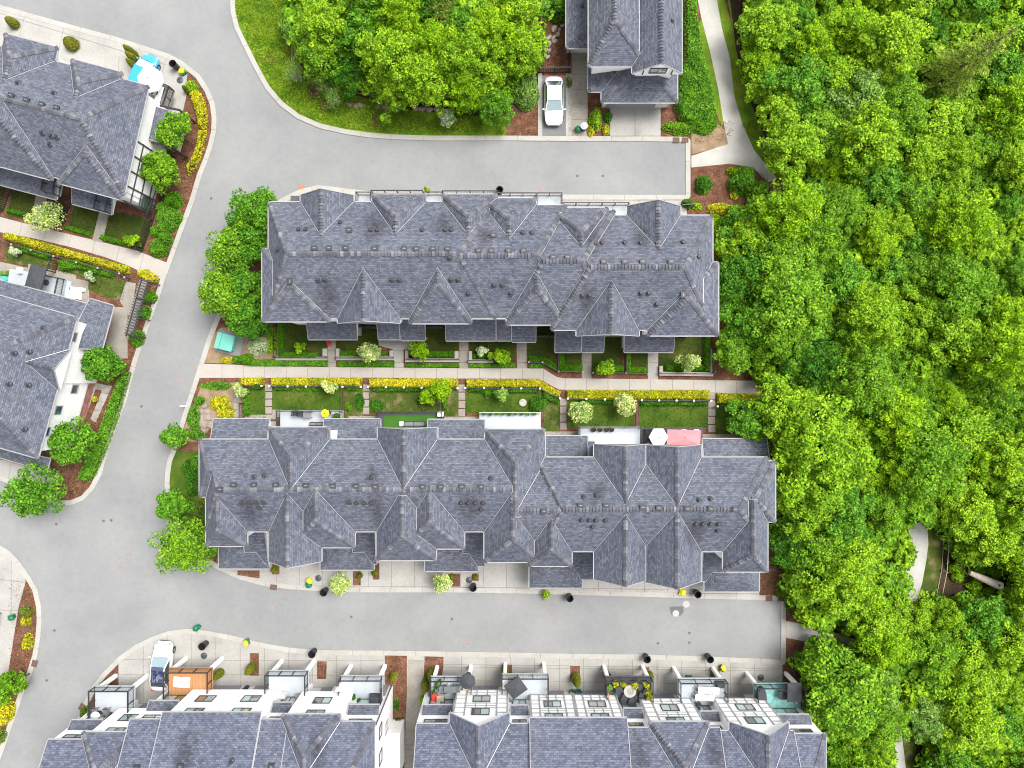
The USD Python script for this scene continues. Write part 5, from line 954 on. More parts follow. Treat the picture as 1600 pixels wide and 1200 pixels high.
NAMED = [('broad', 1322, 1085, 1.05, 'largest dark-leaved maple beside the right end of the bottom row'), ('lime_wide', 1278, 715, 1.35, 'biggest lime green tree, right of the lower row roof'), ('lime', 1262, 790, 1.0, 'lime tree leaning on the right end of the lower row'), ('lime_wide', 1322, 905, 1.0, 'bright lime tree left of the gravel clearing'), ('green', 1175, 500, 1.0, 'bright tree touching the right gutter of the upper row'), ('mid', 1152, 545, .75, 'small tree over the mulch at the walk end'),
         ('deep', 1165, 430, 1.0, 'dark tree against the upper row right end'), ('mid_wide', 1235, 470, 1.15, 'broad tree above the end of the walk'), ('yellow', 1235, 330, 1.1, 'feathery yellow green tree right of the trail fork'), ('green', 1175, 655, .85, 'tree over the right end of the back gardens'), ('lime', 1225, 640, 1.0, 'lime tree just right of the walk end'), ('deep', 1270, 560, 1.0, 'dark tree behind the walk end'), ('lime', 1175, 375, .7, 'small lime tree above the upper row right eave'), ('deep', 1138, 440, .6, 'small dark tree hugging the upper row right end'), ('green', 1150, 480, .5, 'small fresh tree just below the dark one, upper row right end'),
         ('sage', 1345, 150, 1.0, 'pale grey green tree near the top of the wood'), ('sage', 1450, 1125, .75, 'pale sage tree beside the lower gravel gap'), ('lime', 1200, 40, .9, 'lime tree right of the trail top'), ('green', 1250, 130, 1.1, 'green tree right of the trail beside the dry verge'), ('lime', 1240, 225, 1.0, 'lime tree at the trail bend'), ('mid', 1290, 860, 1.0, 'green tree right of the lower row corner'), ('deep', 1235, 850, .8, 'dark low tree at the lower row right wall'),
         ('yellow', 1590, 165, 1.1, 'soft yellow tree under the conifer'), ('lime', 1368, 985, .85, 'lime tree over the gravel path fork'), ('yellow', 1385, 1010, .9, 'yellow green tree below the gravel clearing'), ('deep', 1290, 640, .9, 'dark gap tree left of the lime crowns'), ('mid_wide', 1450, 720, 1.1, 'broad green tree above the gravel clearing'), ('lime', 1560, 850, .8, 'lime tree above the fallen log'), ('olive', 1240, 1165, .8, 'olive tree at the bottom right roof corner'), ('mid', 1335, 1195, .8, 'green tree at the bottom edge beside the gravel gap')]
occ = []
for kd, x, y, s_, l in NAMED: wood_tree(kd, l, x, y, s_, sz=s_*.72); occ.append((x, y, KINDS[kd][1]*s_*S*.75))
rw = random.Random(77); tone = {'lime': 'bright lime green', 'lime_wide': 'wide bright lime green', 'yellow': 'yellow green', 'mid': 'mid green', 'mid_wide': 'wide mid green', 'green': 'fresh green', 'deep': 'dark green', 'sage': 'pale grey green', 'olive': 'olive green', 'broad': 'large-leaved'}
gaps = [(1430, 880, 60), (1440, 830, 34), (1418, 1050, 22), (1412, 1180, 26), (1500, 105, 44), (1585, 8, 16), (1325, 375, 8), (1540, 906, 36), (1268, 985, 62), (1495, 845, 18)]
left_edge = [(-60, 1150), (60, 1165), (150, 1182), (230, 1225), (300, 1235), (420, 1205), (560, 1210), (620, 1220), (700, 1230), (860, 1225), (960, 1290), (1010, 1300), (1100, 1320), (1260, 1325)]
le = lambda y: np.interp(y, [a for a, _ in left_edge], [b for _, b in left_edge])
def where(x, y):
    side = 'house side' if x < le(y) + 110 else ('far right' if x > 1510 else 'middle')
    for lim, nm in ((60, 'level with conifer top'), (150, 'level with parked white saloon'), (240, 'level with trail fork'), (330, 'level with upper road end'), (430, 'level with upper row ridge'), (520, 'level with upper row porches'), (610, 'level with central walk'), (700, 'level with red parasol'), (800, 'level with lower row ridge'), (900, 'level with gravel clearing'), (1000, 'level with lower road'), (1100, 'level with bottom row decks')):
        if y < lim: return nm + ', ' + side
    return 'level with bottom row roofs, ' + side
tries = 0; cnt = 0
while tries < 9000 and cnt < 230:
    tries += 1; y = rw.uniform(-60, 1260); x = rw.uniform(1150, 1680)
    if x < le(y) + 12 or any((x-a)**2 + (y-b_)**2 < (r_ + 26)**2 for a, b_, r_ in gaps): continue
    kd = rw.choice(['lime']*6 + ['lime_wide']*4 + ['yellow']*3 + ['mid']*4 + ['mid_wide']*3 + ['green']*3 + ['deep']*1 + ['sage']*1)
    if y > 780 and x > 1450: kd = rw.choice(['lime', 'lime', 'mid', 'green', 'lime_wide'])
    s_ = rw.uniform(.55, 1.1); r_ = KINDS[kd][1]*s_*S
    if any((x-a)**2 + (y-b_)**2 < (.60*(r_ + q_))**2 for a, b_, q_ in occ): continue
    occ.append((x, y, r_*.72)); cnt += 1
    wood_tree(kd, tone[kd] + ' tree in the wood, ' + where(x, y), x, y, s_, 'crowded ' + tone[kd] + ' trees of the wood', sz=s_*rw.uniform(.55, .95))
GR = [('lime', 505, 40, .85, 'left edge of the grove, above the fence'), ('mid', 500, 85, .75, 'lower left of the grove by the fence'), ('deep', 545, 115, .65, 'dark, at the grove foot behind the broken rail'), ('green', 560, 55, .9, 'inner left of the grove'), ('lime', 610, 85, .95, 'middle of the grove'), ('mid', 570, 10, .9, 'top left of the grove'), ('yellow', 625, 25, .85, 'yellowish, top of the grove'), ('lime', 660, 120, .85, 'lower middle of the grove over the stone line'), ('yellow', 680, 70, .85, 'yellowish, centre right of the grove'), ('olive', 690, 15, .8, 'dull, top right of the grove'),
      ('lime_wide', 740, 90, .85, 'wide, right part of the grove'), ('yellow', 770, 50, .9, 'bright, right of the grove'), ('lime', 800, 15, .85, 'top right corner of the grove'), ('yellow', 725, 140, .7, 'lower right of the grove'), ('green', 775, 165, .62, 'lowest of the grove, over the verge'), ('lime', 810, 75, .75, 'right edge of the grove by the curved fence'), ('lime', 615, 140, .6, 'lowest middle of the grove'), ('green', 720, 40, .7, 'small, between the yellowish ones'), ('mid', 640, 60, .7, 'inner grove, small'), ('deep', 660, 0, .8, 'dark, at the top edge of the grove')]
for kd, x, y, s_, l in GR: wood_tree(kd, tone[kd] + ' tree, top grove, ' + l, x, y, s_, 'trees of the grove')
# grey twiggy trees at the lower left of the grove
for i, (x, y, r, l) in enumerate(((462, 112, 24, 'leftmost of three, over the fence end'), (505, 130, 22, 'middle of three, leaning right'), (520, 152, 16, 'lowest of three, above the mulch ring'), (452, 47, 16, 'alone on the rough verge beside the fence'))):
    t = tree('twiggy_tree', 'sparse grey-green twiggy tree on the top verge, ' + l, x, y, r/S, 3.4, 'leaf_sage', 520+i, nc=34, lpc=30, ls=.12, base_f=.2, bark='pale_bark', cr=.34, limbs=26, lob=.4, trunk_r=.07)
# conifer at the upper right
def conifer(name, label, px, py, R_, h, seed, zc=None):
    rng = np.random.default_rng(seed); p = W(px, py, 0) if zc is None else W(px, py, zc); t = thing(name, label, 'conifer', (p[0], p[1], 0)); tw, P, N = MB(), [], []
    tw.tube([(0, 0, -.2), (0, 0, h*.5), (0, 0, h)], [.26, .15, .03], 8)
    for k in range(50):
        u = (k + .5)/50; z = h*(.14 + .84*u); L = R_*(1-u)**.8*rng.uniform(.8, 1.1) + .15; a = k*2.399 + rng.normal(0, .2); d = np.array([math.cos(a), math.sin(a), 0])
        q = np.array([0, 0, z]); tip = q + d*L + [0, 0, -.25*L]; tw.tube([q, (q+tip)/2 + [0, 0, .08*L], tip], [.05, .035, .012], 4)
        for j in range(int(21*L)):
            s_ = rng.uniform(.12, 1); c = q + d*L*s_ + [0, 0, -.25*L*s_ + .3*L*s_*(1-s_)]; sd = np.array([-d[1], d[0], 0])*rng.choice([-1, 1]); ln = (1.05 - s_)*L*.36 + .12
            for w_ in np.linspace(.1, 1, max(3, int(ln/.09))): P.append(c + (sd*.8 + d*.5)*ln*w_ + [0, 0, -.1*ln*w_]); N.append((rng.normal(0, .3), rng.normal(0, .3), 1))
    v, f = leaves_at(np.array(P), np.array(N), .21, rng, .3, .4); tw.build('trunk', 'bark', t); MB().add(v, f).build('needles', 'leaf_conifer', t, kind='stuff', rnd=4); return t
conifer('conifer_tree', 'tall drooping conifer leaning into the upper right corner', 1440, 148, 3.6, 13.0, 9)
conifer('conifer_tree', 'dark conifer top at the upper edge of the grove', 678, -8, 2.6, 9.0, 10)
# undergrowth of the wood and grove
rngu = np.random.default_rng(5); _, _, (v, f) = crown_parts(31, 1.0, 1.1, 26, 26, .26, .0, .30)
ug = UsdGeom.PointInstancer.Define(stage, path_for('undergrowth')); put(ug, 'dense low undergrowth beneath the wood and grove', 'undergrowth', None, 'stuff')
pr = MB().add(v, f).build('bush', 'leaf_lime', ug.GetPrim(), rnd=4); pr2 = MB().add(v*[1.2, 1.2, .8], f).build('fern', 'leaf_mid', ug.GetPrim(), rnd=4)
inner = unary_union([PG([(1118, 345), (1160, 330), (1215, 320), (1215, 600), (1190, 590), (1140, 500), (1122, 470)]), PG([(1215, 640), (1260, 700), (1260, 900), (1218, 880)]), PG([(1250, -100), (1680, -100), (1680, 1300), (1300, 1300), (1290, 1150), (1250, 1000), (1230, 900), (1225, 720), (1210, 600), (1170, 520), (1165, 420), (1200, 310), (1262, 300), (1240, 220), (1190, 120), (1165, 0), (1150, -100)]), PG([(470, -60), (470, 95), (535, 132), (600, 150), (690, 165), (800, 160), (835, 90), (840, -60)])])
inner = inner.difference(unary_union([PG([(1395, 800), (1480, 800), (1484, 880), (1474, 935), (1430, 970), (1400, 1000), (1365, 1010), (1390, 930)]), PG([(1215, 945), (1325, 968), (1330, 1010), (1215, 1010)]), PG([(1225, 965), (1310, 985), (1400, 1075), (1440, 1080), (1445, 1320), (1370, 1320), (1365, 1120), (1300, 1010), (1228, 1000)])]))
mx0, my0, mx1, my1 = inner.bounds; q = np.c_[rngu.uniform(mx0, mx1, 9000), rngu.uniform(my0, my1, 9000)]; q = q[shapely.contains_xy(inner, q[:, 0], q[:, 1])][:4200]; n = len(q)
ug.CreatePrototypesRel().SetTargets([pr.GetPath(), pr2.GetPath()]); ug.CreateProtoIndicesAttr(Vt.IntArray.FromNumpy(rngu.integers(0, 2, n).astype(np.int32)))
zz = rngu.uniform(0, 2.2, n); sc = rngu.uniform(.7, 1.9, n)[:, None]*np.array([1, 1, 1.0]); near = np.linalg.norm(q - W(1540, 906, 1.5), axis=1) < 2.6; zz[near] = 0; sc[near] = .85
ug.CreatePositionsAttr(Vt.Vec3fArray.FromNumpy(np.c_[q, zz].astype(np.float32))); ug.CreateScalesAttr(Vt.Vec3fArray.FromNumpy(sc.astype(np.float32)))
aa = rngu.uniform(0, 6.28, n); ug.CreateOrientationsAttr(Vt.QuathArray([Gf.Quath(float(math.cos(a/2)), 0, 0, float(math.sin(a/2))) for a in aa]))
# grass blades on the rough verge
def grass_tufts(pg, n, h, label, lm='leaf_grass', seed=3):
    rng = np.random.default_rng(seed); a, b_, c, d = pg.bounds; q = np.c_[rng.uniform(a, c, 6*n), rng.uniform(b_, d, 6*n)]; q = q[shapely.contains_xy(pg, q[:, 0], q[:, 1])][:n]
    keep = meshkit.fbm(np.c_[q*.5, np.zeros(len(q))], 3, seed) > .36; q = q[keep]; P = np.c_[q, rng.uniform(.1, h, len(q))]; v, f = leaves_at(P, np.tile([0, 0, 1.], (len(q), 1)), .26, rng, .8, .28); MB().add(v, f).build('grass', lm, None, label=label, cat='grass', kind='stuff', rnd=4)
grass_tufts(vt.buffer(-.1), 15000, .28, 'rough tufty grass of the bend verge')

# blades and chips that give the mown lawns and the bark beds their texture
def scatter(pgs, dens, size, matn, name, label, cat, zs, seed, asp=.3, jit=.8):
    rng = np.random.default_rng(seed); pg = unary_union(pgs); a, b_, c, d = pg.bounds; n = int((c-a)*(d-b_)*dens); q = np.c_[rng.uniform(a, c, n), rng.uniform(b_, d, n)]; q = q[shapely.contains_xy(pg, q[:, 0], q[:, 1])]
    P = np.c_[q, rng.uniform(*zs, len(q))]; v, f = leaves_at(P, np.tile([0, 0, 1.], (len(q), 1)), size, rng, jit, asp); MB().add(v, f).build(name, matn, None, label=label, cat=cat, kind='stuff', rnd=4)
scatter(lawn_pgs, 55, .17, 'leaf_mown', 'grass', 'mown grass of the small gardens', 'grass', (.10, .16), 8)
beds = [I_E.buffer(-.55).intersection(RG(60, 100, 345, 800)), PG([(1078, 190), (1200, 190), (1200, 345), (1078, 345)]), PG([(1112, 540), (1195, 540), (1195, 594), (1112, 592)]), PG([(1187, 880), (1262, 890), (1262, 974), (1228, 970), (1228, 934), (1187, 934)]), PG([(790, 165), (840, 165), (840, 215), (790, 215)]), PG([(840, 20), (884, 20), (884, 112), (840, 112)]), I_H.buffer(-.55).intersection(RG(15, 905, 70, 1200))]
busy = unary_union([PG([(-40, 320), (0, 330), (267, 405), (262, 440), (0, 366), (-40, 360)]), PG([(-40, 0), (290, 95), (292, 190), (200, 330), (0, 260)]), RG(-40, 405, 200, 570), PG([(108, 590), (180, 595), (120, 725), (90, 720)]), PG([(-40, 715), (95, 748), (90, 780), (-40, 760)]), PG([(1080, 226), (1140, 220), (1150, 185), (1220, 280), (1176, 262), (1140, 257), (1080, 268)])] + lawn_pgs)
scatter([b_.difference(busy) for b_ in beds], 42, .15, 'bark_chip', 'bark_chips', 'scattered bark chips on the planting beds', 'bark chips', (.07, .10), 9, .45, .5)
# ---------------- boulders, fences, street furniture ----------------
def boulder(label, px, py, r, seed, group, matn='stone', ry=None, h=None, ang=0):
    m = trimesh.creation.icosphere(2, 1.0); rng = np.random.default_rng(seed); v = m.vertices
    for _ in range(9):                     # cut facets
        d = sphere_dirs(1, rng, .3)[0]; t = rng.uniform(.62, .86); s_ = v @ d; v = v - np.where(s_ > t, s_ - t, 0)[:, None]*d
    v = v*[r, ry or r*.85, h or r*.55]; c, s_ = math.cos(ang), math.sin(ang); v = v @ np.array([[c, s_, 0], [-s_, c, 0], [0, 0, 1]]); p = W(px, py, 0)
    put(MB().add(v + [p[0], p[1], .12], m.faces).build('boulder', matn, smooth=25), label, 'boulder', group)
for i, (x, y, r) in enumerate([(320.5, 634.5, .36), (315.5, 642, .40), (323, 644, .45), (327, 653, .62), (317, 652, .40), (320, 662, .58), (330, 664, .48), (319, 672, .38)]):
    boulder('pale flat boulder between the leafy shrub and the yellow shrubs by the lower row', x, y, r, 20+i, 'boulders by the lower row corner')
for i, (x, y, r, a) in enumerate([(880, 26, .40, 1.2), (884, 31, .5, 1.0), (879, 40, .42, .7), (865, 46, .65, .9), (874, 47, .35, 1.0), (857, 60, .55, .8), (865, 60, .48, 1.0), (872, 54, .50, .9), (866, 65, .5, .3), (853, 71, .52, 1.4), (858, 69, .5, 1.3), (853, 79, .45, 1.2), (858, 80, .4, 1.0), (851, 88, .42, .9), (856, 90, .4, .7), (848, 95, .35, .8)]):
    boulder('pale stone in the line of boulders across the mulch left of the top right house', x, y, r*.66, 40+i, 'boulder line across the mulch', 'pale_stone', ry=r*.42, h=r*.3, ang=a)
for i, x in enumerate((548, 556, 563, 592, 602, 613, 624, 650, 660, 672, 684, 703)):
    boulder('pale stone in the low edging line along the foot of the grove', x, 164 + (x-548)*.055 + (i % 2), .38 + .12*((i*7) % 3)/2, 70+i, 'stone edging of the grove', ry=.28)
boulder('single pale stone on the rough bank right of the trail', 1196, 224, .38, 91, None)
boulder('pale cut stone in the mulch under the bright tree at the walk end', 1165, 553, .5, 92, None)
boulder('grey stone in the dark gap at the upper right corner', 1582, 6, .5, 93, None, 'grey_stone')
# fallen log
p, q = W3(1515, 895, 1.5), W3(1564, 916, 1.8); t = thing('fallen_log', 'pale weathered fallen log lying over the bushes at the right', 'log'); d = q - p
MB().tube([p, p + d*.3 + [0, 0, .05], p + d*.7, q], [.22, .30, .36, .40], 12).build('trunk', 'log_wood', t); MB().cyl(p + d*.86 + [0, 0, .36], .12, .05, 8).build('knot', 'bark', t)
def fence(label, pts, h=1.0, matn='black_metal', z=0, pick=.13, posts=1.8, cap=None, rails=2, solid=False, name='fence', w=.05, pk=.022):
    """A fence of posts, rails and pickets along pixel-traced ground points."""
    P = [W(*a) for a in pts]; t = thing(name, label, 'fence'); mb, pkb = MB(), MB(); done = []
    for a, b_ in zip(P[:-1], P[1:]):
        L = np.linalg.norm(b_ - a); k = max(1, round(L/posts))
        for i in range(k+1):
            c = a + (b_-a)*i/k
            if any(np.linalg.norm(c - q_) < .1 for q_ in done): continue
            done.append(c); po = MB().box((*c, z + h/2 + .04), (.09, .09, h + .08)).build('post', matn, t)
            if cap: MB().lathe((*c, z + h + .08), [(.10, 0), (.10, .05), (.05, .09), (0, .10)], 8).build('post_cap', cap, po)
        for j in range(rails):
            MB().bar((*a, z + .12 + (h-.16)*j/(max(rails-1, 1))), (*b_, z + .12 + (h-.16)*j/(max(rails-1, 1))), w).build('rail', matn, t)
        if pick:
            for i in range(1, int(L/pick)): c = a + (b_-a)*i*pick/L; pkb.box((*c, z + h*.5), (pk, pk, h*.92))
    pkb.build('pickets', matn, t, kind='stuff'); return t
fence('black picket fence up the left side of the left end garden', [(433, 508), (433, 558)], 1.15); fence('black picket fence up the right side of the right end garden', [(1111, 545), (1111, 582)], 1.1, z=.4)
for q, l in zip([[(433, 559), (513, 559.5)], [(527, 559.5), (616, 559.5)], [(634, 562), (717, 562)], [(733, 563.5), (771, 563.5)], [(1030, 583), (1110, 584)]], ['left end garden', 'garden with the cream tree', 'third garden', 'garden with the white bush', 'right end garden']): fence('low black railing on top of the garden wall, ' + l, q, .55, z=.5)
for q, l in (([(872, 551), (872, 580)], 'right of the walk bend'), ([(977, 551), (977, 583)], 'left of the grey path'), ([(764, 540), (764, 562)], 'beside the white bush'), ([(648, 500), (648, 545)], 'right of the wide second patio')): fence('low divider fence between front gardens of the upper row, ' + l, q, 1.0)
for q, l in (([(826, 566), (847, 566.5), (872, 580.5), (909, 581.5)], 'following the walk bend'), ([(925, 582.5), (976, 583), (1010, 584)], 'left of the grey path, along the mulch strip')): fence('pale capped front garden fence, ' + l, q, .8, cap='trim')
for q, l in (([(376, 603), (414, 603)], 'left end by the broad slabs'), ([(426, 603.5), (567, 604.5)], 'along the long left lawn'), ([(578, 604.5), (716, 606.5)], 'along the patchy lawn'), ([(728, 606), (843, 607), (874, 622)], 'turning at the bend'), ([(886, 622.5), (1000, 625), (1107, 626)], 'longest, right of the bend'), ([(1117, 634.5), (1156, 635.5)], 'right end by the wood')):
    fence('dark pale-capped fence below the golden hedge, ' + l, q, .85, 'dark_trim', cap='cloth_white')
for q, l in (([(537, 605), (537, 645)], 'right of the long left lawn'), ([(690, 606), (690, 642)], 'right of the patchy lawn'), ([(843, 607), (843, 642)], 'right of the lawn with the round stone'), ([(993, 626), (994, 668)], 'at the round cream tree'), ([(379, 630), (379, 656)], 'right of the broad slabs')): fence('thin divider fence between the back gardens, ' + l, q, .9, 'dark_trim')
fence('heavy black picket fence beside the kerb of the top left gardens', [(223, 394), (240, 345), (258, 297)], 1.5, posts=2.2, pick=.2, pk=.05, w=.07); fence('black picket divider between top left gardens, right one', [(99, 350), (114, 312)], 1.5, pick=.2, pk=.05, w=.07); fence('black picket divider between top left gardens, left one', [(6, 330), (19, 292)], 1.5, pick=.2, pk=.05, w=.07)
fence('long sloping fence below the golden hedge at the left', [(0, 377), (60, 394), (130, 413), (196, 430), (204, 436)], 1.0, 'dark_trim', cap='trim'); fence('black picket divider behind the left middle house', [(88, 426), (93, 404)], 1.4, pick=.2, pk=.05)
fence('pale thin rail fence along the left side of the grove', [(461, -20), (461, 100)], 1.0, 'tan_wood', pick=0, posts=2.4); fence('weathered rail fence below the grove, partly hidden', [(520, 140), (592, 151)], 1.0, 'tan_wood', pick=0, posts=2.4, w=.08); fence('curved pale rail fence right of the grove', [(850, -10), (847, 30), (838, 60), (828, 84), (815, 97)], 1.0, 'tan_wood', pick=0, posts=2.2, w=.07)
fence('black picket gate behind the white saloon car', [(843, 113.5), (889, 113)], 1.15, pick=.17, pk=.06, w=.07); MB().box((*W(886, 117), .6), (.5, .5, 1.2)).build('x', 'grey_stone') if False else None
fence('dark low fence beside the stained side walk', [(889, 88), (889, 115)], 1.2, pick=.2, pk=.05)
fence('old wooden fence beside the gravel clearing in the wood', [(1471, 806), (1473, 850), (1470, 890), (1462, 930)], 1.0, 'tan_wood', pick=0, posts=2.6)
# pergola of black slats along the left middle house
sheet('garden_path', PG([(219, 436), (231, 438), (205, 530), (193, 528)]), 'old_concrete', .088)
t = thing('pergola', 'long black slatted pergola beside the left middle house', 'pergola'); a, b_ = W(226, 436, 2.4), W(201, 527, 2.4); L = np.linalg.norm(b_-a); u = (b_-a)/L; nn = np.array([-u[1], u[0]]); rot = math.atan2(nn[1], nn[0])
for s_ in (-1, 1):
    MB().bar((*(a + nn*s_*.32), 2.3), (*(b_ + nn*s_*.32), 2.3), .08, .14).build('beam', 'black_metal', t)
    for k in range(4): c = a + u*L*(k+.1)/3.2 + nn*s_*.32; MB().box((*c, 1.12), (.10, .10, 2.24)).build('post', 'black_metal', t)
for k in range(int(L/.27)): c = a + u*(k+.5)*.27; MB().box((*c, 2.42), (.92, .125, .10), rot).build('slat', 'dark_trim', t)
# utility box
c = W(360, 536); ru = math.radians(-14); MB().cbox((c[0], c[1], .10), (2.5, 2.15, .16), .02, ru).build('concrete_pad', 'grey_panel', None, label=None, kind='structure'); t = thing('utility_box', 'turquoise green electrical utility box on a concrete pad by the street', 'utility box', (c[0] - .12, c[1] + .05, .18), ru)
MB().cbox((0, 0, .42), (1.55, 1.42, .84), .03).build('body', 'shed_green', t); sh = manifold3d.Manifold.hull_points(np.array([(x, y, z) for y in (-.76, .76) for x, z in ((-.82, .84), (-.82, .98), (.45, 1.12), (.82, .90), (.82, .84))])); mm = sh.to_mesh(); MB().add(mm.vert_properties[:, :3], mm.tri_verts).build('lid', 'shed_green', t); MB().box((-.35, 0, .995), (.02, 1.48, .12)).build('lid_seam', 'dark_trim', t)
# lidless round bins, loose lids, recycling boxes
def bin_round(label, px, py, seed=0, matn='bin_black', h=.85, r=.27, lid=None):
    c = W(px, py); t = thing('rubbish_bin', label, 'bin', (c[0], c[1], .09), seed)
    MB().lathe((0, 0, 0), [(0, 0), (r*.82, 0), (r, h), (r*1.08, h), (r*1.08, h+.04), (r*.94, h+.04), (r*.8, .06), (0, .06)], 18).build('barrel', matn, t, smooth=40)
    for s_ in (-1, 1): MB().box((s_*r*1.08, 0, h-.12), (.06, .16, .04)).build('handle', matn, t)
    if lid: MB().lathe((0, 0, h + .04), [(r*1.12, 0), (r*1.12, .03), (r*.5, .10), (0, .11)], 18).build('lid', lid, t, smooth=40)
def bin_lid(label, px, py, matn='bin_lid'):
    c = W(px, py); t = thing('bin_lid', label, 'bin lid', (c[0], c[1], .09))
    MB().lathe((0, 0, 0), [(.31, 0), (.31, .035), (.27, .04), (.25, .055), (.12, .09), (0, .095)], 22).build('dome', matn, t, smooth=30); MB().bar((-.08, 0, .12), (.08, 0, .12), .03).build('handle', 'bin_black', t)
def recycling(label, px, py, cbox, cbag, seed):
    c = W(px, py); t = thing('recycling_box', label, 'recycling box', (c[0], c[1], .09), seed); rng = np.random.default_rng(int(seed*10))
    MB().cbox((0, 0, .17), (.52, .38, .34), .03).build('box', cbox, t); MB().cbox((0, 0, .35), (.56, .42, .04), .015).build('rim', cbox, t)
    m = trimesh.creation.icosphere(2, 1); v = m.vertices*[.30, .24, .22]*(1 + .22*(meshkit.noise(m.vertices*3 + seed)[:, None] - .5)); MB().add(v + [.06, -.08, .44], m.faces).build('bag', cbag, t, smooth=True)
for x, y, l in [(781, 301, 'by the upper row rail on the upper road'), (323, 1004, 'beside the loose lid on the bottom left drive'), (492, 1016, 'on the kerb above the bottom left row'), (740, 914, 'below the lower row beside a grey lid'), (889, 930, 'on the kerb right of the bright lime pot plant'), (1086, 924, 'near the yellow bag below the lower row'), (1008, 1024, 'on the kerb above the dark deck'), (1105, 1024, 'on the kerb left of the yellow bag, bottom right'), (510, 921, 'in the road edge beside the pale lime tree'), (278, 107, 'by the kerb at the top left bend'), (947, 1050, 'above the left corner of the dark deck'), (387, 1074, 'lying low beside the bottom left wall')]: bin_round('black round open rubbish bin ' + l, x, y, x*.01, h=.95, r=.33)
bin_round('pale grey round bin beside the green box at the top right walk', 911, 202, .3, 'bin_black', .8, .32, 'bin_grey')
for x, y, l in [(319.5, 1024, 'on the bottom left drive below the open bin'), (498, 903, 'on the drive beside the pale lime tree'), (733, 906, 'on the walk beside the open bin, lower row'), (282, 126, 'on the drive at the top left bend'), (1188, 1058, 'on the last drive, bottom right')]: bin_lid('dark round bin lid lying flat ' + l, x, y)
for x, y, a, b_, l in [(311, 979, 'bin_green', 'bin_green', 'green recycling box with yellow edge on the curved kerb'), (388, 1001, 'bin_green', 'bin_yellow', 'yellow recycling bag with green box on the bottom kerb'), (484, 911, 'bin_green', 'bin_green', 'green recycling box below the lower row, left end'), (1064, 924, 'bin_yellow', 'bin_yellow', 'yellow recycling bag below the right gables of the lower row'), (1127, 1042, 'bin_black', 'bin_yellow', 'bright yellow bag on the last bottom drive'), (289, 115, 'bin_green', 'bin_yellow', 'yellow bag on green box at the top left bend'), (903, 203, 'bin_green', 'bin_green', 'green recycling crate at the end of the stained side walk'), (22, 962, 'bin_green', 'bin_green', 'green box beside the olive shrub at the lower left')]: recycling(l, x, y, a, b_, x*.013)
recycling('yellow recycling bag beside the green box, lower row left end', 485, 907, 'bin_yellow', 'bin_yellow', 2.2)
# covers and drain grates
def disc(name, label, px, py, r, matn, z=.0165):
    p = W(px, py); put(MB().lathe((p[0], p[1], z - .012), [(r, 0), (r, .012), (r*.93, .014), (r*.90, .010), (r*.4, .011), (r*.36, .014), (0, .014)], 24).build(name, matn), label, 'manhole cover')
for x, y, r, m_, l in [(470, 295.5, .34, 'terracotta', 'orange rusty manhole cover at the apron of the upper row'), (847, 294, .33, 'cover_red', 'pinkish manhole cover on the upper road edge'), (282, 593, .32, 'cover_red', 'pinkish manhole cover in the left street by the walk'), (305, 582, .28, 'cover_red', 'pinkish cover at the kerb by the walk'), (1056, 958.5, .30, 'gravel', 'manhole cover inside the dark asphalt patch'), (1072, 944, .33, 'gravel', 'pale cover right of the asphalt patch'), (448, 926, .30, 'cover_red', 'faint pink cover, lower road upper left'), (426, 951, .32, 'cover_red', 'faint pink cover, lower road left'), (728, 1001, .42, 'cover_red', 'faint pink cover near the bottom kerb'), (188, 884, .28, 'cover_red', 'faint pink cover left at the road junction'), (203, 867, .26, 'cover_red', 'faint pink cover right at the road junction'), (855, 950, .3, 'cover_red', 'faint pink cover below the bright pot plant'), (822, 628, .34, 'iron', 'dark valve cover left in the lawn with the round stone') if False else (871, 938, .26, 'cover_red', 'faint pink cover beside the kerb bin')]: disc('manhole_cover', l, x, y, r, m_)
sheet('asphalt_patch', PG([(1046, 948), (1068, 947), (1068, 956), (1063, 962), (1049, 961)]).difference(Point(*W(1056, 958.5)).buffer(.33)), 'tar_patch', .002)
for i, (x, y) in enumerate([(121, 214), (88, 819), (162, 814), (174, 813), (85, 985), (73, 1063), (902, 275), (942, 275), (221, 635), (330, 310), (549, 964), (706, 967), (1028, 1005), (1077, 1004), (1077, 989)]): disc('manhole_cover', 'small dark valve cover set in the grey asphalt', x, y, .13, 'iron'); put(stage.GetPrimAtPath('/World/manhole_cover_%03d' % (taken['/World/manhole_cover'] - 1)), None, None, 'small valve covers in the roads')
for x, y, a, l in [(1056, 219.5, 0, 'left one of the pair at the upper road end'), (1070, 219.5, 0, 'right one of the pair at the upper road end'), (1201, 934.5, 0, 'left one of the pair at the lower road end'), (1220, 934.8, 0, 'right one of the pair at the lower road end'), (55, 1036, 1.3, 'at the lower left kerb'), (129, 1104, 1.1, 'at the kerb beside the bottom left row'), (428, 917, -.12, 'at the kerb below the lower row, left end')]:
    p = W(x, y); t = thing('drain_grate', 'rust brown kerb drain grate, ' + l, 'drain grate', (p[0], p[1], .1), a); fr = MB()
    for s_ in (-1, 1): fr.box((0, s_*.22, .02), (.62, .05, .05)); fr.box((s_*.29, 0, .02), (.05, .40, .05))
    fr.build('frame', 'rust_iron', t); br = MB(); [br.box((-.24 + k*.08, 0, .012), (.035, .40, .03)) for k in range(7)]; br.build('bars', 'rust_iron', t); MB().box((0, 0, .0), (.5, .4, .02)).build('pit', 'iron', t)
for x, y, r in ((423, 92, .52), (490, 146, .62), (508, 166, .58), (587, 191, .62), (450, 55, .5)): sheet('planting_bed', blob(x, y, r, seed=int(x)), 'terracotta' if False else 'mulch', .105)
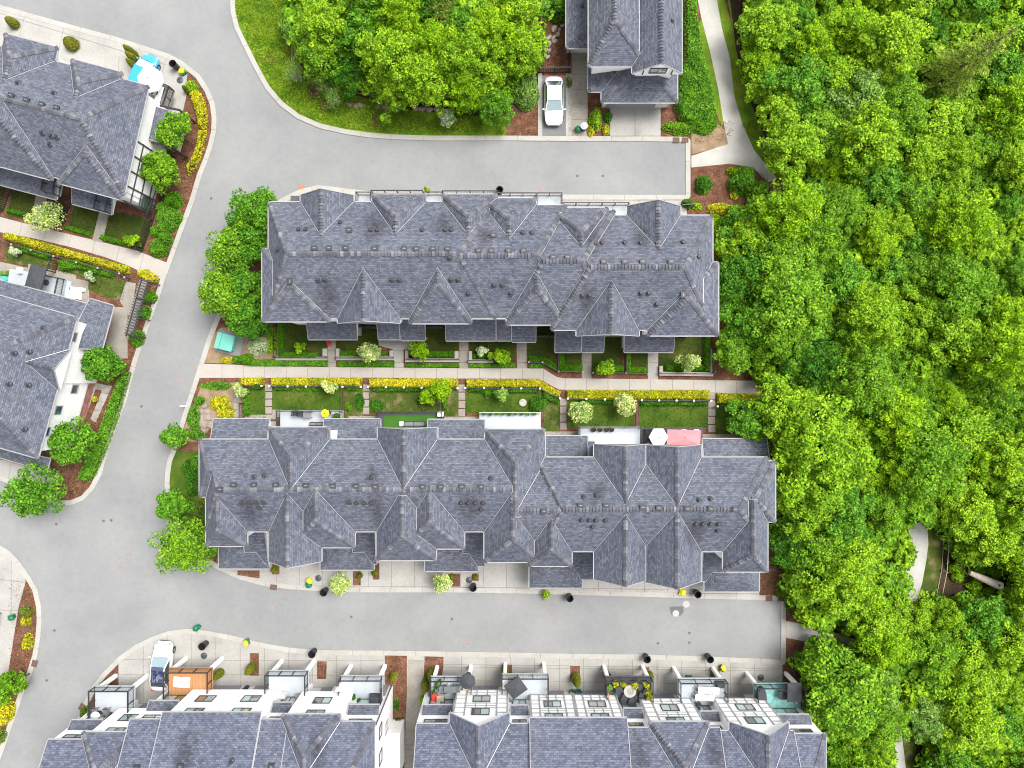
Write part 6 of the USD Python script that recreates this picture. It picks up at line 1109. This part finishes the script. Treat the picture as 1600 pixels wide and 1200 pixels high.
p = W(817, 629); put(MB().lathe((p[0], p[1], .06), [(.36, 0), (.36, .07), (.33, .09), (0, .09)], 24).build('round_stone', 'gravel'), 'pale round stepping stone in the lawn beside the dark glossy shrub', 'stepping stone')
p = W(762, 619); put(MB().lathe((p[0], p[1], .06), [(.24, 0), (.24, .06), (.2, .08), (0, .08)], 16).build('valve_cover', 'iron'), 'small grey cover in the lawn left of the pinkish tree', 'cover')
t = thing('marker_post', 'small white marker post at the left street kerb', 'post', (*W(290, 634), .1)); MB().cyl((0, 0, 0), .05, 1.0, 10).build('post', 'white_paint', t); MB().box((.3, 0, .95), (.6, .05, .08)).build('arm', 'white_paint', t)
def pot(label, px, py, r, h, leafm, seed, z=.09, potm='terracotta', cat='pot plant'):
    p = W(px, py, z); t = thing('pot_plant', label, cat, (p[0], p[1], z)); MB().lathe((0, 0, 0), [(0, 0), (r*.55, 0), (r*.72, .32), (r*.62, .32), (0, .28)], 14).build('pot', potm, t, smooth=40)
    _, _, (v, f) = crown_parts(seed, r, h, 9, 26, .16, .28, .45); MB().add(v, f).build('foliage', leafm, t, kind='stuff', rnd=4)
pot('bright lime pot plant on the kerb below the lower row', 853, 927, .55, .8, 'leaf_lime', 3); pot('lime pot plant on the rail of the upper row decks', 669, 299, .34, .6, 'leaf_lime', 4, 3.0); pot('small yellow flowering plant amid the pale side walk', 152, 624, .32, .4, 'leaf_gold', 5)
pot('pink flowering pot beside the first garden path', 515, 537, .3, .4, 'cloth_red', 6)
for x, y, r, h, s_, l in [(346, 1049, .42, 1.7, 1, 'right of the white car with the dark roof'), (167, 1068, .45, 1.5, 2, 'in the mulch at the bottom left kerb'), (396, 1040, .45, 1.9, 3, 'in the bed between bottom left drives'), (617, 1052, .35, 1.9, 4, 'in the mulch left of the stepped walk'), (676, 1047, .45, 2.2, 5, 'right of the stepped walk, upper'), (667, 1066, .45, 2.0, 6, 'right of the stepped walk, lower'), (790, 1045, .38, 1.6, 7, 'left of the grey parasol deck'), (899, 1056, .45, 2.4, 8, 'between two drives, above the tiny green tubs'), (1013, 1052, .4, 1.6, 9, 'right of the dark deck'), (1117, 1053, .42, 1.3, 10, 'beside the yellow bag'), (431, 888, .34, 1.0, 11, 'left end of the lower row drives'), (587, 893, .34, 1.0, 12, 'second along the lower row drives'), (743, 900, .3, .8, 13, 'third along the lower row drives'), (563, 898, .3, .8, 14, 'under the lower roof above the pale lime tree'), (706, 900, .3, .8, 15, 'under the lower roof above the pale cream tree'),
                        (213, 88, .38, 2.2, 16, 'uppermost of three at the blue car'), (216, 98, .38, 2.2, 17, 'middle of three at the blue car'), (217, 109, .36, 2.2, 18, 'lowest of three at the blue car'), (295, 143, .3, 1.2, 19, 'small one at the end of the top left drive'), (116, 72, .7, 1.3, 20, 'broad one on the top left drives'), (26, 40, .5, 1.4, 21, 'near the left edge at the top'), (50, 957, .35, 1.0, 22, 'at the lower left corner bed')]: cedar('cedar_bush', 'upright olive cedar ' + l, x, y, r, h, 600+s_)
for q in ([(391, 1020), (405, 1020), (405, 1055), (391, 1055)], [(496, 1032.5), (511, 1033), (510, 1060), (496, 1060)], [(602, 1024), (636, 1025), (636, 1066), (602, 1066)], [(664, 1025), (693, 1026), (693, 1040), (686, 1090), (660, 1090)], [(784, 1038), (800, 1038), (800, 1060), (784, 1060)], [(891, 1040), (906, 1040), (906, 1072), (891, 1072)], [(1004, 1042), (1014, 1042), (1014, 1062), (1004, 1062)], [(1110, 1045), (1124, 1045), (1124, 1062), (1110, 1062)], [(426, 880), (437, 880), (437, 897), (426, 897)], [(583, 880), (593, 880), (593, 905), (583, 905)], [(552, 892), (564, 892), (564, 914), (552, 914)], [(700, 896), (719, 896), (719, 916), (700, 916)], [(738, 896), (748, 896), (748, 907), (738, 907)], [(372, 891), (406, 891), (406, 903), (372, 898)], [(611, 1066), (634, 1066), (634, 1140), (611, 1140)]): sheet('planting_bed', PG(q), 'mulch', .104)
sheet('grey_patch', PG([(889, 1060), (907, 1060), (907, 1080), (889, 1080)]), 'grey_stone', .108)
for i, (x, y) in enumerate(((894, 1079), (903, 1078.5))): bin_round('small green tub at the garage wall between drives, ' + ('left', 'right')[i], x, y, i, 'bin_green', .5, .30)
# ---------------- cars ----------------
def loft(sections):
    """Closed skin through equal-length loops of points."""
    n = len(sections[0]); v = np.vstack(sections); f = []
    for i in range(len(sections)-1):
        for k in range(n): k2 = (k+1) % n; f.append([i*n+k, i*n+k2, (i+1)*n+k2, (i+1)*n+k])
    f = np.array(f); f = np.vstack([f[:, [0, 1, 2]], f[:, [0, 2, 3]]])
    a, b = len(v), len(v)+1; v = np.vstack([v, sections[0].mean(0), sections[-1].mean(0)])
    e = [[a, (k+1) % n, k] for k in range(n)] + [[b, (len(sections)-1)*n+k, (len(sections)-1)*n+(k+1) % n] for k in range(n)]
    return v, np.vstack([f, e])
def car(label, px, py, heading, paint, roofm, L=4.55, Wd=1.82, Ht=1.42, glassroof=False, hatch=False):
    """A car whose front points along heading (radians from +x)."""
    c = W(px, py, .7); t = thing('parked_car', label, 'car', (c[0], c[1], .085), heading); hw = Wd/2; hl = L/2
    def ring(x, w, z0, z1, cr, n=24):
        a = np.arange(n)*2*math.pi/n; k = 3.2; y = w*np.sign(np.cos(a))*np.abs(np.cos(a))**(2/k); z = (z0+z1)/2 + (z1-z0)/2*np.sign(np.sin(a))*np.abs(np.sin(a))**(2/k)
        z = np.where(z > (z0+z1)/2, z + cr*(1 - (y/max(w, 1e-3))**2)*.5, z); return np.c_[np.full(n, x), y, z]
    prof = [(-hl, .55, .42, .62, 0), (-hl+.05, .70, .32, .80, .02), (-hl+.22, .86, .24, .94, .03), (-hl+.55, .95, .20, 1.0, .03), (-hl+1.0, .99, .18, .97, .03), (-.2, 1.0, .18, .92, .03), (hl-1.35, 1.0, .18, .90, .05), (hl-.8, .97, .18, .84, .07), (hl-.35, .90, .22, .74, .06), (hl-.10, .76, .28, .64, .03), (hl, .58, .36, .54, 0)]
    v, f = loft([ring(x, w*hw, a, b, cr) for x, w, a, b, cr in prof]); MB().add(v, f).build('body', paint, t, smooth=45)
    # cabin: glass shell, then roof skin
    x0, x1, x2, x3 = (-hl+.50, -hl+1.25, .15, 1.05) if not hatch else (-hl+.15, -hl+.55, .15, 1.05)
    wb, wt = hw*.90, hw*.70
    def quadring(x, w, z): return x, w, z
    gl = np.array([(x0, wb, .95), (x0, -wb, .95), (x3, -wb, .90), (x3, wb, .90), (x1, wt, Ht-.03), (x1, -wt, Ht-.03), (x2, -wt, Ht-.01), (x2, wt, Ht-.01)])
    def pane(name, idx, m_, inset=.93, out=.02):
        q = gl[idx]; ce = q.mean(0); q = ce + (q-ce)*inset; nr = np.cross(q[1]-q[0], q[2]-q[0]); nr /= np.linalg.norm(nr); cc = gl.mean(0)
        if (ce-cc) @ nr < 0: nr = -nr
        mb = MB().add(np.vstack([q + nr*out, q - nr*.01]), [[0, 1, 2, 3], [7, 6, 5, 4], [0, 4, 5, 1], [1, 5, 6, 2], [2, 6, 7, 3], [3, 7, 4, 0]]); mb.build(name, m_, t)
    MB().mesh(trimesh.convex.convex_hull(gl)).build('cabin', paint, t)
    pane('windscreen', [3, 2, 6, 7], 'windscreen', .92); pane('rear_window', [0, 1, 5, 4], 'glass_dark', .88); pane('side_window', [0, 3, 7, 4], 'glass_dark', .86); pane('side_window', [1, 2, 6, 5], 'glass_dark', .86)
    xs = np.linspace(x1-.08, x2+.10, 7); ys = np.linspace(-1, 1, 9); g = [[(x, y*(wt+(.05 if roofm == paint else -.07)), Ht + .035*(1-y*y) + .02*math.sin(math.pi*i/6)) for y in ys] for i, x in enumerate(xs)]; g = np.array(g).reshape(-1, 3); n = 9
    F = [[i*n+j, i*n+j+1, (i+1)*n+j+1, (i+1)*n+j] for i in range(6) for j in range(8)]; lo = g - [0, 0, .06]; F2 = [[a+len(g) for a in q[::-1]] for q in F]
    MB().add(np.vstack([g, lo]), F + F2).build('roof', roofm, t, smooth=40)
    for sx in (-1, 1):
        for xx in (-hl+.82, hl-.85):
            w_ = UsdGeom.Xform.Define(stage, path_for('wheel', t)); w_.AddTranslateOp().Set(Gf.Vec3d(xx, sx*(hw-.10), .32)); w_.AddRotateXOp().Set(90.0); w_ = w_.GetPrim()
            MB().lathe((0, 0, -.11), [(.20, 0), (.31, .01), (.325, .05), (.325, .17), (.31, .21), (.20, .22)], 20).build('tyre', 'rubber', w_, smooth=40); MB().cyl((0, 0, -.10), .21, .20, 16).build('rim', 'vent_top', w_)
        MB().cbox((.95, sx*(hw+.10), .98), (.14, .20, .12), .04).build('mirror', paint if sx else paint, t); MB().cbox((hl-.20, sx*hw*.66, .66), (.26, .34, .08), .03).build('headlight', 'glass_light', t); MB().cbox((-hl+.10, sx*hw*.66, .80), (.12, .36, .10), .03).build('tail_light', 'cloth_red', t)
    MB().cbox((hl-.02, 0, .45), (.10, .9, .12), .02).build('grille', 'black_metal', t); MB().bar((x3+.02, -.5, .93), (x3+.04, .2, .93), .02).build('wiper', 'black_metal', t)
    return t
car('white saloon car parked in the bay left of the top right house', 865.5, 157.5, -math.pi/2, 'car_white', 'car_white')
car('white car with a dark glass roof parked on the bottom left drive', 253, 1041, math.radians(86), 'car_white', 'glass_blue', 4.7, 1.88, 1.5)
car('bright blue car half hidden under the white parasol at the top left', 226, 114, math.radians(67), 'car_blue', 'car_blue', 3.7, 1.75, 1.5, hatch=True)
# ---------------- deck furniture ----------------
def parasol(label, px, py, z, r, n, matn, rot=0, sq=None, h=2.3, drop=.42):
    p = W(px, py, z + h); t = thing('parasol', label, 'parasol', (p[0], p[1], z), rot); a = np.arange(n)*2*math.pi/n + math.pi/n
    rim = np.c_[r*np.cos(a), r*np.sin(a), np.full(n, h - drop)] if sq is None else np.array([(sx*sq[0], sy*sq[1], h-drop) for sx, sy in ((1, 1), (-1, 1), (-1, -1), (1, -1))]); n = len(rim); top = np.array([0, 0, h]); mid = rim*[.5, .5, 0] + [0, 0, h - drop*.42]
    v = np.vstack([[top], mid, rim, rim - [0, 0, .14]]); f = [[0, 1+k, 1+(k+1) % n] for k in range(n)]; q = [[1+k, 1+n+k, 1+n+(k+1) % n, 1+(k+1) % n] for k in range(n)] + [[1+n+k, 1+2*n+k, 1+2*n+(k+1) % n, 1+n+(k+1) % n] for k in range(n)]
    MB().add(v, np.array(f)).add(v, np.array(q)).build('canopy', matn, t); MB().cyl((0, 0, 0), .03, h, 8).build('pole', 'dark_trim', t); MB().lathe((0, 0, h-.01), [(.05, 0), (.05, .05), (0, .09)], 8).build('finial', 'dark_trim', t); MB().cyl((0, 0, 0), .28, .08, 14).build('base', 'dark_trim', t)
    rb = MB(); [rb.bar((0, 0, h-.05), rim[k] - [0, 0, .03], .02) for k in range(n)]; rb.build('ribs', 'dark_trim', t)
def chair(label, px, py, z, rot, matn='cloth_dark', w=.58):
    p = W(px, py, z); t = thing('garden_chair', label, 'chair', (p[0], p[1], z), rot); MB().cbox((0, 0, .42), (w, w, .10), .03).build('seat', matn, t); MB().cbox((-w/2+.03, 0, .70), (.09, w, .50), .03).build('backrest', matn, t)
    for sx in (-1, 1):
        for sy in (-1, 1): MB().box((sx*(w/2-.05), sy*(w/2-.05), .19), (.04, .04, .38)).build('leg', 'black_metal', t)
        MB().box((0, sx*(w/2+.02), .60), (w*.9, .05, .04)).build('armrest', 'black_metal', t)
def table(label, px, py, z, sx, sy, matn, rot=0, h=.72, rnd=False, topt=.05):
    p = W(px, py, z); t = thing('garden_table', label, 'table', (p[0], p[1], z), rot)
    if rnd: MB().lathe((0, 0, h-topt), [(0, 0), (sx, 0), (sx, topt), (0, topt)], 24).build('top', matn, t, smooth=30); MB().cyl((0, 0, 0), .04, h-topt, 8).build('pedestal', 'dark_trim', t); MB().cyl((0, 0, 0), .25, .03, 12).build('foot', 'dark_trim', t)
    else:
        MB().cbox((0, 0, h - topt/2), (sx, sy, topt), .015).build('top', matn, t)
        for a in (-1, 1):
            for b_ in (-1, 1): MB().box((a*(sx/2-.06), b_*(sy/2-.06), (h-topt)/2), (.05, .05, h-topt)).build('leg', 'dark_trim', t)
def grill(label, px, py, z, rot, matn='bin_black'):
    p = W(px, py, z); t = thing('barbecue', label, 'barbecue', (p[0], p[1], z), rot); MB().cbox((0, 0, .45), (.62, .52, .85), .03).build('cabinet', 'bin_lid', t); MB().mesh(trimesh.convex.convex_hull(np.array([(x, .27*math.cos(a), .90 + .26*math.sin(a)) for x in (-.36, .36) for a in np.linspace(0, math.pi, 8)]))).build('hood', matn, t)
    for s_ in (-1, 1): MB().cbox((s_*.52, 0, .86), (.34, .46, .05), .01).build('side_shelf', 'bin_lid', t)
    MB().bar((-.28, .29, 1.02), (.28, .29, 1.02), .03).build('handle', 'vent_top', t)
def sofa(label, px, py, z, sx, sy, rot=0, matn='cloth_dark', cush='cloth_grey'):
    p = W(px, py, z); t = thing('garden_sofa', label, 'sofa', (p[0], p[1], z), rot); MB().cbox((0, 0, .2), (sx, sy, .36), .03).build('frame', matn, t); MB().cbox((0, -sy/2+.08, .5), (sx, .16, .42), .04).build('backrest', matn, t); n = max(1, int(sx/.6))
    for k in range(n): MB().cbox((-sx/2 + sx*(k+.5)/n, .05, .43), (sx/n-.04, sy-.24, .14), .04).build('cushion', cush, t)
def covered(label, px, py, z, sx, sy, h, matn, seed, name='covered_furniture', cat='covered furniture', rot=0):
    """Furniture or goods under a loose draped cover."""
    p = W(px, py, z); m = trimesh.creation.box((sx, sy, h)); [m := m.subdivide() for _ in range(4)]; v = m.vertices.copy(); q = meshkit.fbm(v*2.6 + seed, 3, seed) - .5; rr = np.clip((v[:, 2] + h/2)/h, 0, 1); v[:, :2] *= (1.10 - .22*rr**2)[:, None]; v += (q*.22)[:, None]*v/np.linalg.norm(v, axis=1, keepdims=True); c, s_ = math.cos(rot), math.sin(rot); v = v @ np.array([[c, s_, 0], [-s_, c, 0], [0, 0, 1]])
    put(MB().add(v + [p[0], p[1], z + h/2 + .02], m.faces).build(name, matn, smooth=50), label, cat)
parasol('big white octagonal parasol over the blue car at the top left', 231, 121, 1.2, 1.20, 8, 'cloth_white', .2, h=2.6)
parasol('white hexagonal parasol on the dark deck of the lower row', 1030.5, 683.5, 1.4, .88, 6, 'cloth_white', .52); parasol('faded red rectangular parasol beside the white one', 1070.5, 684, 1.4, 1, 4, 'cloth_pink', -.03, sq=(1.52, .68), drop=.5)
parasol('dark round parasol at the corner of the first half-timbered deck', 730, 1068, 3, .72, 8, 'cloth_dark', .1, h=1.9); parasol('tilted dark grey square parasol on the second half-timbered deck', 806, 1077, 3, 1, 4, 'cloth_dark', .62, sq=(.78, .72), h=2.0, drop=.25); parasol('small yellow parasol on the leftmost white deck of the lower row', 507, 646, 1.4, .40, 6, 'bin_yellow', .2, h=1.4, drop=.2); parasol('black parasol on the deck behind the left middle house', 52, 437, 1.0, 1, 4, 'cloth_dark', -.27, sq=(.75, 1.35), h=1.8, drop=.2)
# top left deck by the parasol
q = PG([(228, 150), (250, 132), (272, 142), (262, 172), (236, 168)], 1.2); MB().poly(q, 1.0, 1.2).build('terrace', 'pebbles', None, label='small grey raised terrace beside the white parasol', kind='structure'); c_ = list(q.exterior.coords); railing(thing('terrace_railing', 'black picket railing round the small terrace beside the white parasol', 'railing'), [x[:2] for x in c_[1:5]], 1.2, posts=1.0, pick=.12)
table('long pale table on the small terrace at the top left', 254, 153, 1.2, .55, 1.7, 'cloth_white', -.28); chair('dark chair at the long pale table', 247, 146, 1.2, .3); table('round grey table behind the long pale one', 248, 149, 1.2, .3, .3, 'gravel', rnd=True)
# C decks
table('round white table on the leftmost bottom deck', 156, 1114, 3, .44, .44, 'cloth_white', rnd=True); chair('grey chair left of the round white table', 150.5, 1108, 3, -.2, 'cloth_grey'); chair('grey chair right of the round white table', 170, 1109, 3, 3.2, 'cloth_grey'); covered('low dark cushion heap beside the round white table', 180, 1120, 3, 1.0, .7, .5, 'cloth_dark', 3)
put(MB().cbox((*W(284, 1066, 3.05), 3.06), (1.5, .95, .05), .02, -.06).build('white_sheet', 'cloth_white'), 'white sheet spread on the orange wooden deck', 'sheet'); grill('black covered barbecue on the orange wooden deck', 317, 1082, 3, .1)
covered('clutter of boxes on the third bottom deck', 472, 1089, 3, 1.0, .7, .6, 'old_concrete', 5, 'stored_goods', 'stored goods'); put(MB().cbox((*W(440, 1088, 3.6), 3.45), (.75, .35, .8), .03).build('air_conditioner', 'cream_wall'), 'pale air conditioner unit at the wall of the third bottom deck', 'air conditioner')
pot('dark potted plant beside the white screen', 553, 1086, .28, .6, 'leaf_deep', 11, 3, 'bin_black'); pot('small dark pot on the fourth bottom deck', 562, 1092, .2, .35, 'leaf_deep', 12, 3, 'bin_black'); covered('dark covered furniture in the corner of the fourth bottom deck', 588, 1090, 3, 1.0, .8, .7, 'cloth_dark', 6)
# D decks
table('glass table between wire chairs on the first half-timbered deck', 704, 1073, 3, 1.1, .6, 'glass_grey'); 
for x, l in ((694, 'left'), (714, 'right')): chair('thin dark wire chair, %s of the glass table' % l, x, 1073, 3, 0 if l == 'left' else 3.14, 'glass_grey', .7)
put(MB().cbox((*W(679, 1087, 3), 3.25), (.5, .7, .5), .06).build('cooler_box', 'cloth_red'), 'red box at the left edge of the first half-timbered deck', 'cooler box'); chair('tan slatted recliner on the first half-timbered deck', 689, 1090, 3, 1.57, 'tan_wood', .75); covered('tan rolled cover on the first half-timbered deck', 725, 1082, 3, .5, 1.3, .4, 'tan_wood', 8, 'rolled_cover', 'cover', -.3)
for i, (x, y) in enumerate(((683, 1066), (681, 1072), (678, 1079), (688, 1062))): pot('small dark pot along the left edge of the first half-timbered deck', x, y, .18, .3, 'leaf_deep', 30+i, 3, 'bin_black'); put(stage.GetPrimAtPath('/World/pot_plant_%03d' % (taken['/World/pot_plant']-1)), None, None, 'pots on the first half-timbered deck')
chair('grey slung chair on the second half-timbered deck', 795, 1094, 3, .9, 'cloth_grey', .75); covered('white crumpled cover at the left edge of the second half-timbered deck', 789, 1067, 3, .5, .8, .5, 'cloth_white', 9); covered('white crumpled cover at the wall of the second half-timbered deck', 834, 1096, 3, .35, .6, .4, 'cloth_white', 10)
p = W(983, 1077, 3); t = thing('fire_pit', 'round white fire pit with grey bowl on the dark deck', 'fire pit', (p[0], p[1], 3)); MB().lathe((0, 0, 0), [(.50, 0), (.56, .42), (.56, .48), (.31, .48), (.29, .40), (0, .38)], 28).build('ring', 'gravel', t, smooth=30); MB().lathe((0, 0, .385), [(.28, 0), (.2, .05), (0, .06)], 20).build('bowl', 'grey_stone', t)
for i, (x, y, r) in enumerate(((966, 1074, .4), (1000, 1071, 2.6), (986, 1092, 1.4), (1003, 1082, 2.9), (975, 1088, 1.1))): chair(('dark chair left of the round fire pit', 'dark chair upper right of the round fire pit', 'dark chair below the round fire pit', 'dark chair right of the round fire pit', 'dark chair lower left of the round fire pit')[i], x, y, 3, r, 'cloth_dark', .62)
for i, (x, y, r, m_, l) in enumerate(((951, 1071, .36, 'leaf_sage', 'pale green, left corner'), (960, 1065, .34, 'leaf_gold', 'yellow, upper left'), (972, 1066, .32, 'leaf_gold', 'yellow, along the upper rail'), (990, 1066, .42, 'leaf_gold', 'yellow, above the fire pit'), (1008, 1067, .48, 'leaf_gold', 'large yellow, upper right corner'), (1011, 1078, .45, 'leaf_gold', 'large yellow, right rail'), (1013, 1087, .34, 'leaf_gold', 'orange yellow, lower right'), (948, 1086, .34, 'orange_flower', 'orange, lower left'), (972, 1106, .3, 'leaf_yellow', 'green, by the glass door'))): pot('flowering planter on the dark deck: ' + l, x, y, r, .5, m_, 50+i, 3, 'bin_black')
table('long white table on the fourth half-timbered deck, upper', 1104, 1074, 3, 1.9, .62, 'cloth_white', -.05); table('long white table on the fourth half-timbered deck, lower', 1098, 1085, 3, 1.7, .55, 'cloth_white', -.05); chair('small black chair on the fourth half-timbered deck', 1090, 1097, 3, .8, 'cloth_dark', .4); covered('white draped cover at the wall of the fourth half-timbered deck', 1074, 1102, 3, .5, 1.0, .9, 'cloth_white', 12); covered('dark goods in the upper right corner of the fourth deck', 1124, 1068, 3, .7, .5, .5, 'cloth_dark', 13); covered('green bag on the drive above the fourth deck', 1076, 1057, .09, .5, .3, .3, 'bin_green', 14, 'bag', 'bag')
p = W(1188, 1087, 3); t = thing('covered_spa', 'dark oval covered tub at the left of the teal deck', 'covered tub', (p[0], p[1], 3), 0, None, (.42, .95, 1)); MB().lathe((0, 0, 0), [(1, 0), (1, .5), (.95, .58), (0, .62)], 28).build('cover', 'cloth_dark', t, smooth=30)
table('dark square table on the teal deck', 1219, 1082, 3, .7, .7, 'cloth_dark'); parasol('dark grey square parasol at the right of the teal deck', 1243, 1084, 3, 1, 4, 'cloth_dark', 0, sq=(.62, .85), h=1.6, drop=.2); covered('pale rolled parasol lying on the teal deck corner', 1240, 1092, 3.0, .22, .9, .25, 'tan_wood', 15, 'rolled_cover', 'cover', .6)
# B decks
table('dark slatted table on the leftmost white deck of the lower row', 483, 648, 1.4, .75, .6, 'cloth_grey'); sofa('long black bench against the wall of the leftmost white deck', 496, 663, 1.4, 1.3, .45, 0); chair('black chair at the upper edge of the leftmost white deck', 463, 645, 1.4, 1.6, 'cloth_dark', .5); chair('second black chair at the upper edge of the leftmost white deck', 472, 646, 1.4, 1.6, 'cloth_dark', .5); pot('dark leafy pot in the corner of the leftmost white deck', 527, 650, .4, .5, 'leaf_deep', 70, 1.4, 'bin_black')
sofa('dark sofa on the green turf deck, left', 640, 663, 1.24, .9, .6); sofa('dark sofa on the green turf deck, right', 656, 663, 1.24, 1.0, .6); put(MB().cbox((*W(627, 662, 1.5), 1.45), (.42, .46, .42), .08).build('cushion_stool', 'cloth_white'), 'white padded stool on the green turf deck', 'stool'); put(MB().cbox((*W(688, 647, 1.6), 1.5), (.55, .5, .6), .05).build('storage_box', 'cloth_white'), 'white storage box at the corner of the green turf deck', 'storage box')
for i in range(9): pot('dark small planter in the row along the rail of the plain white deck', 757 + i*9.6, 645.5, .24, .3, 'leaf_deep', 80+i, 1.4, 'bin_black'); put(stage.GetPrimAtPath('/World/pot_plant_%03d' % (taken['/World/pot_plant']-1)), None, None, 'planters along the plain white deck')
for i, x in enumerate((927, 937, 947, 955)):
    c = W(x, 671, 1.4); t = thing('planter_tub', ('leftmost', 'second', 'third', 'rightmost')[i] + ' of four small black planter tubs on the long white deck', 'planter', (c[0], c[1], 1.4), 0, None); MB().lathe((0, 0, 0), [(0, 0), (.18, 0), (.24, .32), (.21, .32), (.19, .26)], 16).build('tub', 'bin_black', t); MB().lathe((0, 0, .25), [(.19, 0), (.1, .03), (0, .035)], 12).build('soil', 'soil', t)
for i, x in enumerate((1069, 1088)): put(MB().cbox((*W(x, 673, 1.6), 1.55), (.48, .3, .3), .03).build('white_box', 'cloth_white'), ('white', 'second white')[i] + ' box on the rail side of the dark deck, ' + ('left', 'right')[i], 'box')
covered('dark heap of covered chairs left of the white parasol', 1012, 678, 1.4, .6, 1.0, .5, 'cloth_dark', 16)
# left middle house terrace
covered('white padded sofa heap behind the left middle house', 117, 462, .1, 1.2, .8, .6, 'cloth_white', 17); put(MB().cbox((*W(121, 452, .3), .3), (1.4, .35, .4), .05, -.1).build('bench', 'cloth_white'), 'white bench above the padded sofa heap', 'bench'); covered('turquoise cushions at the left edge terrace', 10, 436, .1, .6, .35, .4, 'cloth_teal', 18); covered('pale green cushion at the left edge terrace', 8, 427, .1, .8, .4, .4, 'leaf_white', 19)
q = WP([(60, 428), (101, 437), (95, 466), (52, 455)], .9); t = thing('pale_deck', 'plain pale deck with dark rail behind the left middle house', 'deck'); MB().poly(Polygon(q), .5, .9).build('floor', 'vinyl_deck', t); q2 = WP([(101, 437), (112, 440), (106, 469), (95, 466)], .5); MB().poly(Polygon(q2), .1, .5).build('step', 'vinyl_deck', t); railing(t, [q[0], q[1], q[2]], .9, posts=1.5)
q = WP([(15, 420), (48, 425), (40, 446), (12, 443)], .9); t = thing('pale_deck', 'pale deck with a white chair at the left edge', 'deck'); MB().poly(Polygon(q), .5, .9).build('floor', 'vinyl_deck', t); put(MB().cbox((*W(33, 423, 1.0), 1.15), (.35, .6, .5), .05).build('white_stool', 'cloth_white'), 'white tall stool on the pale deck at the left edge', 'stool')
# corner drive at the lower left: dark railing
railing(thing('drive_railing', 'black railing frame at the lower left corner drive', 'railing'), [W(-10, 950), W(8, 955), W(2, 985), W(-10, 990)], .6, posts=.8)
